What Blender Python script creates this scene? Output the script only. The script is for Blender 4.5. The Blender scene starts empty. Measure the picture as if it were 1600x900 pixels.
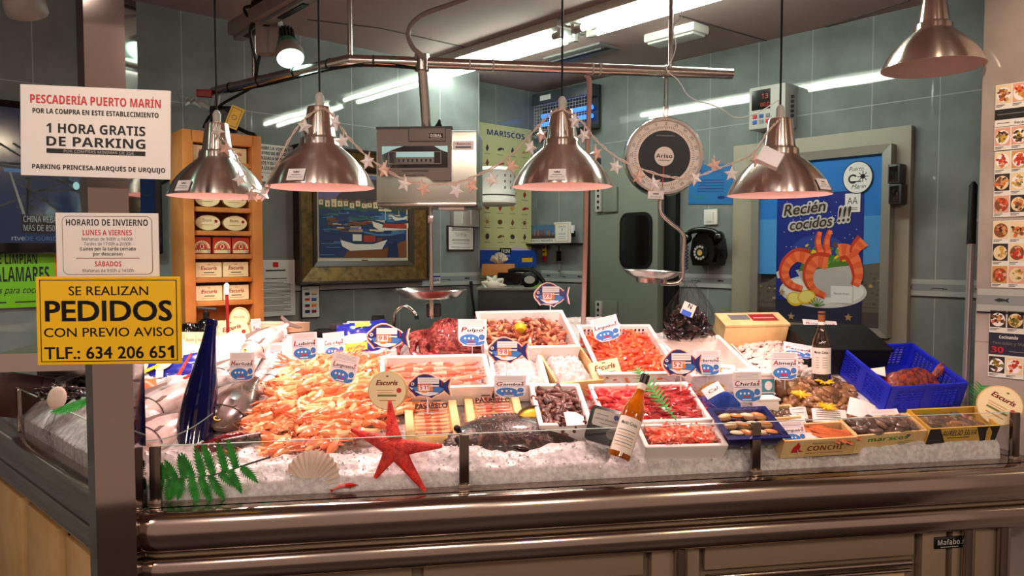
import bpy, bmesh, math, random
from mathutils import Vector, Matrix, Euler, noise
random.seed(7)
SC = bpy.context.scene
COL = SC.collection
R = math.radians

# ------------------------------------------------------------------ camera, world, lights, exposure
F = 1170.0
EYE = 1.6
PIT = math.atan(54 / F)
cam_d = bpy.data.cameras.new('camera')
cam_d.sensor_width = 36
cam_d.lens = 36 * F / 1600
cam_d.clip_start = 0.05
cam = bpy.data.objects.new('camera', cam_d)
COL.objects.link(cam)
cam.location = (0, 0, EYE)
cam.rotation_euler = (math.pi / 2 - PIT, 0, 0)
SC.camera = cam
SC.view_settings.view_transform = 'Standard'
SC.view_settings.look = 'None'
SC.view_settings.gamma = 1
SC.view_settings.use_curve_mapping = False
SC.view_settings.exposure = 0.0
world = bpy.data.worlds.new('market_hall_gloom')
SC.world = world
world.use_nodes = True
world.node_tree.nodes['Background'].inputs[0].default_value = (0.30, 0.20, 0.155, 1)
world.node_tree.nodes['Background'].inputs[1].default_value = 1.35
SC.cycles.max_bounces = 8
SC.cycles.transparent_max_bounces = 16
SC.cycles.sample_clamp_indirect = 4.0
SC.cycles.caustics_reflective = False
SC.cycles.caustics_refractive = False

LAMP_WATT = 23.0            # pendant lamps over the fish
LAMP_COL = (1.0, 0.65, 0.60)
TUBE_POWER = 42.0           # fluorescent tubes
TUBE_COL = (0.92, 1.0, 0.93)
SPOT_WATT = 22.0            # greenish track spots
def lamp(name, kind, loc, energy, col, size=.1, target=None, **kw):
    d = bpy.data.lights.new(name, kind)
    d.energy = energy
    d.color = col
    if kind == 'AREA':
        d.size = size
    else:
        d.shadow_soft_size = size
    for k, v in kw.items():
        setattr(d, k, v)
    o = bpy.data.objects.new(name, d)
    COL.objects.link(o)
    o.location = loc
    if target is not None:
        o.rotation_euler = (Vector(target) - Vector(loc)).to_track_quat('-Z', 'Y').to_euler()
    return o
# unseen market hall lamps behind the viewer, added and sized for fill and streaks
for _x, _y, _e, _c in ((-2.6, -1.0, 16, (1, .74, .66)), (-1.1, -1.8, 14, (1, .76, .68)), (.3, -1.3, 14, (1, .80, .66)), (1.5, -2.0, 14, (1, .82, .62)), (2.9, -1.2, 16, (1, .80, .55))):
    lamp('hall_light', 'AREA', (_x, _y, 2.9), _e * 1.25, _c, .26, (_x * .4, 2.2, 1.0))
for _x in (-1.25, -.55, .2, .95, 1.7):  # added spots, no lamps known here; aimed to streak the pendant shades
    lamp('added_streak_spot', 'SPOT', (_x, .55 + .1 * _x, 2.62), 20, (1, .82, .68), .03, (_x * .9, 2.25, 1.80), spot_size=R(50), spot_blend=.8)
lamp('hall_light', 'SPOT', (1.1, 1.55, 2.66), 42, (1, .78, .52), .05, (1.9, 2.1, 2.0), spot_size=R(80), spot_blend=.8)

# ------------------------------------------------------------------ pixel and plane helpers
_f = Vector((0, math.cos(PIT), -math.sin(PIT)))
_u = Vector((0, math.sin(PIT), math.cos(PIT)))
CAMP = Vector((0, 0, EYE))
def ray(px, py):
    return _f + Vector(((px - 800) / F, 0, 0)) + _u * ((450 - py) / F)
def at_y(px, py, Y):
    d = ray(px, py)
    return CAMP + d * (Y / d.y)
def at_z(px, py, z):
    d = ray(px, py)
    return CAMP + d * ((z - EYE) / d.z)
def hit(px, py, pl):
    P, N = pl
    d = ray(px, py)
    return CAMP + d * ((P - CAMP).dot(N) / d.dot(N))
def V3(x, y, z=0.0):
    return Vector((x, y, z))
def basis(o, x, y, z):
    m = Matrix.Identity(4)
    for i, a in enumerate((x, y, z)):
        m[0][i], m[1][i], m[2][i] = a
    m[0][3], m[1][3], m[2][3] = o
    return m
def face(o, n, roll=0.0, up=(0, 0, 1)):           # local z looks along n, local y is up
    z = Vector(n).normalized()
    x = Vector(up).cross(z).normalized()
    y = z.cross(x)
    return basis(o, x, y, z) @ Matrix.Rotation(roll, 4, 'Z')
def T(x=0, y=0, z=0):
    return Matrix.Translation((x, y, z))
def RX(a): return Matrix.Rotation(a, 4, 'X')
def RY(a): return Matrix.Rotation(a, 4, 'Y')
def RZ(a): return Matrix.Rotation(a, 4, 'Z')
def S(x, y=None, z=None):
    y = x if y is None else y
    z = x if z is None else z
    return Matrix.Diagonal((x, y, z, 1))
# walls: the two walls meet behind the stall; the counter front cuts the corner
LD, LN = V3(.743, .669), V3(.669, -.743)
RD, RN = V3(.669, -.743), V3(-.743, -.669)
LP, RP = V3(-1.7, 3.27), V3(.17, 5.2)
LWALL, RWALL = (LP, LN), (RP, RN)
RECESS = (LP - LN * .176, LN)
PIERP = V3(1.534, 2.47)
PIER = (PIERP, RN)
CEIL = 2.7
# counter: A is the corner of the glass, U along the front, V into the stall
A = V3(-.915, 1.83)
U, V = V3(.9863, .165), V3(-.165, .9863)
FD, FN = V3(-.724, .69), V3(.69, .724)
def C(u, v, z=0):
    return A + U * u + V * v + V3(0, 0, z)
SL = .40
BT = math.atan(SL)
BO = C(0, .05, 1.0)
BW = (V * math.cos(BT) + V3(0, 0, math.sin(BT)))
BN = U.cross(BW)
def bed(px, py, h=0.0):
    return hit(px, py, (BO + BN * h, BN))
def bedm(p, yaw=0.0):                             # frame lying on the sloping bed
    return basis(p, U, BW, BN) @ RZ(yaw)
def uv(p):
    d = p - A
    return d.dot(U), d.dot(V)

# ------------------------------------------------------------------ materials
MATS = {}
def lin(c):
    return tuple(((v / 255) / 12.92 if v / 255 <= .04045 else ((v / 255 + .055) / 1.055) ** 2.4) for v in c)
def mat(name, rgb, rough=.5, metal=0.0, emit=0.0, coat=0.0, trans=0.0, noise=None, bump=None, rand=None, aniso=0.0, sss=0.0, spec=.5, ior=1.45, alpha=1.0):
    if name in MATS:
        return name
    m = bpy.data.materials.new(name)
    m.use_nodes = True
    nt = m.node_tree
    b = nt.nodes['Principled BSDF']
    col = (*lin(rgb), 1)
    I = b.inputs
    I['Base Color'].default_value = col
    I['Roughness'].default_value = rough
    I['Metallic'].default_value = metal
    I['Specular IOR Level'].default_value = spec
    I['IOR'].default_value = ior
    I['Coat Weight'].default_value = coat
    I['Coat Roughness'].default_value = .08
    I['Transmission Weight'].default_value = trans
    I['Alpha'].default_value = alpha
    if sss:
        I['Subsurface Weight'].default_value = sss
        I['Subsurface Radius'].default_value = (.02, .012, .01)
        I['Subsurface Scale'].default_value = .6
    if emit:
        I['Emission Color'].default_value = col
        I['Emission Strength'].default_value = emit
    src = None
    tc = nt.nodes.new('ShaderNodeTexCoord')
    if noise:
        sc, rgb2, lo, hi = noise
        n = nt.nodes.new('ShaderNodeTexNoise')
        n.inputs['Scale'].default_value = sc
        n.inputs['Detail'].default_value = 4
        nt.links.new(tc.outputs['Object'], n.inputs['Vector'])
        rp = nt.nodes.new('ShaderNodeValToRGB')
        rp.color_ramp.elements[0].position = lo
        rp.color_ramp.elements[1].position = hi
        rp.color_ramp.elements[0].color = col
        rp.color_ramp.elements[1].color = (*lin(rgb2), 1)
        nt.links.new(n.outputs['Fac'], rp.inputs['Fac'])
        src = rp.outputs['Color']
    if rand:
        oi = nt.nodes.new('ShaderNodeObjectInfo')
        mx = nt.nodes.new('ShaderNodeMix')
        mx.data_type = 'RGBA'
        mx.inputs['A'].default_value = col
        mx.inputs['B'].default_value = (*lin(rand), 1)
        if src is not None:
            nt.links.new(src, mx.inputs['A'])
        nt.links.new(oi.outputs['Random'], mx.inputs['Factor'])
        src = mx.outputs['Result']
    if src is not None:
        nt.links.new(src, I['Base Color'])
    if bump:
        n = nt.nodes.new('ShaderNodeTexNoise')
        n.inputs['Scale'].default_value = bump[0]
        n.inputs['Detail'].default_value = 3
        nt.links.new(tc.outputs['Object'], n.inputs['Vector'])
        bp = nt.nodes.new('ShaderNodeBump')
        bp.inputs['Strength'].default_value = bump[1]
        bp.inputs['Distance'].default_value = bump[2] if len(bump) > 2 else .01
        nt.links.new(n.outputs['Fac'], bp.inputs['Height'])
        nt.links.new(bp.outputs['Normal'], I['Normal'])
    if aniso:
        I['Anisotropic'].default_value = aniso
        I['Anisotropic Rotation'].default_value = .25
        tg = nt.nodes.new('ShaderNodeTangent')
        tg.direction_type = 'RADIAL'
        tg.axis = 'Z'
        nt.links.new(tg.outputs['Tangent'], I['Tangent'])
    MATS[name] = m
    return name
def glassmat(name, tint=(1, 1, 1), gl=.06):
    m = bpy.data.materials.new(name)
    m.use_nodes = True
    nt = m.node_tree
    nt.nodes.remove(nt.nodes['Principled BSDF'])
    out = nt.nodes['Material Output']
    t = nt.nodes.new('ShaderNodeBsdfTransparent')
    t.inputs[0].default_value = (*tint, 1)
    g = nt.nodes.new('ShaderNodeBsdfGlossy')
    g.inputs['Roughness'].default_value = .02
    fr = nt.nodes.new('ShaderNodeFresnel')
    fr.inputs['IOR'].default_value = 1.0 + gl * 7
    mx = nt.nodes.new('ShaderNodeMixShader')
    ge = nt.nodes.new('ShaderNodeNewGeometry')
    iv = nt.nodes.new('ShaderNodeMath')
    iv.operation = 'SUBTRACT'
    iv.inputs[0].default_value = 1.0
    nt.links.new(ge.outputs['Backfacing'], iv.inputs[1])
    ml = nt.nodes.new('ShaderNodeMath')
    ml.operation = 'MULTIPLY'
    nt.links.new(iv.outputs[0], ml.inputs[0])
    nt.links.new(fr.outputs[0], ml.inputs[1])
    nt.links.new(ml.outputs[0], mx.inputs[0])
    nt.links.new(t.outputs[0], mx.inputs[1])
    nt.links.new(g.outputs[0], mx.inputs[2])
    nt.links.new(mx.outputs[0], out.inputs['Surface'])
    MATS[name] = m
    return name
def tilemat(name, rgb, grout, tw, th, ox, oy, rough=.03):
    mat(name, rgb, rough, noise=(5, tuple(int(v * .86) for v in rgb), .35, .7), spec=.6)
    m = MATS[name]
    nt = m.node_tree
    b = nt.nodes['Principled BSDF']
    tc = nt.nodes.new('ShaderNodeTexCoord')
    sp = nt.nodes.new('ShaderNodeSeparateXYZ')
    nt.links.new(tc.outputs['Object'], sp.inputs[0])
    def mth(op, a, v):
        n = nt.nodes.new('ShaderNodeMath')
        n.operation = op
        for i, q in enumerate((a, v)):
            if q is None:
                continue
            if isinstance(q, (int, float)):
                n.inputs[i].default_value = q
            else:
                nt.links.new(q, n.inputs[i])
        return n.outputs[0]
    def line(axis, size, off, wd):
        q = mth('SUBTRACT', sp.outputs[axis], off)
        q = mth('DIVIDE', q, size)
        q = mth('FRACT', q, None)
        q = mth('SUBTRACT', q, .5)
        q = mth('ABSOLUTE', q, None)
        return mth('GREATER_THAN', q, .5 - wd / size / 2)
    g = mth('MAXIMUM', line(0, tw, ox, .004), line(1, th, oy, .004))
    src = b.inputs['Base Color'].links[0].from_socket
    mx = nt.nodes.new('ShaderNodeMix')
    mx.data_type = 'RGBA'
    nt.links.new(g, mx.inputs['Factor'])
    nt.links.new(src, mx.inputs['A'])
    mx.inputs['B'].default_value = (*lin(grout), 1)
    nt.links.new(mx.outputs['Result'], b.inputs['Base Color'])
    n = nt.nodes.new('ShaderNodeTexNoise')
    n.inputs['Scale'].default_value = 3.0
    nt.links.new(tc.outputs['Object'], n.inputs['Vector'])
    bp = nt.nodes.new('ShaderNodeBump')
    bp.inputs['Strength'].default_value = .03
    bp.inputs['Distance'].default_value = .02
    nt.links.new(n.outputs['Fac'], bp.inputs['Height'])
    nt.links.new(bp.outputs['Normal'], b.inputs['Normal'])
    return name

# ------------------------------------------------------------------ mesh builder
_TXT = {}
import unicodedata
def sans(s, bold):
    o = []
    for c in s:
        if 'A' <= c <= 'Z': o.append(chr((0x1D5D4 if bold else 0x1D5A0) + ord(c) - 65))
        elif 'a' <= c <= 'z': o.append(chr((0x1D5EE if bold else 0x1D5BA) + ord(c) - 97))
        elif '0' <= c <= '9': o.append(chr((0x1D7EC if bold else 0x1D7E2) + ord(c) - 48))
        else: o.append(c)
    return ''.join(o)
def sans_mesh(s, bold):
    base, acc = '', []
    for c in s:
        d = unicodedata.normalize('NFD', c)
        if len(d) > 1 and d[0].isalpha():
            acc.append((len(base), d[1])); base += d[0]
        else:
            base += c
    vs, fs = text_mesh(sans(base, bold), 0, 0)
    vs, fs = list(vs), list(fs)
    xm = lambda t: max((v.x for v in text_mesh(sans(t, bold), 0, 0)[0]), default=0)
    for i, a in acc:
        x = (xm(base[:i + 1]) + xm(base[:i])) / 2 + .03
        y = .78 if base[i].isupper() else .60
        k = .03 if bold else .02
        P = [(x - k, y), (x + k, y), (x + .09 + k, y + .14), (x + .09 - k, y + .14)] if a == '\u0301' else [(x - .16, y), (x + .16, y), (x + .16, y + .06), (x - .16, y + .06)]
        n = len(vs); vs += [V3(*q) for q in P]; fs.append((n, n + 1, n + 2, n + 3))
    return vs, fs
def text_mesh(s, bold, shear):
    k = (s, bold, shear)
    if k not in _TXT:
        cu = bpy.data.curves.new('t', 'FONT')
        cu.body = s
        cu.size = 1
        cu.offset = bold
        cu.shear = shear
        cu.resolution_u = 3
        o = bpy.data.objects.new('t', cu)
        me = bpy.data.meshes.new_from_object(o)
        vs = [v.co.copy() for v in me.vertices]
        fs = [tuple(p.vertices) for p in me.polygons]
        bpy.data.objects.remove(o)
        bpy.data.meshes.remove(me)
        bpy.data.curves.remove(cu)
        _TXT[k] = (vs, fs)
    return _TXT[k]
class MB:
    def __init__(self):
        self.v, self.f, self.mi, self.mats = [], [], [], []
    def add(self, vs, fs, m, M=None):
        if m not in self.mats:
            self.mats.append(m)
        k = self.mats.index(m)
        n = len(self.v)
        if M is None:
            self.v += [tuple(p) for p in vs]
        else:
            self.v += [tuple(M @ Vector(p)) for p in vs]
        for q in fs:
            self.f.append(tuple(i + n for i in q))
            self.mi.append(k)
        return self
    def box(self, c, s, m, M=None, ch=0.0):
        x, y, z = s[0] / 2, s[1] / 2, s[2] / 2
        ch = min(ch, x * .98, y * .98, z * .98)
        B = T(*c) if M is None else M @ T(*c)
        if ch <= 0:
            vs = [(a * x, b * y, d * z) for a in (-1, 1) for b in (-1, 1) for d in (-1, 1)]
            fs = [(0, 1, 3, 2), (4, 6, 7, 5), (0, 4, 5, 1), (2, 3, 7, 6), (0, 2, 6, 4), (1, 5, 7, 3)]
            return self.add(vs, fs, m, B)
        bm = bmesh.new()
        bmesh.ops.create_cube(bm, size=1)
        for v in bm.verts:
            v.co = Vector((v.co.x * 2 * x, v.co.y * 2 * y, v.co.z * 2 * z))
        bmesh.ops.bevel(bm, geom=list(bm.edges), offset=ch, segments=2, profile=.6, affect='EDGES')
        bm.verts.index_update()
        vs = [v.co.copy() for v in bm.verts]
        fs = [tuple(q.index for q in f.verts) for f in bm.faces]
        bm.free()
        return self.add(vs, fs, m, B)
    def tube(self, pts, r, m, M=None, seg=8, caps=True, flat=1.0):
        pts = [Vector(p) for p in pts]
        n = len(pts)
        rs = r if isinstance(r, (list, tuple)) else [r] * n
        tg = [(pts[min(i + 1, n - 1)] - pts[max(i - 1, 0)]).normalized() for i in range(n)]
        up = Vector((0, 0, 1)) if abs(tg[0].z) < .9 else Vector((1, 0, 0))
        a = tg[0].cross(up).normalized()
        vs, fs = [], []
        for i in range(n):
            a = (a - tg[i] * a.dot(tg[i])).normalized()
            b = tg[i].cross(a)
            for k in range(seg):
                t = 2 * math.pi * k / seg
                vs.append(pts[i] + a * (rs[i] * math.cos(t)) + b * (rs[i] * flat * math.sin(t)))
        for i in range(n - 1):
            for k in range(seg):
                q = (k + 1) % seg
                fs.append((i * seg + k, i * seg + q, (i + 1) * seg + q, (i + 1) * seg + k))
        if caps:
            fs.append(tuple(range(seg - 1, -1, -1)))
            fs.append(tuple((n - 1) * seg + k for k in range(seg)))
        return self.add(vs, fs, m, M)
    def lathe(self, prof, m, M=None, seg=32, caps=True):
        n = len(prof)
        vs = [(r * math.cos(2 * math.pi * k / seg), r * math.sin(2 * math.pi * k / seg), z) for r, z in prof for k in range(seg)]
        fs = []
        for i in range(n - 1):
            for k in range(seg):
                q = (k + 1) % seg
                fs.append((i * seg + k, i * seg + q, (i + 1) * seg + q, (i + 1) * seg + k))
        if caps:
            if prof[0][0] > 1e-4:
                fs.append(tuple(range(seg - 1, -1, -1)))
            if prof[-1][0] > 1e-4:
                fs.append(tuple((n - 1) * seg + k for k in range(seg)))
        return self.add(vs, fs, m, M)
    def prism(self, poly, z0, z1, m, M=None, cap=None):
        n = len(poly)
        vs = [(x, y, z0) for x, y in poly] + [(x, y, z1) for x, y in poly]
        fs = [(i, (i + 1) % n, n + (i + 1) % n, n + i) for i in range(n)]
        fs.append(tuple(range(n - 1, -1, -1)))
        self.add(vs, fs, m, M)
        return self.add([(x, y, z1) for x, y in poly], [tuple(range(n))], cap or m, M)
    def flat(self, poly, z, m, M=None):
        return self.add([(x, y, z) for x, y in poly], [tuple(range(len(poly)))], m, M)
    def rect(self, x0, y0, x1, y1, z, m, M=None):
        return self.flat([(x0, y0), (x1, y0), (x1, y1), (x0, y1)], z, m, M)
    def disc(self, x, y, rx, ry, z, m, M=None, seg=24, rot=0.0):
        c, s = math.cos(rot), math.sin(rot)
        P = []
        for k in range(seg):
            a = 2 * math.pi * k / seg
            ex, ey = rx * math.cos(a), ry * math.sin(a)
            P.append((x + ex * c - ey * s, y + ex * s + ey * c))
        return self.flat(P, z, m, M)
    def ring(self, x, y, r0, r1, z, m, M=None, seg=32, a0=0, a1=2 * math.pi, sy=1.0):
        vs, fs = [], []
        for k in range(seg + 1):
            a = a0 + (a1 - a0) * k / seg
            vs += [(x + r0 * math.cos(a), y + r0 * sy * math.sin(a), z), (x + r1 * math.cos(a), y + r1 * sy * math.sin(a), z)]
        for k in range(seg):
            fs.append((2 * k, 2 * k + 1, 2 * k + 3, 2 * k + 2))
        return self.add(vs, fs, m, M)
    def grid(self, fn, nu, nv, m, M=None, wrap=False):
        vs = [fn(i / nu, j / nv) for i in range(nu + (0 if wrap else 1)) for j in range(nv + 1)]
        fs = []
        for i in range(nu):
            i2 = (i + 1) % nu if wrap else i + 1
            for j in range(nv):
                fs.append((i * (nv + 1) + j, i2 * (nv + 1) + j, i2 * (nv + 1) + j + 1, i * (nv + 1) + j + 1))
        return self.add(vs, fs, m, M)
    def ball(self, c, r, m, M=None, seg=12, rings=8):
        def fn(a, b):
            t, p = a * 2 * math.pi, (b - .5) * math.pi
            return (c[0] + r[0] * math.cos(t) * math.cos(p), c[1] + r[1] * math.sin(t) * math.cos(p), c[2] + r[2] * math.sin(p))
        return self.grid(fn, seg, rings, m, M, wrap=True)
    def text(self, s, x, y, h, m, z=.001, w=None, al='C', bold=.0, shear=0.0, M=None, gill=False):
        if shear == 0 and bold < .1 and not gill:
            vs, fs = sans_mesh(s, bold > 0)
        else:
            vs, fs = text_mesh(s.replace('1', '\U0001D7ED'), 0, shear)
            if bold > .06:
                n, V0, F0 = len(vs), vs, fs
                vs, fs = [], []
                for i in range(12):
                    a = i * .5236
                    vs += [v + V3(math.cos(a) * bold * .75, math.sin(a) * bold * .75) for v in V0]; fs += [tuple(q + i * n for q in f) for f in F0]
            elif 0 < bold <= .06:
                n, V0, F0 = len(vs), vs, fs
                vs, fs = [], []
                for i, (a, c) in enumerate(((-1, -1), (1, -1), (1, 1), (-1, 1))):
                    vs += [v + V3(a * bold * .7, c * bold * .5) for v in V0]; fs += [tuple(q + i * n for q in f) for f in F0]
        if not vs:
            return self
        x0, x1 = min(v.x for v in vs), max(v.x for v in vs)
        k = h / .72
        kx = k if w is None else w / (x1 - x0)
        ox = {'C': (x0 + x1) / 2, 'L': x0, 'R': x1}[al]
        return self.add([(x + (v.x - ox) * kx, y + v.y * k, z) for v in vs], fs, m, M)
    def obj(self, name, parent=None, M=None, smooth=True, ang=38):
        me = bpy.data.meshes.new(name)
        me.from_pydata(self.v, [], self.f)
        for k in self.mats:
            me.materials.append(MATS[k])
        me.polygons.foreach_set('material_index', self.mi)
        if smooth:
            me.polygons.foreach_set('use_smooth', [True] * len(self.f))
            me.update()
            me.set_sharp_from_angle(angle=R(ang))
        me.update()
        o = bpy.data.objects.new(name, me)
        COL.objects.link(o)
        if parent is not None:
            o.parent = parent
        if M is not None:
            o.matrix_local = M
        return o
def empty(name, M=None):
    o = bpy.data.objects.new(name, None)
    o.empty_display_size = .05
    COL.objects.link(o)
    if M is not None:
        o.matrix_world = M
    return o
def tag(o, label=None, cat=None, group=None, kind=None):
    if label: o['label'] = label
    if cat: o['category'] = cat
    if group: o['group'] = group
    if kind: o['kind'] = kind
    return o
def thing(name, label, cat, M=None, group=None):
    return tag(empty(name, M), label, cat, group)
KIDS = {}
def copy_tree(o, M=None, label=None, group=None, parent=None):
    c = o.copy()
    COL.objects.link(c)
    if parent is not None:
        c.parent = parent
    if M is not None:
        c.matrix_world = M
    if label: c['label'] = label
    if group: c['group'] = group
    for ch in o.children:
        copy_tree(ch, parent=c)
    return c
def struct(o):
    o['kind'] = 'structure'
    return o
def wrect(pl, x0, y0, x1, y1, off=0.0):
    P, N = pl
    p2 = (P + N * off, N)
    xm, ym = (x0 + x1) / 2, (y0 + y1) / 2
    a, b = hit(x0, ym, p2), hit(x1, ym, p2)
    c = (a + b) / 2
    t, d = hit(xm, y0, p2), hit(xm, y1, p2)
    c.z = (t.z + d.z) / 2
    return face(c, N), (b - a).length, abs(t.z - d.z)
def lerp(a, b, t):
    return a + (b - a) * t
def smooth_path(pts, n=6):
    pts = [Vector(p) for p in pts]
    P = [pts[0]] + pts + [pts[-1]]
    out = []
    for i in range(1, len(P) - 2):
        for k in range(n):
            t = k / n
            a, b, c, d = P[i - 1], P[i], P[i + 1], P[i + 2]
            out.append(.5 * ((2 * b) + (c - a) * t + (2 * a - 5 * b + 4 * c - d) * t * t + (3 * b - a - 3 * c + d) * t ** 3))
    out.append(pts[-1])
    return out
def inpoly(x, y, P):
    r = False
    j = len(P) - 1
    for i in range(len(P)):
        if (P[i][1] > y) != (P[j][1] > y) and x < (P[j][0] - P[i][0]) * (y - P[i][1]) / (P[j][1] - P[i][1]) + P[i][0]:
            r = not r
        j = i
    return r

# common materials
mat('steel', (200, 192, 186), .22, 1.0, bump=(40, .02))
mat('steel_mirror', (170, 158, 152), .06, 1.0)
mat('rail_steel', (178, 165, 155), .16, 1.0)
mat('chrome', (225, 222, 220), .05, 1.0)
mat('brushed', (250, 238, 230), .24, 1.0, aniso=.9)
mat('black', (12, 11, 12), .55, spec=.3)
mat('black_gloss', (10, 10, 11), .12, coat=.4)
mat('dark_grey', (48, 48, 50), .5)
mat('mid_grey', (120, 118, 116), .5)
mat('grey_plastic', (132, 122, 116), .45)
mat('light_grey', (182, 180, 174), .5)
mat('white', (232, 228, 222), .5)
mat('paper', (228, 226, 222), .6)
mat('card_white', (240, 236, 238), .45)
mat('cream', (232, 218, 178), .5)
mat('yellow', (244, 196, 10), .4)
mat('red', (196, 30, 36), .45)
mat('dark_red', (150, 22, 30), .45)
mat('blue', (26, 72, 170), .4)
mat('fish_blue', (58, 122, 196), .45)
mat('navy', (24, 32, 110), .4)
mat('deep_blue', (20, 34, 160), .3)
mat('orange', (240, 130, 30), .45)
mat('green', (30, 130, 40), .45)
mat('lime', (120, 190, 20), .5)
mat('ink', (22, 20, 22), .6)
mat('ink_grey', (110, 105, 108), .6)
mat('wood', (205, 160, 100), .5, noise=(9, (186, 138, 80), .4, .65))
mat('shelf_wood', (204, 132, 66), .45, noise=(7, (184, 112, 52), .4, .65))
mat('pale_wood', (228, 196, 140), .55, noise=(10, (210, 172, 114), .4, .65))
mat('foam', (240, 232, 228), .55, bump=(120, .1, .004))
# ------------------------------------------------------------------ the room
tilemat('tile_wall', (134, 140, 140), (166, 170, 170), .291, .81, .849 - .291 * 3 + 3.0, 2.286 - .81 * 2)
tilemat('tile_wall_r', (134, 140, 140), (166, 170, 170), .291, .81, 1.962 - .291 * 3 + 3.0, 2.29 - .81 * 2)
tilemat('tile_pier', (176, 164, 160), (150, 140, 138), .36, .62, .30, 1.31)
mat('ceiling', (176, 152, 146), .8)
mat('floor_dark', (60, 46, 38), .4, noise=(3, (46, 36, 30), .4, .6))
mat('frieze', (176, 178, 178), .25)
mat('frieze_band', (140, 146, 152), .25)
def wall(name, P, D, N, t0, t1, z0, z1, m, th=.1):
    # local x along the wall, y up, z into the room
    b = MB()
    b.box(((t0 + t1) / 2 + 3.0, (z0 + z1) / 2, -th / 2), (t1 - t0, z1 - z0, th), m)
    x = V3(0, 0, 1).cross(N)
    s = 1 if x.dot(D) > 0 else -1
    o = P + D * (-3.0)
    o.z = 0
    return struct(b.obj(name, None, basis(o, D * s if s > 0 else D, V3(0, 0, 1), N), smooth=False))
wall('wall_left', LP, LD, LN, -2.6, 2.022, 0, CEIL, 'tile_wall', .17)
wall('wall_back', LP - LN * .176, LD, LN, 2.0, 2.70, 0, CEIL, 'tile_wall')
wall('wall_right', RP, RD, RN, 0, 3.6, 0, CEIL, 'tile_wall_r')
wall('wall_pier', PIERP, RD, RN, 0, 1.6, 0, CEIL, 'tile_pier', .12)
b = MB()
b.box((0, 2.6, -.05), (9, 8.4, .1), 'floor_dark')
struct(b.obj('floor', smooth=False))
b = MB()
b.box((0, 2.9, CEIL + .05), (9, 6.6, .1), 'ceiling')
struct(b.obj('ceiling', smooth=False))
# joints between the ceiling boards
mat('joint', (92, 78, 74), .8)
def ceil_strip(p0, p1, w=.006):
    a, c = at_z(*p0, CEIL), at_z(*p1, CEIL)
    b = MB()
    d = (c - a)
    L = d.length
    M = basis((a + c) / 2, d.normalized(), V3(0, 0, 1).cross(d.normalized()), V3(0, 0, 1))
    b.box((0, 0, -.002), (L, w, .004), 'joint', M)
    return struct(b.obj('trim_1', smooth=False))
ceil_strip((592, 43), (725, 73))
ceil_strip((1062, 24), (1200, 64))
ceil_strip((1290, 41), (1420, 0))
ceil_strip((480, 30), (592, 43))
# the frieze that runs round the walls
def frieze(n, P, D, N, t0, t1, z0=1.405, z1=1.485):
    b = MB()
    h = z1 - z0
    L = t1 - t0
    b.box((L / 2, h / 2, .002), (L, h, .004), 'frieze')
    b.rect(0, h * .36, L, h * .74, .0045, 'frieze_band')
    b.rect(0, .0, L, h * .07, .0046, 'ink')
    x = .07
    while x < L - .06:
        k = .022
        y = h * .55
        b.flat([(x - k, y), (x - k * .3, y + .007), (x + k * .5, y + .003), (x + k, y + .009), (x + k * .8, y), (x + k, y - .008), (x + k * .4, y - .003), (x - k * .4, y - .006)], .0048, 'dark_grey')
        b.rect(x + .10, y - .004, x + .15, y - .001, .0048, 'dark_grey')
        b.rect(x + .145, y - .008, x + .165, y - .003, .0048, 'dark_grey')
        x += .291
    o = P + D * t0
    o.z = z0
    struct(b.obj('trim_%d' % n, None, basis(o, D, V3(0, 0, 1), N), smooth=False))
frieze(2, LP, LD, LN, .1, 2.02)
frieze(3, LP - LN * .176, LD, LN, 2.03, 2.67)
frieze(4, RP, RD, RN, .05, .55)
frieze(5, RP, RD, RN, 1.10, 1.66)
frieze(6, RP, RD, RN, 2.36, 2.80)
frieze(7, PIERP, RD, RN, .004, 1.0)
# ------------------------------------------------------------------ the counter
mat('panel_beige', (206, 176, 140), .4, noise=(5, (192, 158, 120), .4, .65))
mat('panel_grey', (150, 132, 112), .35, .3)
mat('panel_wood', (220, 184, 128), .45, noise=(6, (204, 164, 106), .4, .65))
glassmat('glass', (.98, .985, .98), .06)
mat('glass_edge', (176, 196, 186), .2)
RAILP = []
def rail_profile(zc, hh, out, back):
    # (outward, z): rounded nose
    P = [(-back, zc - hh), (out - hh * .55, zc - hh)]
    for k in range(9):
        a = -math.pi / 2 + math.pi * k / 8
        P.append((out - hh * .55 + hh * .55 * math.cos(a), zc + hh * math.sin(a)))
    P += [(-back, zc + hh)]
    return P
def sweep(b, prof, path, m):
    # path: list of (point, outward normal); prof in (outward, z)
    n = len(prof)
    vs, fs = [], []
    for p, o in path:
        for x, z in prof:
            q = p + o * x
            vs.append((q.x, q.y, z))
    for i in range(len(path) - 1):
        for k in range(n):
            q = (k + 1) % n
            fs.append((i * n + k, (i + 1) * n + k, (i + 1) * n + q, i * n + q))
    fs.append(tuple(range(n)))
    fs.append(tuple((len(path) - 1) * n + k for k in range(n - 1, -1, -1)))
    b.add(vs, fs, m)
counter = thing('fish_counter', 'long stainless steel fish counter with low glass front and rounded double rails', 'counter', T(*C(1.2, .3, 0)))
ci = counter.matrix_world.inverted()
UE = 2.52
def fpath(u0, u1, off=0):
    # along the front, with a rounded turn at both ends
    P = []
    r = .05
    for k in range(7):
        a = math.pi / 2 * (1 - k / 6)
        o = -V * math.cos(a) - U * math.sin(a)
        P.append((C(u0 + r, r), o))
    P.append((C(u1 - r, r), -V))
    for k in range(1, 7):
        a = math.pi / 2 * k / 6
        P.append((C(u1 - r, r), -V * math.cos(a) + U * math.sin(a)))
    P.append((C(u1 - r, r + .4), U))
    return P
b = MB()
sweep(b, rail_profile(.918, .052, .115, .02), fpath(0, UE), 'rail_steel')
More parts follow.
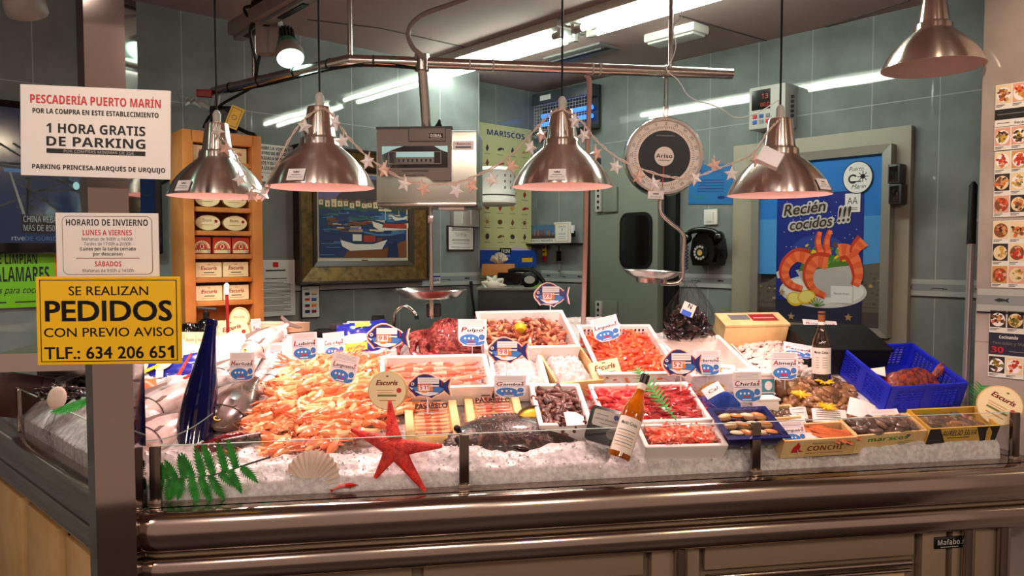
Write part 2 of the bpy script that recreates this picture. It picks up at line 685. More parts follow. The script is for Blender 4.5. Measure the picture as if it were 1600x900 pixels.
b.obj('top_rail', counter, ci)
b = MB()
sweep(b, rail_profile(.820, .034, .105, .02), fpath(0, UE), 'rail_steel')
b.obj('lower_rail', counter, ci)
b = MB()
sweep(b, [(-.02, .845), (.078, .845), (.078, .876), (-.02, .876)], fpath(.0, UE), 'panel_grey')
sweep(b, [(-.02, .972), (.04, .968), (.06, .972), (-.02, .982)], fpath(.0, UE), 'rail_steel')
b.obj('rail_groove', counter, ci)
# flank rails
Q = [(A - FD * .02 + FN * .0, -FN), (A + FD * 2.4, -FN)]
for nm, pr in (('top_rail', rail_profile(.918, .05, .06, .02)), ('lower_rail', rail_profile(.828, .034, .05, .02))):
    b = MB()
    sweep(b, pr, Q, 'rail_steel')
    b.obj(nm, counter, ci)
# carcass
b = MB()
def slab(b, pts, z0, z1, m):
    b.prism([(p.x, p.y) for p in pts], z0, z1, m)
slab(b, [C(.03, .03), C(UE - .03, .03), C(UE - .03, 1.1), C(.4, 1.1), A + FD * 2.3 + FN * .5, A + FD * 2.3 + FN * .04], .09, .965, 'panel_grey')
b.obj('carcass', counter, ci)
# front doors
def front_panel(u0, u1, z0, z1, m, name, th=.018, v=.012):
    b = MB()
    M = basis(C((u0 + u1) / 2, v, (z0 + z1) / 2), U, V3(0, 0, 1), -V)
    b.box((0, 0, 0), (u1 - u0, z1 - z0, th), m, M, .004)
    return b.obj(name, counter, ci)
def uat(px, py, v=0.0):
    d = ray(px, py)
    p = hit(px, py, (C(0, v), V))
    return uv(p)[0], p.z
edges = [(.05, .62), (.64, 1.33), (1.47, 2.17), (2.21, 2.5)]
for u0, u1 in [(.05, .66), (.69, 1.30), (1.48, 2.14)]:
    front_panel(u0, u1, .705, .785, 'panel_grey', 'door_rail')
    front_panel(u0 + .004, u1 - .03, .10, .655, 'panel_beige', 'door')
    b = MB()
    b.tube([C(u0, -.01, .69), C(u1 - .02, -.01, .69)], .009, 'rail_steel', seg=10)
    b.tube([C(u0, -.006, .665), C(u1 - .02, -.006, .665)], .006, 'rail_steel', seg=10)
    b.obj('door_handle', counter, ci)
for u0, u1 in [(1.32, 1.46), (2.16, 2.24), (2.26, 2.45)]:
    front_panel(u0, u1, .10, .785, 'panel_grey', 'stile', .03, .01)
for u in (1.40, 2.30, 2.42):
    b = MB()
    b.tube([C(u, -.02, .10), C(u, -.02, .785)], .018, 'rail_steel', seg=12)
    b.obj('upright_trim', counter, ci)
# maker's plate
u0, z0 = uat(1480, 846)
b = MB()
M = basis(C(u0, -.006, z0), U, V3(0, 0, 1), -V)
b.box((0, 0, 0), (.098, .036, .006), 'black_gloss', M, .002)
b.text('Mafabo.', 0, -.006, .016, 'light_grey', .0036, w=.078, bold=.02, M=M)
b.rect(-.03, -.0135, .03, -.0115, .0036, 'light_grey', M)
b.obj('maker_plate', counter, ci)
# wooden panels of the flank
for s0, s1 in ((.30, .58), (.66, 1.0), (1.08, 1.5), (1.58, 2.0)):
    b = MB()
    M = basis(A + FD * ((s0 + s1) / 2) - FN * .0 + V3(0, 0, .42), -FD, V3(0, 0, 1), -FN)
    b.box((0, 0, 0), (s1 - s0, .66, .03), 'panel_wood', M, .004)
    b.obj('flank_panel', counter, ci)
# glass front: three panes and their posts, top edge in line
mat('post_dark', (120, 108, 100), .18, 1.0)
for u0, u1 in ((.04, .792), (.806, 1.622), (1.636, 2.46)):
    b = MB()
    M = basis(C((u0 + u1) / 2, .012, 1.048), U, V3(0, 0, 1), -V)
    b.box((0, 0, 0), (u1 - u0, .144, .006), 'glass', M)
    b.box((0, .0725, 0), (u1 - u0, .0016, .006), 'glass_edge', M)
    b.obj('glass_pane', counter, ci, smooth=False)
for u0 in (.03, .799, 1.629, 2.468):
    b = MB()
    M = basis(C(u0, .005, 1.048), U, V3(0, 0, 1), -V)
    b.box((0, -.0, .002), (.026, .146, .014), 'post_dark', M, .002)
    b.box((0, -.068, .006), (.03, .018, .02), 'rail_steel', M, .003)
    b.obj('glass_post', counter, ci)
for s0, s1 in ((.04, .36), (.38, 1.15), (1.17, 2.1)):
    b = MB()
    M = basis(A + FD * ((s0 + s1) / 2) + FN * .01 + V3(0, 0, 1.045), -FD, V3(0, 0, 1), -FN)
    b.box((0, 0, 0), (s1 - s0, .15, .006), 'glass', M)
    b.box((0, .0755, 0), (s1 - s0, .0016, .006), 'glass_edge', M)
    b.obj('glass_pane', counter, ci, smooth=False)
for s0 in (.37, 1.16):
    b = MB()
    M = basis(A + FD * s0 + FN * .01 + V3(0, 0, 1.045), -FD, V3(0, 0, 1), -FN)
    b.box((0, 0, .002), (.02, .15, .014), 'rail_steel', M, .002)
    b.obj('glass_post', counter, ci)
# plastic guard that turns the corner at the near end
b = MB()
gp = [at_y(x, y, 1.98) for x, y in ((216, 690), (262, 684), (300, 668), (332, 646))]
vs, fs = [], []
for i, p in enumerate(smooth_path(gp, 5)):
    vs += [(p.x, p.y + .0, p.z), (p.x, p.y, 1.0)]
n = len(vs) // 2
b.add(vs, [(2 * i, 2 * i + 1, 2 * i + 3, 2 * i + 2) for i in range(n - 1)], 'glass')
b.tube([v for v in vs[::2]], .0016, 'glass_edge', seg=6)
b.obj('corner_guard', counter, ci)

# the steel corner column, from floor to ceiling
b = MB()
P1 = V3(-.893, 1.752)
P2 = P1 - U * .088
P3 = P2 + FD * .05
P4, P5 = P1 + V * .085, P3 + FN * .06
b.prism([(p.x, p.y) for p in (P1, P4, P5, P3, P2)], 0, CEIL, 'steel_mirror')
o = b.obj('column', smooth=False)
tag(o, 'polished steel corner column from floor to ceiling behind the hanging paper signs', 'column', kind='thing')
# ledge behind the bed, where the staff work
b = MB()
slab(b, [C(-.7, .80), C(.90, .80), C(.90, 1.16), C(-.7, 1.16)], 1.2, 1.262, 'steel')
tag(b.obj('work_ledge', smooth=False), 'stainless work ledge behind the ice bed carrying card readers and paper', 'worktop')
b = MB()
slab(b, [C(.92, .94), C(1.5, .94), C(1.5, .98), C(.92, .98)], .3, 1.33, 'steel')
slab(b, [C(1.5, .81), C(1.95, .81), C(1.95, .85), C(1.5, .85)], .3, 1.28, 'steel')
slab(b, [C(-.7, 1.1), C(.90, 1.1), C(.90, 1.15), C(-.7, 1.15)], .3, 1.2, 'steel')
tag(b.obj('back_panel', smooth=False), 'steel back panel closing the ice bed on the staff side', 'panel')

# ------------------------------------------------------------------ the bed of crushed ice
mat('ice', (192, 186, 186), .25, noise=(70, (216, 212, 212), .4, .6), bump=(120, .35, .004), spec=.5, sss=.35)
def ice_z(p, raw=False):
    u, v = uv(p)
    w = (p - A).dot(FN)
    h = SL * max(0.0, min(v - .05, 2.4 * w))
    if u < -.05:
        h = min(h, .14 + .5 * max(0, u + .55))
    z = 1.0 + h
    if raw:
        return z
    # the bank heaped against the glass
    if v < .17 and w > 0:
        z += .035 * math.sin(max(0, min(1, (v - .02) / .15)) * math.pi) * (.6 + .8 * noise.noise(V3(u * 5, v * 5, 1)))
        if u < 1.62 or u > 1.98:
            z += (.045 if u > 1.98 else .022) * math.sin(max(0, min(1, (v - .0) / .16)) * math.pi)
    if -.3 < u < .28 and v > .1:
        z += .06 * max(0.0, noise.noise(V3(u * 11, v * 11, 5)) + .15)
    n = noise.noise(V3(u * 16, v * 16, 3)) * .007 + noise.noise(V3(u * 45, v * 45, 7)) * .006
    return z + n - .006
b = MB()
NU, NV = 330, 100
def icef(a, c):
    u = lerp(-1.3, 2.44, a)
    v = lerp(.018, 1.05, c)
    if u > 1.5:
        vm = .80
    elif u > .9:
        vm = .93
    else:
        vm = .80
    if u > 1.9:
        vm = lerp(.80, .46, min(1, (u - 1.9) / .45))
    if u < -.55:
        vm = 1.2
    v = lerp(.022, vm, c)
    p = C(u, v)
    w = (p - A).dot(FN)
    if w < .02:
        p = p + FN * (.02 - w)
    p.z = ice_z(p) - (.10 if w < -.05 else 0)
    if c == 0: p.z = .964
    return p
b.grid(icef, NU, NV, 'ice')
# loose chunks
rng = random.Random(3)
for k in range(3200):
    u = rng.uniform(-.1, 2.42)
    v = abs(rng.gauss(0, .10)) + .03 if rng.random() < .75 else rng.uniform(.03, .75)
    if v > .8 or (v < .13 and rng.random() < .55): continue
    p = C(u, v)
    if (p - A).dot(FN) < .03: continue
    p.z = ice_z(p) + rng.uniform(-.003, .004)
    s = rng.uniform(.002, .0055)
    M = Matrix.Translation(p) @ Euler((rng.uniform(0, 6), rng.uniform(0, 6), rng.uniform(0, 6))).to_matrix().to_4x4()
    j = lambda: rng.uniform(.5, 1.0) * s
    vs = [(j(), 0, 0), (-j(), 0, 0), (0, j(), 0), (0, -j(), 0), (0, 0, j()), (0, 0, -j())]
    fs = [(0, 2, 4), (2, 1, 4), (1, 3, 4), (3, 0, 4), (2, 0, 5), (1, 2, 5), (3, 1, 5), (0, 3, 5)]
    b.add(vs, fs, 'ice', M)
o = b.obj('crushed_ice', smooth=True, ang=75)
tag(o, 'crushed white ice covering the sloping display bed behind the glass', 'ice', kind='stuff')
# ------------------------------------------------------------------ pendant lamps
mat('lamp_inside', (240, 214, 206), .6)
mat('lamp_bulb', (255, 205, 185), .4, emit=3.0)
mat('garland_wire', (206, 180, 168), .35)
def pendant(px, py, dia_px, label, Y=None, lit=True, sticker=-.25):
    Y = Y or .31 * F / dia_px
    p = at_y(px, py, Y)
    t = thing('pendant_lamp', label, 'lamp', T(*p), 'brushed metal pendant lamps over the fish')
    prof = [(.155, 0), (.152, .010), (.1455, .024), (.135, .042), (.121, .061), (.104, .080), (.086, .097), (.070, .110), (.061, .118), (.0575, .124), (.0570, .138), (.0535, .143), (.0475, .146), (.0465, .150), (.0360, .226), (.033, .232), (.016, .235)]
    b = MB(); b.lathe(prof, 'brushed', seg=64, caps=False)
    b.obj('lamp_shade', t)
    b = MB(); b.lathe([(r - .002 if r > .003 else r, z - .0006) for r, z in prof], 'lamp_inside', seg=48, caps=False)
    b.ring(0, 0, .152, .155, 0, 'lamp_inside', seg=64)
    b.obj('lamp_lining', t)
    b = MB(); b.lathe([(.012, .236), (.013, .262), (.008, .272), (.004, .275)], 'light_grey', seg=16)
    b.obj('cord_grip', t)
    b = MB(); b.tube([(0, 0, .272), (0, 0, CEIL - p.z)], .0032, 'black', seg=8)
    b.obj('cord', t)
    b = MB(); b.lathe([(.014, .226), (.014, .19), (.03, .15), (.034, .12), (.026, .095), (.0, .088)], 'lamp_bulb' if lit else 'white', seg=20)
    b.obj('bulb', t)
    if sticker is not None:
        ang = -math.pi / 2 + sticker
        M = RZ(ang + math.pi / 2) @ T(0, -.1475, .022) @ RX(R(90 - 27))
        b = MB(); b.box((0, 0, .001), (.05, .036, .003), 'card_white', M)
        b.text('ARCOFELLER', 0, -.011, .0055, 'ink_grey', .0028, w=.042, M=M)
        b.rect(-.014, -.002, .014, .0, .0028, 'ink_grey', M)
        b.flat([(-.008, .005), (-.009, .012), (-.004, .008), (0, .012), (.004, .008), (.009, .012), (.008, .005)], .0028, 'ink_grey', M)
        b.obj('sticker', t)
    if lit:
        d = bpy.data.lights.new('lamp_light', 'SPOT')
        d.energy = LAMP_WATT; d.color = LAMP_COL
        d.spot_size = R(128); d.spot_blend = .55; d.shadow_soft_size = .06
        o = bpy.data.objects.new('lamp_light', d); COL.objects.link(o)
        o.parent = t; o.location = (0, 0, .06)
        d2 = bpy.data.lights.new('lamp_light', 'POINT')
        d2.energy = LAMP_WATT * .01; d2.color = LAMP_COL; d2.shadow_soft_size = .03
        o = bpy.data.objects.new('lamp_light', d2); COL.objects.link(o)
        o.parent = t; o.location = (0, 0, .075)
    return t, p
L1, p1 = pendant(341, 307, 150, 'brushed metal pendant lamp hanging before the wooden tin shelf', sticker=-.35)
L2, p2 = pendant(501, 293, 165, 'brushed metal pendant lamp hanging before the framed harbour painting', sticker=-.2)
L3, p3 = pendant(878, 292, 157, 'brushed metal pendant lamp hanging between the digital and the round dial scale', sticker=-.16)
L4, p4 = pendant(1217, 305, 157, 'brushed metal pendant lamp with the white battery box, before the prawn poster', sticker=.62)
L5, p5 = pendant(1457, 106, 145, 'brushed metal pendant lamp hung highest, beside the tiled pier', lit=False, sticker=None)

# ------------------------------------------------------------------ star garland draped over the lamps
mat('star_clear', (246, 240, 240), .06, spec=.9, coat=.6)
mat('star_pink', (236, 196, 182), .08, spec=.9, coat=.6)
gar = thing('star_garland', 'string of clear star lights draped from lamp to lamp', 'string lights', T(*at_y(800, 260, 2.2)))
gi = gar.matrix_world.inverted()
gpx = [[(345, 215, 2.38), (362, 232, 2.36), (378, 262, 2.3), (398, 293, 2.26), (415, 297, 2.2), (421, 290, 2.16)],
       [(421, 290, 2.16), (440, 240, 2.13), (470, 192, 2.14), (500, 170, 2.16), (518, 178, 2.13), (545, 215, 2.10), (585, 253, 2.12), (640, 283, 2.14), (700, 287, 2.16), (745, 274, 2.18), (795, 245, 2.2), (840, 198, 2.24), (862, 176, 2.26), (878, 170, 2.27)],
       [(878, 170, 2.27), (905, 186, 2.24), (935, 222, 2.2), (975, 252, 2.2), (1035, 274, 2.2), (1080, 277, 2.2), (1125, 262, 2.2), (1175, 240, 2.22), (1200, 205, 2.26), (1217, 188, 2.27)]]
for g in gpx:
    pts = smooth_path([at_y(*q) for q in g], 8)
    for s in (0, math.pi):
        b = MB()
        tw = [p + V3(.0026 * math.cos(i * 1.1 + s), 0, .0026 * math.sin(i * 1.1 + s)) for i, p in enumerate(pts)]
        b.tube(tw, .0018, 'garland_wire', gi, seg=5)
        b.obj('wire', gar)
def star_mesh(b, r, m, M):
    P = []
    for k in range(10):
        a = math.pi / 2 + k * math.pi / 5
        q = r if k % 2 == 0 else r * .46
        P.append((q * math.cos(a), q * math.sin(a), 0))
    vs = [(x, y, .003) for x, y, _ in P] + [(x, y, -.003) for x, y, _ in P] + [(0, 0, .011), (0, 0, -.011)]
    fs = []
    for k in range(10):
        q = (k + 1) % 10
        fs += [(k, q, 20), (10 + q, 10 + k, 21), (k, 10 + k, 10 + q, q)]
    b.add(vs, fs, m, M)
stars = [(535, 221, 2.1, 0), (574, 253, 2.1, 0), (600, 266, 2.12, 1), (662, 295, 2.13, 1), (632, 288, 2.14, 0), (713, 298, 2.15, 0), (737, 290, 2.16, 1), (769, 280, 2.18, 0), (800, 260, 2.2, 1), (829, 231, 2.2, 0), (846, 211, 2.2, 1), (898, 190, 2.2, 0), (912, 212, 2.2, 0), (932, 240, 2.2, 1), (962, 261, 2.19, 0), (998, 276, 2.2, 1), (1022, 287, 2.2, 0), (1116, 258, 2.2, 1), (1143, 272, 2.2, 0), (1086, 279, 2.2, 0), (1182, 250, 2.2, 1), (476, 198, 2.1, 0), (524, 192, 2.1, 0), (352, 232, 2.3, 1), (374, 280, 2.25, 0), (394, 305, 2.22, 1), (412, 303, 2.18, 0), (340, 204, 2.34, 0)]
rng = random.Random(5)
for x, y, Y, k in stars:
    p = at_y(x, y, Y)
    b = MB()
    M = gi @ Matrix.Translation(p) @ RZ(rng.uniform(-.6, .6)) @ RX(math.pi / 2) @ RZ(rng.uniform(-.5, .5))
    star_mesh(b, .0225, 'star_pink' if k else 'star_clear', M)
    o = b.obj('star', gar, smooth=False)
    b = MB(); b.tube([gi @ p, gi @ (p + V3(rng.uniform(-.008, .008), 0, .028))], .0022, 'garland_wire', seg=5)
    b.obj('star_stem', o)
b = MB()
M = gi @ face(at_y(1203, 247, 2.1), (-.25, -1, .25), R(-28))
b.box((0, 0, 0), (.062, .045, .03), 'card_white', M, .003)
b.obj('battery_box', gar)

# ------------------------------------------------------------------ the tubular frame over the counter
fr = thing('hanging_rail', 'bent chrome tube rail hung from the ceiling over the counter', 'rail', T(*at_y(545, 94, 2.62)))
fi = fr.matrix_world.inverted()
pb, pr = at_y(545, 94, 2.62), at_y(1142, 110, 2.82)
pl = at_y(335, 170, 3.12)
pl.z = pb.z; pr.z = pb.z
b = MB()
b.tube([pl, lerp(pl, pb, .5), pb, lerp(pb, pr, .004), lerp(pb, pr, .5), pr], .0195, 'steel', fi, seg=20)
b.obj('tube', fr)
b = MB(); b.tube([pr, pr + (pr - pb).normalized() * .004], .0205, 'chrome', fi, seg=20); b.obj('end_cap', fr)
for x, Y in ((547, 2.62), (1048, 2.79), (397, 2.98)):
    q = at_y(x, 90, Y)
    b = MB(); b.tube([V3(q.x, q.y, pb.z), V3(q.x, q.y, CEIL)], .0085, 'steel', fi, seg=12)
    b.tube([V3(q.x, q.y, CEIL - .004), V3(q.x, q.y, CEIL - .012)], .022, 'steel', fi, seg=16)
    b.obj('support_rod', fr)
for k in (.06, .17, .30, .36, .62, .64):
    q = lerp(pb, pr, k)
    b = MB(); b.tube([q - (pr - pb).normalized() * .003, q + (pr - pb).normalized() * .003], .0215, 'dark_grey' if k < .2 else 'light_grey', fi, seg=20); b.obj('cable_tie', fr)
for k in (.12, .35, .62, .85):
    q = lerp(pb, pl, k); dd = (pl - pb).normalized()
    b = MB(); b.tube([q - dd * .003, q + dd * .003], .0215, 'black', fi, seg=20); b.obj('cable_tie', fr)
b = MB()
b.tube([q + V3(0, 0, -.021) for q in smooth_path([pl + V3(0, 0, .01), lerp(pl, pb, .4), pb, lerp(pb, pr, .18)], 6)], .005, 'black', fi, seg=6)
b.obj('cable', fr)
RAILZ = pb.z
def rail_at(px):
    lo, hi = 0.0, 1.0
    for _ in range(40):
        m = (lo + hi) / 2
        p = lerp(pb, pr, m)
        x = 800 + F * (p.x / p.y)
        if x < px: lo = m
        else: hi = m
    return lerp(pb, pr, lo)

# ------------------------------------------------------------------ digital hanging scale
mat('screen_lit', (150, 196, 200), .2, emit=.35)
mat('screen_dark', (26, 20, 20), .08, coat=.5)
mat('screen_grey', (104, 100, 92), .2)
mat('panel_taupe', (112, 100, 94), .45)
mat('scale_steel', (196, 198, 188), .3, 1.0, bump=(30, .02))
sp = at_y(664, 260, 2.62)
q0 = rail_at(661)
SM = face(sp, (-.06, -1, 0))
ds = thing('hanging_scale', 'grey digital hanging scale with lit display and round steel pan', 'scale', SM)
k = 2.62 / F
def sx(px): return (px - 664) * k
def sy(py): return (260 - py) * k
b = MB(); b.box((sx(666), sy(262), -.10), (158 * k, 114 * k, .2), 'scale_steel', None, .008)
b.box((sx(590), sy(265), -.10), (.012, 96 * k, .16), 'black')
b.obj('housing', ds)
b = MB(); b.box((sx(667), sy(319), -.095), (156 * k, 7 * k, .215), 'steel', None, .005); b.box((sx(705), sy(325), -.05), (40 * k, 4 * k, .1), 'light_grey'); b.obj('base_plate', ds)
b = MB()
P = [(sx(592), sy(202)), (sx(592), sy(274)), (sx(664), sy(274)), (sx(671), sy(278)), (sx(677), sy(283)), (sx(705), sy(283)), (sx(706), sy(202))]
b.prism(P[::-1], 0, .022, 'panel_taupe')
b.box((sx(649), sy(202), .008), (118 * k, 4 * k, .03), 'dark_grey')
b.box((sx(669), sy(213), .023), (58 * k, 20 * k, .003), 'panel_taupe', None, .002)
b.rect(sx(641), sy(223.5), sx(698), sy(222.5), .0252, 'dark_grey'); b.rect(sx(640.5), sy(223), sx(641.5), sy(203), .0252, 'dark_grey'); b.rect(sx(697), sy(223), sx(698), sy(203), .0252, 'dark_grey')
b.rect(sx(630), sy(269), sx(671), sy(267), .0225, 'dark_grey')
b.obj('front_panel', ds)
b = MB()
b.rect(sx(599), sy(263), sx(701), sy(230), .0228, 'screen_dark')
b.flat([(sx(599), sy(230)), (sx(632), sy(230)), (sx(614), sy(236)), (sx(599), sy(243))], .0232, 'screen_lit')
b.flat([(sx(701), sy(230)), (sx(680), sy(230)), (sx(690), sy(236)), (sx(701), sy(240))], .0232, 'screen_lit')
b.rect(sx(609), sy(257.5), sx(691), sy(238), .0230, 'grey_plastic'); b.rect(sx(610), sy(256.5), sx(690), sy(239), .0231, 'screen_dark')
b.rect(sx(621), sy(256), sx(680), sy(247), .0234, 'screen_grey'); b.rect(sx(621), sy(247), sx(680), sy(239), .0234, 'screen_lit')
for i in range(8):
    b.rect(sx(624 + i * 7), sy(254), sx(627 + i * 7), sy(250), .0237, 'ink')
b.obj('display', ds, smooth=False)
b = MB(); b.rect(sx(673), sy(218.5), sx(694), sy(211), .0255, 'black')
b.text('DIBAL', sx(683.5), sy(216.4), 4.4 * k, 'white', .0258, w=18 * k, bold=.02); b.rect(sx(675), sy(218), sx(692), sy(217.4), .0258, 'white')
b.obj('brand_plate', ds, smooth=False)
b = MB(); b.rect(sx(707.5), sy(235), sx(740), sy(221.5), .0012, 'card_white'); b.text('Balanzas', sx(725), sy(227.5), 3.5 * k, 'dark_red', .0016, w=22 * k, bold=.02); b.rect(sx(712), sy(232.5), sx(736), sy(229.5), .0015, 'ink_grey')
b.obj('sticker', ds, smooth=False)
si = SM.inverted()
b = MB(); b.tube([si @ (V3(q0.x, q0.y, RAILZ)), (sx(661), sy(200), -.08)], .017, 'steel', seg=20)
b.tube([(sx(661), sy(192), -.08), (sx(661), sy(201), -.08)], .019, 'chrome', seg=20)
b.tube([si @ V3(q0.x, q0.y, RAILZ - .028), si @ V3(q0.x, q0.y, RAILZ + .028)], .026, 'steel', seg=20)
b.obj('hanger_tube', ds)
b = MB(); b.tube(smooth_path([(sx(684), sy(203), -.05), (sx(684), sy(186), -.05), (sx(680), sy(190), -.06), (sx(672), sy(198), -.07), (sx(664), sy(197), -.08)]), .004, 'black'); b.tube([(sx(684), sy(203), -.05), (sx(684), sy(192), -.05)], .008, 'black'); b.obj('cable', ds)
b = MB(); b.tube([(sx(666), sy(322), -.09), (sx(667), sy(500), -.09)], .0065, 'steel', seg=12); b.box((sx(666), sy(340), -.09), (.02, .03, .02), 'steel', None, .003); b.obj('pan_rod', ds)
b = MB(); b.lathe([(.0, -.035), (.06, -.034), (.105, -.022), (.128, .0), (.131, .002), (.127, .006), (.104, -.014), (.06, -.026), (.0, -.028)], 'steel', T(sx(665), sy(455), -.09) @ RX(-math.pi / 2), seg=48)
b.obj('pan', ds)
b = MB(); b.box((sx(667), sy(483), -.09), (.016, .06, .02), 'steel', None, .003); b.box((sx(668), sy(488), -.12), (.05, .05, .05), 'dark_grey', None, .006); b.obj('pan_bracket', ds)

# ------------------------------------------------------------------ round dial scale
mat('dial_face', (240, 230, 222), .5)
mat('dial_dark', (8, 22, 30), .35, spec=.2)
Yd = 2.76
dp = at_y(1036, 246, Yd)
k = Yd / F
DM = face(dp, (-.06, -1, .0), R(-3))
dl = thing('dial_scale', 'round chrome dial scale with white numbers, its steel pan hanging below', 'scale', DM)
r = 59 * k
b = MB(); b.lathe([(r * .97, -.05), (r * 1.02, -.045), (r * 1.02, .03), (r * .985, .042), (r * .93, .042), (r * .92, .03)], 'chrome', seg=64, caps=False); b.disc(0, 0, r * .97, r * .97, -.05, 'steel', seg=48); b.obj('dial_rim', dl)
b = MB(); b.disc(0, 0, r * .94, r * .94, .03, 'dial_face', seg=64)
b.disc(0, 0, r * .67, r * .67, .0304, 'dial_dark', seg=64)
for i in range(100):
    a = 2 * math.pi * i / 100
    L0 = .70 if i % 5 == 0 else .73
    M = RZ(a)
    b.rect(-.0007, r * L0, .0007, r * .78, .0306, 'ink', M)
    if i % 5 == 0:
        b.text(str(i), 0, r * .81, r * .07, 'ink', .0306, M=M)
b.disc(0, 0, r * .25, r * .25, .0312, 'dial_face', seg=40)
b.text('Ariso', 0, -r * .04, r * .1, 'ink', .0316, w=r * .42, bold=.03)
b.rect(-r * .15, -r * .11, r * .15, -r * .095, .0316, 'ink_grey')
b.rect(-r * .24, r * .52, r * .24, r * .55, .0308, 'ink_grey'); b.rect(-r * .2, -r * .5, r * .2, -r * .47, .0308, 'ink_grey')
b.obj('dial_face', dl, smooth=False)
b = MB(); b.rect(-r * .012, -r * .8, r * .012, -r * .25, .033, 'red'); b.obj('needle', dl, smooth=False)
b = MB(); b.disc(0, 0, r * .93, r * .93, .037, 'glass', seg=48); b.obj('dial_glass', dl, smooth=False)
di = DM.inverted()
qd = rail_at(1038)
b = MB(); top = di @ V3(qd.x, qd.y, RAILZ)
b.tube([top + V3(-.006, 0, 0), (-.006, r + .03, 0)], .0025, 'steel', seg=8); b.tube([top + V3(.006, 0, 0), (.006, r + .03, 0)], .0025, 'steel', seg=8); b.box((0, r + .02, 0), (.018, .05, .014), 'steel', None, .003)
b.tube([di @ (V3(qd.x, qd.y, RAILZ) - (pr - pb).normalized() * .006), di @ (V3(qd.x, qd.y, RAILZ) + (pr - pb).normalized() * .006)], .023, 'steel', seg=16)
b.obj('hanger', dl)
b = MB(); b.box((0, 0, 0), (40 * k * .6, 12 * k, .003), 'card_white', T((1026 - 1036) * k, -(306 - 246) * k, .045)); M = T((1026 - 1036) * k, -(306 - 246) * k, .047); b.text('ARCOFELLER', 0, -.009, .005, 'ink_grey', .0005, w=.042, M=M); b.rect(-.01, .002, .01, .006, .0005, 'ink_grey', M); b.obj('sticker', dl, smooth=False)
def dx(x, y): return V3((x - 1036) * k, (246 - y) * k, 0)
b = MB(); b.tube(smooth_path([dx(1036, 303), dx(1036, 322), dx(1040, 334), dx(1056, 348), dx(1072, 360), dx(1076, 372), dx(1076, 400), dx(1077, 428), dx(1072, 438), dx(1060, 441), dx(1045, 441)], 5), .0085, 'steel', seg=12); b.obj('pan_arm', dl)
b = MB(); M = T(*dx(1030, 424)) @ RX(-math.pi / 2)
b.lathe([(.0, -.040), (.055, -.040), (.058, -.026), (.085, -.016), (.105, .0), (.108, .002), (.104, .005), (.082, -.010), (.05, -.02), (.0, -.022)], 'steel', M, seg=48); b.obj('pan', dl)
# ------------------------------------------------------------------ fluorescent lamps on the ceiling
mat('tube_light', (242, 255, 238), .4, emit=TUBE_POWER)
mat('fitting_white', (222, 224, 216), .35)
fa, fb = at_z(690, 92, CEIL), at_z(1100, -8, CEIL)
fd = (fb - fa).normalized()
fd = RD * (1 if fd.dot(RD) > 0 else -1)
mid = at_z(899, 33, CEIL)
fn = V3(0, 0, 1).cross(fd)
for s, L, lb in ((-1, 1.22, 'twin fluorescent batten on the ceiling, the one ending over the digital scale'), (1, 1.22, 'twin fluorescent batten on the ceiling, cut off by the top of the picture')):
    c = mid + fd * (s * (L / 2 + .02))
    M = basis(c, fd, fn, V3(0, 0, 1))
    t = thing('fluorescent_batten', lb, 'ceiling light', M, 'twin fluorescent battens')
    b = MB(); b.box((0, 0, -.02), (L, .21, .04), 'fitting_white', None, .006); b.obj('batten_body', t)
    for y in (-.052, .052):
        b = MB(); b.tube([(-L / 2 + .075, y, -.062), (L / 2 - .075, y, -.062)], .014, 'tube_light', seg=14); b.obj('tube', t)
        for e in (-1, 1):
            b = MB(); b.tube([(e * (L / 2 - .075), y, -.062), (e * (L / 2 - .03), y, -.062)], .0165, 'light_grey', seg=14); b.box((e * (L / 2 - .025), y, -.052), (.02, .03, .05), 'fitting_white', None, .003); b.obj('tube_holder', t)
# emergency light and the air vent
c = at_z(1056, 47, CEIL)
t = thing('emergency_light', 'flat white emergency light fixed to the ceiling beside the batten', 'ceiling light', basis(c, fd, fn, V3(0, 0, 1)))
b = MB(); b.box((0, 0, -.022), (.30, .13, .044), 'white', None, .012); b.obj('body', t)
b = MB(); b.box((.0, -.0, -.048), (.27, .10, .012), 'fitting_white', None, .005); b.obj('diffuser', t)
c = at_z(908, 82, CEIL)
t = thing('ceiling_vent', 'grey slotted air vent in the ceiling behind the third pendant cord', 'vent', basis(c, fd, fn, V3(0, 0, 1)))
b = MB(); b.box((0, 0, -.006), (.42, .17, .012), 'mid_grey', None, .003); b.obj('frame', t)
for y in (-.05, -.025, 0, .025, .05):
    b = MB(); b.box((0, y, -.014), (.38, .012, .008), 'dark_grey', RX(.2)); b.obj('slat', t)
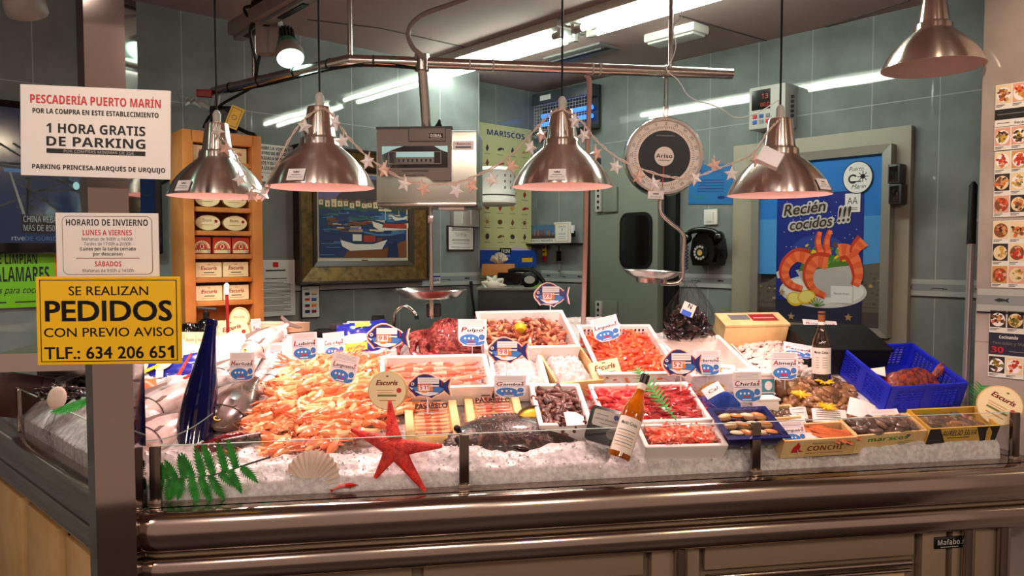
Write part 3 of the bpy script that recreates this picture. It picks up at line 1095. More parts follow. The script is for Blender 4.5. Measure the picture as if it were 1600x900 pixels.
# ceiling rail with transformer and the two green-tinted spots
mat('track_grey', (126, 116, 110), .45)
mat('spot_glass', (190, 255, 226), .3, emit=7.0)
mat('spot_green', (70, 140, 100), .35, .4)
def track_spot(head, dia, label, aim, boxpx, up):
    t = thing('track_spotlight', label, 'spotlight', T(*head), 'green tinted track spotlights')
    d = (Vector(aim) - head).normalized()
    q = d.to_track_quat('-Z', 'Y').to_matrix().to_4x4()
    b = MB(); b.lathe([(dia * .48, 0), (dia * .5, .004), (dia * .5, .035), (dia * .43, .05), (dia * .40, .06)], 'grey_plastic', q, seg=32, caps=False); b.obj('lamp_ring', t)
    b = MB(); b.disc(0, 0, dia * .475, dia * .475, .003, 'spot_glass', q, seg=32); b.obj('lens', t, smooth=False)
    b = MB(); b.lathe([(dia * .42, .05), (dia * .38, .075), (dia * .30, .09)], 'spot_green', q, seg=24, caps=False)
    for i in range(14):
        a = 2 * math.pi * i / 14
        b.box((dia * .27 * math.cos(a), dia * .27 * math.sin(a), .115), (.004, .014, .05), 'dark_grey', q @ RZ(0))
    b.lathe([(dia * .24, .085), (dia * .24, .145)], 'black', q, seg=20); b.obj('heat_sink', t)
    b = MB(); b.tube(up, .008, 'track_grey'); b.obj('bracket', t)
    l = bpy.data.lights.new('spot_light', 'SPOT'); l.energy = SPOT_WATT; l.color = (.72, 1, .86); l.spot_size = R(95); l.spot_blend = .6; l.shadow_soft_size = .04
    o = bpy.data.objects.new('spot_light', l); COL.objects.link(o); o.parent = t; o.matrix_local = q @ T(0, 0, -.012)
h = at_y(454, 92, 2.75)
track_spot(h, .10, 'greenish white spotlight under the ceiling track, before the left wall', at_y(560, 620, 2.1), None, [(0, 0, .05), (.0, .06, .06), (-.05, .08, .10), (-.08, .08, .14)])
h2 = at_y(43, 22, 2.1)
track_spot(h2, .105, 'greenish white spotlight in the upper corner above the parking sign', at_y(180, 560, 2.9), None, [(0, 0, .05), (0, .05, .1), (0, .05, .3)])
ta, tb_ = at_y(372, 48, 3.0), at_y(492, -22, 2.45)
td = (tb_ - ta).normalized()
tt = thing('ceiling_track', 'grey ceiling track crossing the top edge, with transformer box', 'track', T(*ta))
ti = tt.matrix_world.inverted()
M = ti @ basis((ta + tb_) / 2, td, V3(0, 0, 1).cross(td).normalized(), td.cross(V3(0, 0, 1).cross(td)).normalized())
LT = (tb_ - ta).length
b = MB(); b.box((0, 0, 0), (LT, .085, .05), 'track_grey', M, .006); b.box((0, .0, -.03), (LT, .04, .02), 'mid_grey', M, .003); b.box((-LT * .22, -.0, -.041), (LT * .3, .022, .006), 'black', M); b.box((LT * .25, -.0, -.041), (LT * .3, .022, .006), 'black', M); b.obj('channel', tt)
g = at_y(421, 58, 2.8)
b = MB(); b.box((0, 0, 0), (.085, .06, .13), 'track_grey', ti @ T(*g), .005); b.box((.0, 0, .08), (.03, .03, .05), 'dark_grey', ti @ T(*g)); b.obj('transformer', tt)
for pts in ([(420, 0, 2.8), (404, 8, 2.8), (383, 12, 2.8), (386, 24, 2.8), (396, 32, 2.8), (391, 48, 2.8), (394, 70, 2.85), (400, 98, 2.9), (399, 125, 2.95), (400, 132, 2.96)], [(416, 2, 2.8), (418, 28, 2.8), (414, 60, 2.8), (404, 95, 2.88), (401, 115, 2.93), (399, 130, 2.96), (388, 140, 3.0), (362, 154, 3.02), (344, 165, 3.06), (326, 184, 3.1), (318, 200, 3.1)]):
    b = MB(); b.tube([ti @ q for q in smooth_path([at_y(*p) for p in pts], 5)], .006, 'black', seg=6); b.obj('cable', tt)
b = MB(); b.ball(ti @ at_y(404, 8, 2.78), (.03, .02, .022), 'black'); b.obj('plug', tt)
# beige hose from the ceiling to the scale tube
b = MB(); b.tube(smooth_path([at_y(x, y, 2.62) for x, y in ((740, -6), (700, 8), (662, 22), (643, 38), (638, 55), (645, 74), (658, 86), (662, 92))], 6), .0085, 'grey_plastic', seg=8)
tag(b.obj('hose'), 'beige hose curling from the ceiling down to the tube rail', 'hose')
mat('pink_tube', (176, 140, 132), .4)
# white tube hanging behind the third lamp, and thin white cords
b = MB(); q = rail_at(915)
b.tube(smooth_path([V3(q.x, q.y + .01, RAILZ - .02), at_y(921, 130, 2.76), at_y(920, 180, 2.78), at_y(917, 260, 2.8), at_y(915, 360, 2.85), at_y(911, 520, 2.92)], 6), .0095, 'pink_tube', seg=10)
tag(b.obj('drain_tube'), 'thin pale vertical tube hanging from the rail down beside the door', 'tube')
b = MB()
b.tube(smooth_path([at_y(x, y, 2.76) for x, y in ((1041, 100), (1043, 112), (1056, 122), (1064, 132), (1074, 148), (1090, 158), (1110, 163), (1130, 172), (1150, 184), (1180, 178), (1205, 164), (1217, 157), (1216, 170), (1214, 186))], 5), .0022, 'white', seg=6)
tag(b.obj('cord'), 'thin white cord running from the rail end to the highest garland lamp', 'cord')
b = MB()
b.tube(smooth_path([at_y(x, y, 2.78) for x, y in ((1058, 12), (1066, 20), (1062, 30), (1052, 45), (1056, 70), (1052, 88), (1046, 100), (1052, 108))], 5), .002, 'white', seg=6)
tag(b.obj('cord'), 'thin white cord coiled round the rail support above the dial scale', 'cord')

# ------------------------------------------------------------------ things on the left wall
mat('tv_black', (12, 12, 14), .15, coat=.4)
mat('tv_screen', (18, 34, 62), .12, emit=.25, coat=.3)
mat('tv_blue', (52, 92, 140), .3, emit=.2)
mat('tv_strut', (30, 26, 34), .4)
mat('tv_text', (140, 150, 158), .3, emit=.12)
c0, c1 = hit(-60, 270, LWALL), hit(244, 300, LWALL)
M, w, h = wrect(LWALL, -60, 190, 244, 352, .06)
M = face((hit(-60, 277, LWALL) + hit(244, 277, LWALL)) / 2 + LN * .08 + V3(0, 0, -.02), LN)
w = (hit(-60, 277, LWALL) - hit(244, 277, LWALL)).length; h = .60
tv = thing('television', 'wall mounted television showing news, behind the parking sign', 'television', M)
b = MB(); b.box((0, 0, -.025), (w, h, .05), 'tv_black', None, .01); b.obj('case', tv)
b = MB(); b.rect(-w / 2 + .03, -h / 2 + .045, w / 2 - .03, h / 2 - .03, .001, 'tv_screen')
rg = random.Random(2)
for i in range(26):
    x = rg.uniform(-w / 2 + .06, w / 2 - .06); L = rg.uniform(.06, .3); a = rg.choice([0, 1.57, .5, -.6]) + rg.uniform(-.1, .1)
    y = rg.uniform(-.12, .12)
    b.rect(-L / 2, -.004, L / 2, .004, .0015, 'tv_strut', T(max(-w / 2 + .2, min(w / 2 - .2, x)), y, 0) @ RZ(a))
tvx = lambda px: (M.inverted() @ hit(px, 330, (M.translation, LN))).x
b.rect(tvx(33), -.215, tvx(125), -.142, .002, 'tv_black')
b.text('CHINA REBAJARÁ LOS', tvx(36), -.172, .024, 'tv_text', .0025, w=tvx(125) - tvx(36), al='L'); b.text('MÁS DE 850 PRODUC', tvx(36), -.207, .024, 'tv_text', .0025, w=tvx(122) - tvx(36), al='L')
b.text('rtve', tvx(17), -.245, .018, 'tv_text', .0025, al='L'); b.text('DE GÜRIÇEL EN DIRECTO', tvx(38), -.245, .016, 'tv_blue', .0025, al='L', w=.28)
b.rect(tvx(8), .02, tvx(45), .035, .0017, 'tv_blue'); b.disc(tvx(120), -.02, .012, .016, .002, 'screen_lit')
b.flat([(tvx(16), .02), (tvx(19), .02), (tvx(42), -.16), (tvx(38), -.17)], .0018, 'mid_grey')
b.obj('screen', tv, smooth=False)
b = MB(); b.tube([M.inverted() @ q for q in smooth_path([hit(235, 292, (LP + LN * .02, LN)), hit(255, 286, (LP + LN * .02, LN)), hit(275, 274, (LP + LN * .02, LN))], 5)], .006, 'black'); b.obj('power_cord', tv)
# green squid sign, the orange card beside it
def sign(name, label, cat, M, w, h, m, draw, th=.004, group=None, edge=None):
    b = MB()
    b.box((0, 0, -th / 2), (w, h, th), m, None, .0 if th < .006 else .002)
    draw(b, w, h)
    o = b.obj(name, None, M, smooth=False)
    return tag(o, label, cat, group)
M = face((hit(-58, 432, LWALL) + hit(84, 432, LWALL)) / 2 + LN * .02, LN)
w = (hit(-58, 432, LWALL) - hit(84, 432, LWALL)).length
def d(b, w, h):
    b.text('SE LIMPIAN', w * .30, h * .20, h * .17, 'ink', .001, w=w * .48, al='R', bold=.05)
    b.text('CALAMARES', w * .435, -h * .08, h * .235, 'ink', .001, w=w * .68, al='R', bold=.05)
    b.text('listos para cocinar', w * .42, -h * .27, h * .12, 'ink', .001, w=w * .72, al='R', shear=.35)
    for i in range(3): b.rect(w / 2 - .34 + i * .1, -h * .42, w / 2 - .27 + i * .1, -h * .40, .001, 'ink')
sign('wall_sign', 'lime green sign about cleaning squid, low on the wall by the column', 'sign', M, w, .25, 'lime', d)
M, w, h = wrect(LWALL, 84, 394, 100, 450, .018)
sign('wall_sign', 'narrow orange card beside the lime green squid sign', 'sign', M, .12, .17, 'orange', lambda b, w, h: b.text('L', -w * .3, h * .18, .035, 'ink', .001, bold=.04))
# framed harbour painting
mat('frame_gold', (120, 92, 46), .35, .5, noise=(30, (74, 54, 28), .35, .7))
mat('frame_edge', (52, 36, 24), .4)
mat('linen', (222, 212, 190), .7)
M, w, h = wrect(LWALL, 462, 236, 664, 441, .03)
pt = thing('framed_painting', 'painting of moored fishing boats in a wide dull gold frame', 'painting', M)
fwid = .125
b = MB()
def mitre(b, w, h, fw, z0, z1, zi, m):
    o = [(-w / 2, -h / 2), (w / 2, -h / 2), (w / 2, h / 2), (-w / 2, h / 2)]
    i = [(-w / 2 + fw, -h / 2 + fw), (w / 2 - fw, -h / 2 + fw), (w / 2 - fw, h / 2 - fw), (-w / 2 + fw, h / 2 - fw)]
    vs = [(x, y, z0) for x, y in o] + [(x, y, z1) for x, y in o] + [(x, y, zi) for x, y in i] + [(x, y, z0) for x, y in i]
    fs = []
    for k in range(4):
        q = (k + 1) % 4
        fs += [(k, q, 4 + q, 4 + k), (4 + k, 4 + q, 8 + q, 8 + k), (8 + k, 8 + q, 12 + q, 12 + k)]
    b.add(vs, fs, m)
mitre(b, w, h, fwid * .72, -.03, .035, .012, 'frame_gold')
mitre(b, w, h, .012, -.03, .04, .038, 'frame_edge')
mitre(b, w - fwid * 1.40, h - fwid * 1.40, .028, -.03, .018, .006, 'frame_edge')
b.obj('frame', pt, smooth=False)
cw, chh = w - fwid * 1.85, h - fwid * 1.85
b = MB(); b.rect(-cw / 2 - .02, -chh / 2 - .02, cw / 2 + .02, chh / 2 + .02, -.004, 'linen'); b.rect(-.02, -chh / 2 - .004, .02, -chh / 2 + .006, -.001, 'frame_gold'); b.obj('mount', pt, smooth=False)
for n_, c_ in (('p_sky', (96, 104, 150)), ('p_hill', (58, 48, 52)), ('p_hill2', (88, 86, 128)), ('p_house', (206, 186, 150)), ('p_roof', (122, 70, 52)), ('p_green', (44, 66, 44)), ('p_water', (28, 48, 92)), ('p_water2', (70, 110, 150)), ('p_refl', (150, 120, 92)), ('p_boat', (220, 214, 206)), ('p_hull', (30, 44, 78)), ('p_red', (150, 48, 40)), ('p_brown', (110, 62, 32)), ('p_deep', (18, 34, 74)), ('p_teal', (44, 92, 100))):
    mat(n_, c_, .5, bump=(60, .3, .002))
x0, y0 = -cw / 2 + .012, -chh / 2 + .018
PW, PH = cw - .024, chh - .03
def PX(x, y): return (x0 + x * PW, y0 + y * PH)
b = MB()
def q4(x_, y_, x2, y2, z, m): b.rect(*PX(x_, y_), *PX(x2, y2), z, m)
q4(0, 0, 1, 1, 0, 'p_water'); q4(0, .64, 1, 1, .0003, 'p_sky')
b.flat([PX(*p) for p in ((0, .66), (0, .85), (.12, .90), (.22, .82), (.3, .66))], .0006, 'p_hill2')
b.flat([PX(*p) for p in ((.15, .66), (.22, .76), (.34, .86), (.5, .95), (1, .97), (1, .64))], .0008, 'p_hill')
q4(0, .57, 1, .66, .0010, 'p_green')
rg = random.Random(8)
for i in range(15):
    x = i / 15; hh = rg.uniform(.05, .09); y_ = .605 + rg.uniform(-.01, .015)
    q4(x, y_, x + rg.uniform(.045, .062), y_ + hh, .0012, 'p_house')
    b.flat([PX(x - .004, y_ + hh), PX(x + .066, y_ + hh), PX(x + .033, y_ + hh + .03)], .0014, 'p_roof')
    q4(x + .02, y_ + .02, x + .03, y_ + .045, .0015, 'p_deep')
for i in range(80):
    x, y_ = rg.uniform(0, .85), rg.uniform(.30, .575); L = rg.uniform(.04, .16)
    q4(x, y_, min(1, x + L), y_ + rg.uniform(.008, .03), .0013 + i * 2e-6, rg.choice(['p_refl', 'p_house', 'p_water2', 'p_water', 'p_teal', 'p_brown']))
for i in range(22):
    x, y_ = rg.uniform(0, .3), rg.uniform(.02, .45)
    q4(x, y_, x + rg.uniform(.05, .2), y_ + .012, .0014 + i * 2e-6, rg.choice(['p_water', 'p_deep', 'p_water2']))
b.flat([PX(*p) for p in ((.26, 0), (1, 0), (1, .22), (.7, .10), (.3, .08))], .0016, 'p_brown')
b.flat([PX(*p) for p in ((.76, 0), (.9, 0), (.88, .2), (.78, .16))], .0018, 'p_deep')
def boat(x, y, L, hgt, hull, trim, z):
    b.flat([PX(x, y + hgt), PX(x + .04 * L, y + hgt * .35), PX(x + .2 * L, y), PX(x + .85 * L, y + .02), PX(x + L, y + hgt * 1.1), PX(x + .6 * L, y + hgt * .72), PX(x + .3 * L, y + hgt * .72)], z, hull)
    b.flat([PX(x, y + hgt), PX(x + .01, y + hgt * .8), PX(x + .3 * L, y + hgt * .5), PX(x + .65 * L, y + hgt * .5), PX(x + .99 * L, y + hgt * .9), PX(x + L, y + hgt * 1.1), PX(x + .6 * L, y + hgt * .72), PX(x + .3 * L, y + hgt * .72)], z + .0003, trim)
boat(.22, .08, .56, .16, 'p_boat', 'p_hull', .0030)
q4(.36, .20, .46, .28, .0036, 'p_boat'); q4(.48, .19, .62, .27, .0036, 'p_red'); q4(.64, .2, .7, .24, .0036, 'p_brown')
boat(.58, .33, .5, .14, 'p_boat', 'p_hull', .0022); b.flat([PX(*p) for p in ((.7, .37), (1.0, .36), (1.0, .42), (.72, .42))], .0027, 'p_red'); q4(.70, .46, .78, .54, .0028, 'p_water2')
boat(.48, .22, .5, .1, 'p_hull', 'p_water2', .0020); boat(0, .47, .14, .05, 'p_hull', 'p_teal', .0020); boat(.32, .44, .24, .06, 'p_teal', 'p_green', .0020); boat(.82, .46, .2, .08, 'p_boat', 'p_teal', .0020); boat(.36, .38, .18, .07, 'p_brown', 'p_roof', .0020)
b.rect(*PX(.74, .46), *PX(.745, .58), .0028, 'p_boat'); b.rect(*PX(.90, .52), *PX(.905, .62), .0028, 'p_boat')
b.obj('canvas', pt, smooth=False)
# notice about alcohol
M, w, h = wrect(LWALL, 383, 226, 458, 284, .01)
def d(b, w, h):
    for i, s in enumerate(('SE PROHIBE LA VENTA Y', 'SUMINISTRO DE BEBIDAS', 'ALCOHÓLICAS A MENORES', 'DE 18 AÑOS Y SU CONSUMO', 'POR LOS MISMOS')):
        b.text(s, 0, h * (.36 - i * .135), h * .085, 'ink', .001, w=w * (.86 if i < 4 else .5), bold=.03)
    b.rect(-w * .45, -h * .27, w * .45, -h * .26, .001, 'ink'); b.rect(-w * .25, -h * .42, -w * .14, -h * .36, .001, 'dark_red'); b.rect(-w * .05, -h * .39, w * .3, -h * .375, .001, 'ink_grey')
sign('wall_notice', 'white printed notice on alcohol sales beside the painting', 'notice', M, w, h, 'paper', d)
M, w, h = wrect(LWALL, 400, 406, 461, 494, .012)
def d(b, w, h):
    b.rect(-w * .07, h * .37, w * .07, h * .46, .001, 'red'); b.rect(-w * .25, h * .30, w * .25, h * .325, .001, 'ink'); b.rect(-w * .28, h * .16, w * .28, h * .175, .001, 'ink_grey')
    for i in range(22):
        if i in (5, 11, 17): continue
        y = h * (.1 - i * .024)
        b.rect(-w * .38, y - .0012, w * (.38 if i % 5 else .2), y + .0012, .001, 'ink_grey')
sign('wall_notice', 'white official letter with red crest hung under the alcohol notice', 'notice', M, w, h, 'paper', d)
M, w, h = wrect(LWALL, 471, 446, 500, 497, .014)
def d(b, w, h):
    b.rect(-w * .46, -h * .47, w * .46, h * .47, .0005, 'paper')
    cs = ['ink', 'yellow', 'red', 'blue', 'dark_grey', 'orange', 'ink', 'dark_red']
    b.rect(-w * .4, h * .38, -w * .1, h * .40, .001, 'ink')
    for i in range(4):
        for j in range(2): b.rect(w * (-.32 + j * .36), h * (.2 - i * .18), w * (-.06 + j * .36), h * (.29 - i * .18), .001, cs[i * 2 + j]); b.rect(w * (-.32 + j * .36), h * (.2 - i * .18), w * (-.06 + j * .36), h * (.225 - i * .18), .0012, cs[(i + j * 3) % 8])
sign('card_poster', 'small black framed poster of payment card marks', 'poster', M, w, h, 'black', d, .008)
M, w, h = wrect(LWALL, 671, 431, 688, 443, .006)
def d(b, w, h):
    b.rect(-w / 2, h * .3, w / 2, h / 2, .0005, 'navy'); b.text('VISA', 0, -h * .22, h * .38, 'navy', .001, w=w * .75, bold=.03, shear=.2)
sign('card_sticker', 'small white and blue payment sticker beside the painting frame', 'sticker', M, w, h, 'paper', d, .002)
M, w, h = wrect(LWALL, 699, 353, 741, 392, .012)
def d(b, w, h):
    b.rect(-w * .45, -h * .44, w * .45, h * .44, .0005, 'paper'); b.text('Certificat', 0, h * .08, h * .12, 'ink_grey', .001, w=w * .4)
    for y, q in ((.36, .3), (.3, .35), (-.06, .32), (-.1, .34), (-.2, .3), (-.36, .36)): b.rect(-w * q, h * y, w * q, h * (y + .02), .001, 'ink_grey')
sign('framed_certificate', 'small framed certificate on the wall beneath the paper roll dispenser', 'certificate', M, w, h, 'frame_edge', d, .01)
# paper roll dispenser on the wall's outer corner
M, w, h = wrect(LWALL, 706, 322, 746, 354, .02)
t = thing('roll_dispenser', 'white round paper roll dispenser at the wall corner by the seafood chart', 'dispenser', M)
b = MB(); b.box((0, 0, .0), (w, h, .04), 'light_grey', None, .006); b.box((-.04, .0, .022), (.004, h * .8, .01), 'white'); b.box((.03, 0, .022), (.004, h * .8, .01), 'white'); b.obj('bracket', t)
b = MB(); b.lathe([(.0, 0), (.12, .0), (.135, .012), (.135, .03), (.125, .05), (.125, .19), (.13, .2), (.11, .22), (0, .22)], 'white', T(.085, .06, .17) @ RX(-math.pi / 2), seg=40); b.lathe([(.1255, .052), (.1262, .056), (.1255, .060)], 'dark_grey', T(.085, .06, .17) @ RX(-math.pi / 2), seg=40, caps=False)
Mq = T(.085, .06, .17)
for i in range(5):
    for j in range(3):
        a = R(-10 + i * 20)
        b.rect(-.004, .09 + j * .035, .004, .105 + j * .035, .1258, 'ink', Mq @ RY(a))
b.obj('roll_cover', t)
# clear bag and the camera with the yellow tag near the rail's end
b = MB()
p = hit(305, 172, (LP + LN * .10, LN))
b.lathe([(.045, .10), (.075, .07), (.055, .0), (.04, -.08), (.03, -.13), (.005, -.14)], 'glass', T(*p), seg=14, caps=False)
for i in range(9):
    a = i * .7
    b.box((.03 * math.cos(a), .03 * math.sin(a), .04 + .01 * math.sin(a * 3)), (.05, .002, .012), 'light_grey', T(*p) @ RZ(a) @ RY(.6 * math.sin(i * 2)), 0)
tag(b.obj('plastic_bag'), 'clear crumpled plastic bag hanging on the tiled wall', 'plastic bag')
c = at_y(350, 187, 3.12)
t = thing('wall_camera', 'small black camera with a yellow paper tag above the tin shelf', 'camera', face(c, (.2, -1, 0)))
b = MB(); b.box((0, 0, 0), (.10, .10, .08), 'black', None, .01); b.tube([(0, 0, .04), (0, 0, .055)], .03, 'dark_grey', seg=20); b.obj('body', t)
b = MB(); M = T(.05, .0, .06) @ RZ(R(-22)); b.box((0, 0, 0), (.052, .09, .003), 'yellow', M); b.rect(-.019, -.038, .019, -.036, .002, 'ink', M); b.rect(-.019, .036, .019, .038, .002, 'ink', M); b.ring(0, 0, .008, .010, .002, 'ink', M); b.rect(-.02, -.038, -.0185, .038, .002, 'ink', M); b.rect(.0185, -.038, .02, .038, .002, 'ink', M); b.obj('tag', t)
b = MB(); b.tube(smooth_path([(.05, -.03, 0), (.09, -.05, 0), (.12, -.06, 0), (.125, -.09, 0), (.11, -.12, 0), (.09, -.13, 0)], 5), .008, 'black'); b.tube([(-.03, .05, 0), (-.02, .12, -.01)], .01, 'track_grey'); b.obj('cable', t)
b = MB(); b.box((0, 0, 0), (.06, .03, .03), 'dark_red', T(-.07, .10, .02), .004); b.obj('clamp', t)

# ------------------------------------------------------------------ the recess behind
RB = (LP - LN * .17, LN)
mat('chart_yellow', (206, 204, 150), .5)
M, w, h = wrect(RB, 748, 197, 829, 462, .0)
M = M @ T(0, 0, .008)
def d(b, w, h):
    b.text('MARISCOS', 0, h * .435, h * .032, 'navy', .001, w=w * .72, bold=.03)
    rg = random.Random(11)
    cols = ['p_brown', 'dark_grey', 'dark_red', 'p_hill', 'wood']
    for j in range(7):
        for i in range(4):
            x, y = w * (-.36 + i * .24), h * (.36 - j * .085)
            m = rg.choice(cols); k = rg.randint(0, 3)
            if k == 0: b.disc(x, y, w * .035, h * .018, .001, m, rot=rg.uniform(0, 3))
            elif k == 1:
                b.disc(x, y, w * .05, h * .008, .001, m, rot=.3); b.flat([(x + w * .04, y), (x + w * .075, y + h * .012), (x + w * .075, y - h * .006)], .001, m)
            elif k == 2:
                b.disc(x, y, w * .03, h * .012, .001, m)
                for q in range(6):
                    a = q * 1.05; b.rect(0, -.0015, w * .07, .0015, .001, m, T(x, y, 0) @ RZ(a))
            else:
                b.flat([(x, y + h * .022), (x + w * .035, y), (x, y - h * .022), (x - w * .03, y - h * .005)], .001, m)
            b.rect(x - w * .06, y - h * .035, x + w * .06, y - h * .032, .001, 'ink_grey')
    b.rect(-w * .45, -h * .28, -w * .2, -h * .25, .001, 'ink_grey'); b.rect(w * .1, -h * .28, w * .4, -h * .25, .001, 'ink_grey')
sign('seafood_chart', 'pale yellow wall chart of shellfish kinds hung in the back recess', 'chart', M, w, h, 'chart_yellow', d)
M, w, h = wrect(RB, 743, 391, 838, 418, .05)
def d(b, w, h):
    b.rect(-w * .12, h * .30, w * .07, h * .62, .001, 'black'); b.text('FROM', -w * .025, h * .36, h * .2, 'white', .0015, w=w * .14, bold=.03); b.rect(w * .25, -h * .2, w * .43, h * .05, .001, 'yellow')
    b.text('PROMOCIÓN ALTRANSE', -w * .1, h * .14, h * .08, 'white', .001, w=w * .3)
sign('blue_box', 'wide blue printed box on the back shelf under the shellfish chart', 'box', M, w, h, 'fish_blue' if False else 'blue', d, .10)
# back shelf unit in the recess: a cash desk with a coral, a shell and a till
def stand_on(px, py, Y, wid, dep, z0):
    return None
cd = at_y(796, 470, 4.35)
t = thing('cash_register', 'dark grey cash register on the back counter in the recess', 'cash register', face(V3(cd.x, cd.y, 1.0), (-.05, -1, 0)))
zt = lambda py, Y=4.35: at_y(796, py, Y).z - 1.0
b = MB(); b.box((0, (zt(500) + zt(452)) / 2, 0), (.34, zt(452) - zt(500), .3), 'dark_grey', None, .01); b.box((.0, zt(452) + .008, 0), (.36, .016, .32), 'mid_grey', None, .004); b.box((0, .11, -.0), (.42, .24, .36), 'dark_grey', None, .01); b.obj('cabinet', t)
b = MB(); b.box((.02, zt(435), -.05), (.2, .11, .03), 'black_gloss', RX(-.25), .006); b.obj('screen', t)
b = MB(); b.ball((.12, zt(436), .08), (.055, .05, .03), 'black'); b.disc(.12, zt(436), .03, .022, .112, 'light_grey'); b.obj('handset', t)
b = MB(); b.tube(smooth_path([(.0, zt(424), .05), (.06, zt(421), .07), (.14, zt(424), .08), (.19, zt(436), .09), (.22, zt(450), .1)], 5), .014, 'black'); b.obj('hose', t)
b = MB(); b.rect(-.0, 0, .1, .1, 0, 'lime'); 
c = at_y(844, 449, 4.3); b = MB(); b.box((0, 0, 0), (.12, .03, .1), 'lime', face(c, (0, -1, 0)), .004); b.box((0, -.1, 0), (.1, .18, .08), 'dark_grey', face(c, (0, -1, 0)), .004); tag(b.obj('sponge_box'), 'lime green box edge beside the cash register', 'box')
mat('coral_white', (220, 212, 196), .7)
c = at_y(779, 421, 4.62)
b = MB(); b.box((0, 0, 0), (.20, .07, .16), 'shelf_wood', face(c, (0, -1, 0)), .004); tag(b.obj('wooden_box'), 'orange wooden box under the white coral in the recess', 'box')
rg = random.Random(4)
c = at_y(780, 404, 4.6)
b = MB()
for i in range(60):
    a, e = rg.uniform(0, 6.28), rg.uniform(.05, 1.5)
    d3 = V3(math.cos(a) * math.cos(e), math.sin(a) * math.cos(e), math.sin(e))
    b.tube([V3(0, 0, -.035), d3 * .03 + V3(0, 0, -.02), d3 * .058 + V3(0, 0, -.02)], [.010, .009, .004], 'coral_white', T(*c), seg=6)
tag(b.obj('coral'), 'white branching coral ball on the orange box in the recess', 'coral')
c = at_y(771, 446, 4.25)
b = MB()
b.ball((0, 0, 0), (.05, .04, .035), 'coral_white', T(*c))
for i in range(9):
    a = i * .7; b.tube([V3(0, 0, 0), V3(.045 * math.cos(a), -.01, .045 * math.sin(a)), V3(.075 * math.cos(a), -.01, .06 * abs(math.sin(a)))], [.022, .014, .003], 'coral_white', T(*c), seg=8)
tag(b.obj('conch_shell'), 'white spiny conch shell on the cash register edge', 'shell')
# insect killer with blue tubes, high in the corner
mat('uv_blue', (40, 120, 255), .3, emit=2.2)
mat('killer_grey', (70, 76, 84), .4, .4)
M, w, h = wrect(RWALL, 842, 140, 928, 206, .07)
t = thing('insect_killer', 'grey insect killer with blue light bars high by the corner', 'insect killer', M)
b = MB(); b.box((0, h * .36, 0), (w, h * .28, .12), 'killer_grey', None, .006); b.box((0, -h * .46, 0), (w, h * .08, .12), 'killer_grey', None, .004); b.box((0, 0, -.05), (w, h, .02), 'dark_grey'); b.rect(-w * .35, h * .3, -w * .15, h * .42, .0605, 'card_white'); b.obj('housing', t)
b = MB(); b.tube([(-w * .45, -h * .02, -.01), (w * .45, -h * .02, -.01)], .014, 'uv_blue', seg=12); b.obj('blue_lamp', t)
b = MB(); b.tube([(-w * .45, -h * .22, -.01), (w * .45, -h * .22, -.01)], .014, 'uv_blue', seg=12); b.obj('blue_lamp', t)
b = MB()
for i in range(20): b.tube([(-w * .48 + i * w * .0505, -h * .44, .05), (-w * .48 + i * w * .0505, h * .23, .05)], .0016, 'light_grey', seg=4)
for i in range(9): b.tube([(-w * .48, -h * .4 + i * h * .075, .052), (w * .48, -h * .4 + i * h * .075, .052)], .0016, 'light_grey', seg=4)
b.obj('guard_grid', t)
# little shelf with photo and frame
M, w, h = wrect(RWALL, 818, 379, 901, 384, .06)
b = MB(); b.box((0, 0, 0), (w, .012, .12), 'black', None, .002); tag(b.obj('wall_shelf', None, M), 'thin black wall shelf holding a photo and small frame', 'shelf')
z = M.translation.z + .006
c = hit(843, 364, (RP + RN * .06, RN)); 
def d(b, w, h):
    b.rect(-w / 2, -h * .25, w / 2, h / 2, .0005, 'p_water2'); b.rect(-w / 2, -h * .25, w / 2, -h * .02, .0008, 'p_hill')
    rg = random.Random(1)
    for i in range(16): x = -w * .48 + i * w * .06; b.rect(x, -h * .08, x + w * .04, h * rg.uniform(.0, .3), .001, rg.choice(['p_roof', 'p_refl', 'p_hill2']))
    b.text('PUERTO MARÍN', 0, -h * .42, h * .11, 'ink', .001, w=w * .86)
wd = (hit(818, 364, RWALL) - hit(866, 364, RWALL)).length * .97
cc = Vector(c); hh = hit(843, 350, RWALL).z - hit(843, 378, RWALL).z
cc.z = z + hh / 2 + .001
sign('photo_print', 'harbour town photograph standing on the thin black shelf', 'photograph', face(cc, RN), wd, hh, 'paper', d)
c = hit(878, 363, (RP + RN * .06, RN)); w2 = (hit(866, 363, RWALL) - hit(891, 363, RWALL)).length; hh = hit(878, 346, RWALL).z - hit(878, 378, RWALL).z
cc = Vector(c); cc.z = z + hh / 2 + .001
def d(b, w, h):
    b.rect(-w * .42, -h * .44, w * .42, h * .44, .0005, 'p_house'); b.rect(-w * .38, -h * .40, w * .38, h * .40, .0007, 'paper'); b.text('7', 0, h * .05, h * .14, 'ink', .001, bold=.02)
    for y in (.3, .25, -.05, -.1, -.2, -.3): b.rect(-w * .22, h * y, w * .22, h * (y + .015), .001, 'ink_grey')
sign('framed_card', 'white framed card with a seven on the thin black shelf', 'picture frame', face(cc, RN), w2, hh, 'white', d, .012)
c = hit(895, 363, (RP + RN * .05, RN)); b = MB(); b.ring(0, -.01, .014, .022, 0, 'black'); b.box((0, .02, 0), (.02, .05, .02), 'card_white', None, .003); b.box((0, -.01, -.005), (.03, .04, .01), 'black', None, .003); tag(b.obj('tape_dispenser', None, face(c, RN)), 'small black and white tape holder beside the framed seven', 'tape dispenser')
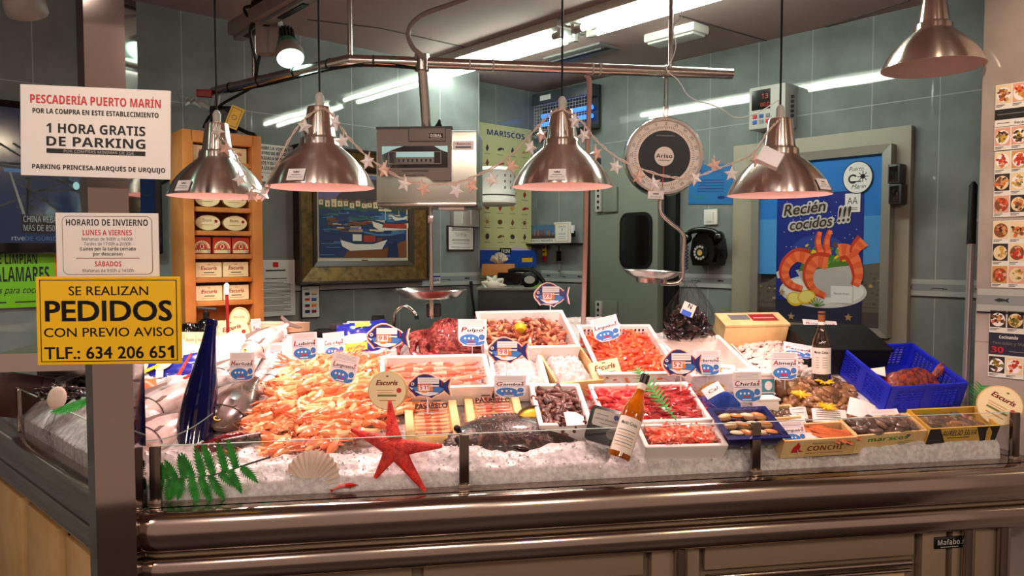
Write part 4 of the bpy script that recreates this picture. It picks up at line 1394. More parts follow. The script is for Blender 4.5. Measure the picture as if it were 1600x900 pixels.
# keys
c = hit(851, 391, (RP + RN * .02, RN)); b = MB(); b.box((0, .01, 0), (.034, .10, .012), 'yellow', None, .004); b.box((0, -.055, 0), (.03, .035, .012), 'red', None, .004); b.box((0, .02, .007), (.02, .02, .002), 'navy'); b.box((0, -.01, .007), (.02, .012, .002), 'ink'); b.tube([(0, .06, 0), (.02, .09, 0), (.09, .13, 0)], .002, 'black'); tag(b.obj('key_fob', None, face(c, RN)), 'yellow and red key fob hanging under the thin shelf', 'key ring')
c = hit(873, 407, (RP + RN * .02, RN)); b = MB(); b.box((0, .03, 0), (.034, .07, .016), 'black', None, .006); b.tube([(0, .065, 0), (0, .10, 0)], .004, 'black'); b.ring(0, -.015, .008, .012, 0, 'steel'); b.box((0, -.05, 0), (.012, .05, .003), 'mid_grey'); b.box((.01, -.045, .003), (.012, .045, .003), 'mid_grey'); tag(b.obj('keys', None, face(c, RN)), 'black car key and bunch hanging beside the yellow fob', 'key ring')

# ------------------------------------------------------------------ cold-room door, switch, phone
mat('door_grey', (116, 120, 110), .35)
M, w, h = wrect(RWALL, 938, 60, 1044, 700, .0)
zt_ = 2.13
M = face(V3(M.translation.x, M.translation.y, zt_ / 2) + RN * .06, RN)
t = tag(empty('door_1', M), 'grey green cold room door with a rounded dark window', 'door', kind='structure')
b = MB(); b.box((0, 0, 0), (w, zt_, .08), 'door_grey', None, .012); b.obj('door_leaf', t)
Mi = M.inverted()
def dl_(px, py): return Mi @ hit(px, py, (M.translation + RN * .04, RN))
a_, c_ = dl_(970, 333), dl_(1019, 420)
def rrect(x0, y0, x1, y1, r, n=6):
    P = []
    for cx, cy, s in ((x1 - r, y1 - r, 0), (x0 + r, y1 - r, 1), (x0 + r, y0 + r, 2), (x1 - r, y0 + r, 3)):
        for k in range(n + 1):
            a = math.pi / 2 * (s + k / n); P.append((cx + r * math.cos(a), cy + r * math.sin(a)))
    return P
b = MB(); b.prism(rrect(a_.x, c_.y, c_.x, a_.y, .06), .038, .05, 'black'); b.obj('window_gasket', t)
b = MB(); b.prism(rrect(a_.x + .018, c_.y + .018, c_.x - .018, a_.y - .018, .045), .048, .052, 'black_gloss'); b.obj('window_pane', t)
for y in (312, 489):
    q = dl_(955, y); b = MB(); b.box((q.x, q.y, .048), (.11, .15, .016), 'door_grey', None, .004); b.obj('hinge_plate', t)
    q = dl_(938, y); b = MB(); b.box((q.x, q.y, .05), (.045, .15, .03), 'light_grey', None, .004)
    for k in range(4): b.box((q.x + .004, q.y - .05 + k * .035, .066), (.014, .018, .004), 'black')
    b.obj('hinge', t)
# dark frame beside the door
for x0, x1, nm in ((923, 938, 1), (1044, 1062, 2)):
    a, c = hit(x0, 400, RWALL), hit(x1, 400, RWALL)
    b = MB(); Mx = face((a + c) / 2 + V3(0, 0, 1.1 - (a.z + c.z) / 2) + RN * .02, RN); b.box((0, 0, 0), ((a - c).length, 2.2, .05), 'black' if nm == 2 else 'frame_edge', Mx, .003)
    struct(b.obj('trim_%d' % (7 + nm)))
M, w, h = wrect(RWALL, 1101, 327, 1121, 351, .008)
t = thing('light_switch', 'white light switch above the black wall telephone', 'light switch', M)
b = MB(); b.box((0, 0, 0), (.085, .085, .014), 'white', None, .004); b.obj('plate', t)
b = MB(); b.box((.0, .0, .009), (.045, .05, .008), 'white', RX(.06), .002); b.obj('rocker', t)
M, w, h = wrect(RWALL, 1077, 257, 1146, 319, .006)
M = M @ RZ(R(-3))
mat('sheet_blue', (24, 104, 168), .5)
def d(b, w, h):
    b.text('CERTIFICADO', 0, h * .3, h * .05, 'navy', .001, w=w * .5)
    for y in (.1, .03, -.04, -.11, -.18): b.rect(-w * .3, h * y, w * .3, h * (y + .015), .001, 'navy')
    b.rect(-w * .38, -h * .34, -w * .1, -h * .32, .001, 'green'); b.disc(w * .25, -h * .33, w * .08, h * .04, .001, 'navy')
sign('blue_sheet', 'bright blue printed sheet on the wall beside the dial scale', 'notice', M, w, h, 'sheet_blue', d, .003)
M, w, h = wrect(RWALL, 1079, 357, 1134, 416, .05)
t = thing('wall_telephone', 'black rotary wall telephone under the light switch', 'telephone', M)
b = MB(); P = [(-w * .34, -h * .48), (w * .34, -h * .48), (w * .42, -h * .2), (w * .36, h * .22), (w * .2, h * .4), (-w * .2, h * .4), (-w * .36, h * .22), (-w * .42, -h * .2)]
b.prism(P, -.05, .03, 'black_gloss'); b.prism([(x * .8, y * .8) for x, y in P], .03, .05, 'black_gloss'); b.obj('body', t, ang=60)
b = MB(); b.lathe([(0, .0), (.045, 0), (.045, .01), (.0, .012)], 'black', T(-.01, -h * .14, .05), seg=32)
for i in range(10):
    a = R(60 + i * 28); b.disc(-.01 + .033 * math.cos(a), -h * .14 + .033 * math.sin(a), .007, .007, .0625, 'light_grey', seg=12)
b.disc(-.01, -h * .14, .016, .016, .0628, 'wood', seg=20); b.obj('rotary_dial', t)
b = MB(); b.tube(smooth_path([(-w * .46, h * .30, .05), (-w * .3, h * .42, .06), (0, h * .46, .065), (w * .3, h * .42, .06), (w * .46, h * .30, .05)], 5), .016, 'black_gloss', seg=12)
b.ball((-w * .46, h * .26, .05), (.03, .034, .03), 'black_gloss'); b.ball((w * .46, h * .26, .05), (.03, .034, .03), 'black_gloss'); b.obj('handset', t)
b = MB()
pts = [(-w * .48 + .006 * math.cos(i * .9), h * .2 - i * .0028, .04 + .006 * math.sin(i * .9)) for i in range(60)]
b.tube(pts, .003, 'black', seg=5); b.obj('curly_cord', t)
# temperature controller
M, w, h = wrect(RWALL, 1180, 136, 1236, 202, .06)
t = thing('temperature_controller', 'cream wall controller box with red digits and push buttons', 'controller', M)
b = MB(); b.box((0, 0, 0), (w, h, .12), 'light_grey', None, .008); b.obj('case', t)
b = MB(); b.rect(-w * .42, -h * .05, w * .1, h * .42, .0605, 'black_gloss'); b.text('13', -w * .05, h * .2, h * .12, 'red', .061); b.text('00.0', -w * .05, h * .02, h * .09, 'red', .061); b.obj('display', t, smooth=False)
b = MB()
for i in range(3):
    for j in range(2): b.box((-w * .32 + i * w * .18, -h * .2 - j * h * .13, .062), (w * .11, h * .09, .006), ('red', 'blue', 'mid_grey')[(i + j) % 3], None, .002)
b.obj('buttons', t)
b = MB()
for i in range(5): b.tube([(w * .5, h * .2 - i * h * .11, .0), (w * .56, h * .2 - i * h * .11, .0)], .008, 'dark_grey')
b.obj('cable_gland', t)

# ------------------------------------------------------------------ the beige sliding panel and the prawn poster
mat('panel_tan', (150, 142, 126), .45)
a, c = hit(1150, 400, RWALL), hit(1425, 400, RWALL)
b = MB(); Mx = face((a + c) / 2 + RN * .02 + V3(0, 0, 0), RN); zc = at_y(1290, 215, 3.6).z
top = hit(1300, 212, RWALL).z
Mx.translation.z = top / 2
b.box((0, 0, 0), ((a - c).length, top, .04), 'panel_tan', None, .004)
tag(b.obj('sliding_panel', None, Mx), 'tall beige wall panel behind the prawn poster frame', 'panel')
M, w, h = wrect(RWALL, 1176, 244, 1392, 516, .075)
cz = (hit(1285, 236, (RP + RN * .075, RN)).z + hit(1285, 520, (RP + RN * .075, RN)).z) / 2
h = hit(1285, 236, (RP + RN * .075, RN)).z - hit(1285, 520, (RP + RN * .075, RN)).z
M.translation.z = cz
po = thing('poster_frame', 'aluminium framed blue advertising poster with a bowl of prawns', 'poster', M)
mat('alu', (176, 176, 168), .35, .8)
b = MB(); mitre(b, w, h, .04, -.05, .02, .016, 'alu'); b.box((0, 0, -.035), (w - .02, h - .02, .03), 'dark_grey'); b.obj('frame', po, smooth=False)
for n_, c_ in (('po_sky', (38, 112, 190)), ('po_sky2', (70, 140, 205)), ('po_hill', (92, 84, 78)), ('po_rock', (70, 62, 58)), ('po_navy', (26, 40, 120)), ('po_navy2', (40, 62, 140)), ('po_plate', (214, 210, 206)), ('po_bowl', (188, 182, 180)), ('po_prawn', (232, 96, 56)), ('po_prawn2', (196, 60, 36)), ('po_peel', (242, 122, 76)), ('po_lemon', (232, 190, 40)), ('po_lemon2', (246, 226, 130)), ('po_leaf', (72, 116, 40)), ('po_leaf2', (110, 140, 60)), ('po_brown', (86, 66, 54)), ('po_white', (236, 234, 232)), ('po_sand', (176, 140, 96)), ('po_dim', (40, 42, 64))):
    mat(n_, c_, .35)
iw, ih = w - .08, h - .08
b = MB()
def UVp(x, y): return (-iw / 2 + x * iw, -ih / 2 + y * ih)
def pr4(x0, y0, x1, y1, z, m): b.rect(*UVp(x0, y0), *UVp(x1, y1), z, m)
for i in range(8): pr4(0, .3 + i * .0875, 1, .3 + (i + 1) * .0875, .0, 'po_sky' if i > 3 else 'po_sky2')
b.flat([UVp(*p) for p in ((0, 0), (1, 0), (1, .38), (.9, .37), (.8, .36), (.3, .32), (.18, .30), (.08, .25), (0, .24))], .0006, 'po_hill')
rg = random.Random(3)
for i in range(70):
    x = rg.choice([rg.uniform(0, .16), rg.uniform(.84, .98)]); y = rg.uniform(.1, .33 if x > .5 else .23); s = rg.uniform(.008, .022)
    pr4(x, y, min(1, x + s * 1.4), y + s * .7, .0009 + i * 1e-6, rg.choice(['po_rock', 'po_sand', 'po_hill', 'po_brown']))
pr4(0, 0, 1, .12, .0012, 'po_rock'); pr4(0, .09, .16, .115, .0013, 'po_hill'); pr4(.84, .09, 1, .115, .0013, 'po_hill')
# inner sheet
X0, X1, Y0, Y1 = .155, .865, .015, .80
def IN(x, y): return UVp(X0 + x * (X1 - X0), Y0 + y * (Y1 - Y0))
def in4(x0, y0, x1, y1, z, m): b.rect(*IN(x0, y0), *IN(x1, y1), z, m)
in4(0, 0, 1, 1, .0020, 'po_navy'); in4(0, 0, 1, .16, .0022, 'po_dim'); b.disc(*IN(.5, .55), iw * .22, ih * .1, .0022, 'po_navy2', seg=32)
for i in range(60):
    x, y = rg.uniform(.02, .98), rg.uniform(.5, .97); b.disc(*IN(x, y), .0022, .0022, .0024, 'po_white', seg=6)
kx, ky = (X1 - X0) * iw, (Y1 - Y0) * ih
b.disc(*IN(.55, .24), kx * .50, ky * .13, .0026, 'po_plate', seg=40); b.disc(*IN(.56, .245), kx * .46, ky * .11, .0028, 'po_white', seg=40)
b.flat([IN(*p) for p in ((.0, .38), (.12, .42), (.12, .34), (.02, .33))], .0025, 'po_plate')
b.flat([IN(*p) for p in ((.24, .40), (.98, .46), (.90, .28), (.78, .20), (.55, .19), (.38, .26))], .0034, 'po_bowl')
b.flat([IN(*p) for p in ((.28, .39), (.96, .45), (.92, .50), (.6, .52), (.32, .46))], .0036, 'po_leaf')
for i in range(46): b.disc(*IN(rg.uniform(.36, .86), rg.uniform(.44, .60)), kx * rg.uniform(.015, .05), ky * rg.uniform(.008, .022), .0037 + i * 2e-6, rg.choice(['po_leaf', 'po_leaf2', 'po_brown', 'po_lemon']), seg=10, rot=rg.uniform(0, 3))
def prawnp(path, r0, r1, z):
    n = len(path)
    L = [Vector((*IN(*p), 0)) for p in path]
    L = smooth_path(L, 5); n = len(L)
    for i in range(n - 1):
        d_ = (L[min(i + 1, n - 1)] - L[max(i - 1, 0)]).normalized(); nn = V3(-d_.y, d_.x)
        d2 = (L[min(i + 2, n - 1)] - L[i]).normalized(); n2 = V3(-d2.y, d2.x)
        ra, rb_ = lerp(r0, r1, i / n) * kx, lerp(r0, r1, (i + 1) / n) * kx
        q = [L[i] + nn * ra, L[i] - nn * ra, L[i + 1] - n2 * rb_, L[i + 1] + n2 * rb_]
        b.flat([(p.x, p.y) for p in q], z + i * 1e-5, 'po_prawn' if (i // 2) % 2 else 'po_peel')
        q = [L[i] - nn * ra * .5, L[i] - nn * ra, L[i + 1] - n2 * rb_, L[i + 1] - n2 * rb_ * .5]
        b.flat([(p.x, p.y) for p in q], z + .0003 + i * 1e-5, 'po_prawn2')
prawnp([(.40, .50), (.26, .52), (.14, .46), (.10, .38), (.14, .31), (.22, .27), (.33, .25)], 0.088, 0.035, .0042)
prawnp([(.62, .47), (.48, .48), (.40, .40), (.40, .32), (.46, .25), (.60, .20)], 0.095, 0.031, .0046)
prawnp([(.74, .54), (.84, .54), (.92, .46), (.95, .36), (.92, .29)], 0.095, 0.042, .0044)
prawnp([(1.0, .63), (.93, .58), (.90, .53)], 0.081, 0.042, .0041)
prawnp([(.52, .70), (.50, .62), (.54, .52)], .028, .045, .0042); prawnp([(.64, .71), (.60, .62), (.62, .52)], .028, .045, .0042)
b.disc(*IN(.24, .17), kx * .10, ky * .055, .0048, 'po_lemon', rot=-.3); b.disc(*IN(.24, .175), kx * .08, ky * .04, .0050, 'po_lemon2', rot=-.3); b.disc(*IN(.38, .19), kx * .11, ky * .055, .0052, 'po_lemon', rot=.2); b.disc(*IN(.38, .193), kx * .09, ky * .043, .0054, 'po_lemon2', rot=.2)
for i in range(7): b.rect(0, -.002, kx * .1, .002, .0056, 'po_leaf', T(*IN(.50, .12), 0) @ RZ(.3 + i * .4))
for x, y in ((.08, .22), (.86, .05), (.2, .03)):
    P = [(IN(x, y)[0] + (.02 if k % 2 == 0 else .009) * math.cos(k * .628 + .3), IN(x, y)[1] + (.02 if k % 2 == 0 else .009) * math.sin(k * .628 + .3)) for k in range(10)]
    b.flat(P, .0050, 'po_sand')
for i, (s, cx, cy, wd, hh) in enumerate((('Recién', .34, .845, .50, .088), ('cocidos', .42, .73, .50, .085), ('!!!', .80, .775, .16, .11))):
    M2 = T(*IN(cx, cy), 0) @ RZ(.08)
    b.text(s, 0, 0, hh * ky, 'po_white', .0060, w=wd * kx * 1.05, bold=.11, shear=.25, M=M2)
    b.text(s, 0, 0, hh * ky, 'po_white', .0058, w=wd * kx * 1.10, bold=.16, shear=.25, M=M2)
    b.text(s, 0, 0, hh * ky, 'po_brown', .0064, w=wd * kx, bold=.02, shear=.25, M=M2)
in4(.80, .84, .965, .98, .0060, 'po_white'); b.text('AA', *IN(.88, .90), ky * .05, 'ink', .0064, w=kx * .11); in4(.83, .868, .935, .874, .0064, 'ink_grey'); in4(.83, .855, .935, .861, .0064, 'ink_grey')
in4(.66, .155, .90, .285, .0060, 'card_white'); b.text('Pescado fresco', *IN(.78, .22), ky * .016, 'ink_grey', .0064, w=kx * .17, shear=.2)
cx, cy = UVp(.815, .875)
b.disc(cx, cy, iw * .115, iw * .125, .0066, 'ink', seg=40); b.disc(cx, cy, iw * .108, iw * .118, .0068, 'po_white', seg=40)
b.text('Puerto', cx - iw * .01, cy + iw * .05, iw * .035, 'ink', .0070, w=iw * .11, shear=.3); b.text('Marín', cx + iw * .01, cy - iw * .085, iw * .035, 'ink', .0070, w=iw * .11, shear=.3)
b.ring(cx - iw * .035, cy - iw * .01, iw * .022, iw * .036, .0070, 'ink', a0=.6, a1=5.6); b.rect(cx - iw * .06, cy - iw * .035, cx + iw * .03, cy - iw * .026, .0071, 'ink')
b.disc(cx + iw * .04, cy + iw * .005, iw * .018, iw * .018, .0070, 'ink')
for i in range(8): b.rect(0, -iw * .003, iw * .042, iw * .003, .0070, 'ink', T(cx + iw * .04, cy + iw * .005, 0) @ RZ(i * .785))
b.obj('printed_sheet', po, smooth=False)
for (x0, y0, x1, y1), lb in (((1392, 257, 1411, 287), 'upper of two small black boxes beside the prawn poster frame'), ((1393, 288, 1413, 319), 'lower of two small black boxes beside the prawn poster frame')):
    M, w, h = wrect(RWALL, x0, y0, x1, y1, .08); t = thing('key_safe', lb, 'wall box', M)
    b = MB(); b.box((0, 0, 0), (w, h, .07), 'dark_grey', None, .004); b.obj('case', t)
    b = MB(); b.box((-w * .04, 0, .036), (w * .66, h * .8, .01), 'black_gloss', None, .003); b.obj('cover', t)

# ------------------------------------------------------------------ broom pole and the recipe sheets on the pier
mat('pole_grey', (176, 164, 166), .3, .3)
p0, p1_ = at_y(1509, 600, 2.75), at_y(1521, 290, 2.85)
t = thing('mop_pole', 'grey metal mop pole with black grip leaning beside the pier', 'pole', T(*p0))
ti2 = t.matrix_world.inverted()
b = MB(); b.tube([ti2 @ (p0 + (p0 - p1_) * 1.2), ti2 @ lerp(p0, p1_, .72)], .0125, 'pole_grey', seg=14); b.obj('shaft', t)
b = MB(); b.tube([ti2 @ lerp(p0, p1_, .70), ti2 @ lerp(p0, p1_, 1.0), ti2 @ lerp(p0, p1_, 1.02)], [.0155, .0145, .006], 'black', seg=14); b.obj('grip', t)
for n_, c_ in (('f_tan', (206, 150, 90)), ('f_brown', (130, 76, 44)), ('f_red', (186, 52, 36)), ('f_orange', (214, 104, 54)), ('f_cream', (230, 208, 170)), ('f_green', (116, 112, 50)), ('f_dark', (52, 40, 40)), ('f_gold', (200, 160, 66)), ('f_pink', (220, 160, 140))):
    mat(n_, c_, .4)
MAT_F = ['f_tan', 'f_brown', 'f_red', 'f_orange', 'f_cream', 'f_green', 'f_dark', 'f_gold', 'f_pink']
def recipe_sheet(x0, y0, x1, y1, rows, label, seed):
    M, w, h = wrect(PIER, x0, y0, x1, y1, .004)
    rg = random.Random(seed)
    b = MB(); b.box((0, 0, -.001), (w, h, .002), 'paper')
    rh = h / sum(r[1] for r in rows); y = h / 2
    for kind, frac in rows:
        H = rh * frac; y -= H
        if kind == 'food':
            n = 3; cw_ = w / n
            for i in range(n):
                cx = -w / 2 + (i + .5) * cw_; cy = y + H * .56
                PAL = rg.choice([['f_red', 'f_orange', 'f_pink', 'f_red'], ['f_brown', 'f_tan', 'f_dark', 'f_orange'], ['f_gold', 'f_tan', 'f_cream', 'f_green'], ['f_dark', 'f_green', 'f_brown', 'f_gold'], ['f_orange', 'f_tan', 'f_red', 'f_gold']])
                b.rect(cx - cw_ * .46, y + H * .2, cx + cw_ * .46, y + H * .97, .0006, rg.choice(['f_cream', 'f_tan', 'f_dark', 'f_pink', 'f_cream']))
                b.disc(cx, cy, cw_ * .42, H * .32, .0010, rg.choice(['card_white', 'f_cream', 'f_brown']), seg=18)
                for k in range(26):
                    a, q = rg.uniform(0, 6.28), rg.uniform(0, .36)
                    b.disc(cx + cw_ * q * math.cos(a), cy + H * q * .75 * math.sin(a), cw_ * rg.uniform(.05, .16), H * rg.uniform(.03, .09), .0012 + k * 2e-5, rg.choice(PAL), seg=9, rot=rg.uniform(0, 3))
                b.rect(cx - cw_ * .44, y + H * .12, cx + cw_ * .08, y + H * .15, .0012, 'ink_grey'); b.rect(cx - cw_ * .44, y + H * .06, cx - cw_ * .06, y + H * .085, .0012, 'ink_grey')
        else:
            b.rect(-w / 2, y + (H * .05 if kind == 'head2' else H * .4), w / 2, y + H * .95, .0006, 'ink' if kind == 'head' else 'po_dim')
            if kind == 'head':
                b.rect(-w * .45, y + H * .66, w * .45, y + H * .70, .001, 'mid_grey'); b.text('Recetas', w * .05, y + H * .12, H * .14, 'ink', .001, w=w * .3)
                b.rect(-w * .45, y + H * .2, -w * .2, y + H * .24, .001, 'ink_grey'); b.rect(-w * .48, y + H * .02, w * .48, y + H * .04, .001, 'ink')
            else:
                b.text('Cocinando', -w * .12, y + H * .72, H * .13, 'paper', .001, w=w * .36, bold=.02); b.text('Pescados y Mariscos', 0, y + H * .48, H * .12, 'mid_grey', .001, w=w * .84); b.text('30', -w * .33, y + H * .14, H * .24, 'red', .001, w=w * .24, bold=.03); b.rect(-w * .1, y + H * .2, w * .4, y + H * .23, .001, 'mid_grey')
    return tag(b.obj('recipe_sheet', None, M, smooth=False), label, 'poster', 'recipe photo sheets on the pier')
recipe_sheet(1555, 128, 1634, 232, [('food', 1.25), ('head', 1.0), ('food', 1.2)], 'highest recipe photo sheet on the tiled pier', 1)
recipe_sheet(1553, 234, 1632, 338, [('food', 1), ('food', 1), ('food', 1)], 'recipe photo sheet on the pier, second from the top', 2)
recipe_sheet(1550, 344, 1630, 450, [('food', 1), ('food', 1), ('food', 1)], 'recipe photo sheet on the pier just above the frieze', 3)
recipe_sheet(1545, 486, 1628, 592, [('food', 1), ('head2', 1.15), ('food', 1)], 'recipe photo sheet with dark banner below the pier frieze', 4)

# ------------------------------------------------------------------ signs hung on the corner column
def plane_rect(x0, y0, x1, y1, Y, roll=0.0):
    c = at_y((x0 + x1) / 2, (y0 + y1) / 2, Y); k = Y / F
    return face(c, (.12, -1, 0), roll), (x1 - x0) * k, (y1 - y0) * k
M, w, h = plane_rect(41, 138, 260, 276, 1.60, R(-1.2))
def d(b, w, h):
    b.text('PESCADERÍA PUERTO MARÍN', 0, h * .30, h * .095, 'red', .001, w=w * .87, bold=.02)
    b.text('POR LA COMPRA EN ESTE ESTABLECIMIENTO', 0, h * .19, h * .055, 'ink', .001, w=w * .84, bold=.005)
    b.text('1 HORA GRATIS', 0, -h * .02, h * .105, 'ink', .001, w=w * .66, bold=.02)
    b.text('DE PARKING', 0, -h * .165, h * .105, 'ink', .001, w=w * .66, bold=.02)
    b.rect(-w * .33, -h * .245, w * .33, -h * .195, .001, 'ink')
    b.text('POR COMPRAS MÍNIMAS DE 25€', w * .02, -h * .235, h * .03, 'light_grey', .0015, w=w * .47)
    b.text('PARKING PRINCESA-MARQUÉS DE URQUIJO', w * .02, -h * .425, h * .052, 'ink', .001, w=w * .89, bold=.015)
sign('parking_sign', 'white laminated sign offering free parking, hung on the column', 'sign', M, w, h, 'paper', d)
M, w, h = plane_rect(93, 333, 244, 432, 1.63)
def d(b, w, h):
    P = rrect(-w * .44, -h * .47, w * .44, h * .45, .012); 
    b.flat(P, .0004, 'ink_grey'); b.flat(rrect(-w * .434, -h * .461, w * .434, h * .441, .011), .0007, 'paper')
    b.text('HORARIO DE INVIERNO', 0, h * .30, h * .10, 'ink', .001, w=w * .80, bold=.02)
    b.text('LUNES A VIERNES', 0, h * .15, h * .085, 'red', .001, w=w * .48, bold=.02)
    b.text('Mañanas de 9:00h a 14:00h', 0, h * .065, h * .05, 'ink', .001, w=w * .5); b.text('Tardes de 17:00h a 20:00h', 0, -h * .01, h * .05, 'ink', .001, w=w * .46)
    b.text('(Lunes por la tarde cerrado', 0, -h * .09, h * .055, 'ink', .001, w=w * .55, bold=.015); b.text('por descanso)', 0, -h * .17, h * .055, 'ink', .001, w=w * .29, bold=.015)
    b.rect(-w * .31, -h * .215, w * .31, -h * .205, .001, 'dark_red'); b.text('SÁBADOS', 0, -h * .34, h * .08, 'red', .001, w=w * .26, bold=.02); b.text('Mañanas de 9:00h a 14:00h', 0, -h * .43, h * .05, 'ink', .001, w=w * .5)
sign('opening_hours_sign', 'white opening hours sign with red headings between two other signs', 'sign', M, w, h, 'paper', d)
M, w, h = plane_rect(64, 432, 278, 570, 1.58, R(-.2))
def d(b, w, h):
    b.rect(-w * .475, -h * .465, w * .475, h * .465, .0004, 'ink'); b.rect(-w * .468, -h * .455, w * .468, h * .455, .0007, 'yellow')
    b.text('SE REALIZAN', 0, h * .29, h * .105, 'ink', .001, gill=True, w=w * .55, bold=.012); b.text('PEDIDOS', 0, h * .0, h * .235, 'ink', .001, gill=True, w=w * .88, bold=.035)
    b.text('CON PREVIO AVISO', 0, -h * .18, h * .105, 'ink', .001, gill=True, w=w * .90, bold=.012); b.text('TLF.: 634 206 651', 0, -h * .43, h * .14, 'ink', .001, gill=True, w=w * .90, bold=.025)
sign('order_sign', 'yellow sign taking telephone orders, lowest of those on the column', 'sign', M, w, h, 'yellow', d, .008)
# ------------------------------------------------------------------ prototypes of the seafood
rng = random.Random(21)
mat('lang_body', (250, 214, 160), .28, rand=(246, 176, 118), noise=(40, (252, 232, 200), .45, .62), coat=.3)
mat('lang_head', (242, 158, 104), .3, rand=(226, 112, 74), coat=.3)
mat('king_body', (240, 130, 80), .28, rand=(232, 100, 60), noise=(50, (248, 176, 130), .5, .65), coat=.3)
mat('king_head', (226, 92, 56), .3, rand=(206, 66, 44), coat=.3)
mat('rose_body', (240, 130, 116), .26, rand=(234, 96, 88), noise=(50, (248, 184, 172), .5, .68), coat=.35)
mat('rose_head', (206, 40, 44), .3, rand=(180, 26, 36), coat=.3)
mat('scarlet_body', (182, 70, 62), .25, rand=(140, 60, 52), noise=(40, (224, 156, 140), .5, .62), coat=.4)
mat('scarlet_head', (190, 44, 42), .25, rand=(150, 34, 38), coat=.4)
mat('shrimp_body', (244, 140, 104), .28, rand=(248, 170, 136), noise=(60, (250, 178, 146), .48, .62), coat=.3)
mat('shrimp_head', (226, 80, 56), .3, rand=(232, 110, 80), coat=.3)
mat('tan_body', (234, 176, 130), .3, rand=(206, 116, 76), noise=(60, (240, 190, 150), .45, .62), coat=.3)
mat('tan_head', (170, 84, 54), .35, rand=(130, 56, 40), coat=.3)
mat('pale_body', (240, 190, 166), .28, rand=(236, 160, 134), noise=(60, (246, 214, 200), .45, .62), coat=.3)
mat('pale_head', (216, 96, 72), .3, rand=(226, 136, 110), coat=.3)
def prawn_mesh(L, curl, body, head, claws=False, fat=1.0, ant=True, seg=7, sway=0.0):
    b = MB()
    n = 11
    pts, rs = [], []
    fat = fat * 1.25
    x = y = z = 0.0
    P = []
    for i in range(n):
        s = i / (n - 1)
        a = curl * max(0, s - .35) / .65
        P.append(V3(x, y, z))
        st = L / (n - 1)
        x -= st * math.cos(a); y -= st * math.sin(a)
    cen = sum(P, V3(0, 0)) / n
    P = [p - cen for p in P]
    rad = [.028, .062, .082, .088, .084, .078, .072, .064, .054, .042, .026]
    # segmented tail: small steps in the radius
    q, r2 = [], []
    for i, p in enumerate(P):
        q.append(p); r2.append(rad[i] * L * fat)
        if 4 <= i < n - 1:
            q.append(lerp(p, P[i + 1], .55)); r2.append(lerp(rad[i], rad[i + 1], .5) * L * fat * .93)
    k = 6
    b.tube(q[:k], r2[:k], head, seg=seg)
    b.tube(q[k - 1:], r2[k - 1:], body, seg=seg)
    b.tube([P[0], P[0] + V3(L * .10, 0, L * .03)], [rad[0] * L * fat * .7, .001], head, seg=5)
    # tail fan
    t = (P[-1] - P[-2]).normalized(); sd = V3(-t.y, t.x, 0)
    for a in (-.55, -.2, .2, .55):
        d = (t * math.cos(a) + sd * math.sin(a))
        s2 = V3(-d.y, d.x, 0)
        w = L * .032
        b.add([P[-1] - s2 * w * .5, P[-1] + s2 * w * .5, P[-1] + d * L * .10 + s2 * w, P[-1] + d * L * .13, P[-1] + d * L * .10 - s2 * w], [(0, 1, 2, 3, 4)], head)
    # legs
    for i in range(5):
        for sgn in (-1, 1):
            o = P[1 + i // 2] + V3(-(i % 2) * L * .05, 0, -L * .03)
            e = o + V3(L * .06 * rng.uniform(-1, 1.2), sgn * L * rng.uniform(.11, .17), -L * .05)
            b.tube([o, lerp(o, e, .5) + V3(0, 0, L * .02), e], [L * .009, L * .008, L * .004], head, seg=4, caps=False)
    if ant:
        for sgn in (-1, 1):
            o = P[0] + V3(L * .02, sgn * L * .015, .0)
            pth = [o, o + V3(L * .25, sgn * L * .10, L * .05), o + V3(L * .3, sgn * L * rng.uniform(.2, .4), L * .02), o + V3(L * rng.uniform(-.1, .3), sgn * L * rng.uniform(.4, .6), 0)]
            b.tube(pth, [L * .007, L * .005, L * .004, L * .003], head, seg=4, caps=False)
    if claws:
        for sgn in (-1, 1):
            o = P[1] + V3(0, sgn * L * .05, 0); m = o + V3(L * .22, sgn * L * .05, 0); e = m + V3(L * .32, -sgn * L * rng.uniform(0, .05), 0)
            b.tube([o, m, lerp(m, e, .3), lerp(m, e, .55), e], [L * .016, L * .018, L * .030, L * .026, L * .006], head, seg=6)
    for sgn in (-1, 1):
        b.ball(P[0] + V3(-L * .01, sgn * L * .034, L * .03), (L * .016,) * 3, 'black', seg=6, rings=4)
    return b
def rot(r):
    return Euler(r).to_matrix().to_4x4()
def scatter(name, meshes, places, label, cat, group, ang=50):
    protos = []
    for i, M in enumerate(places):
        k = i % len(meshes)
        if len(protos) <= k:
            o = meshes[k].obj(name, None, M, ang=ang)
            tag(o, label, cat, group); protos.append(o)
        else:
            o = protos[k].copy(); COL.objects.link(o); o.matrix_world = M
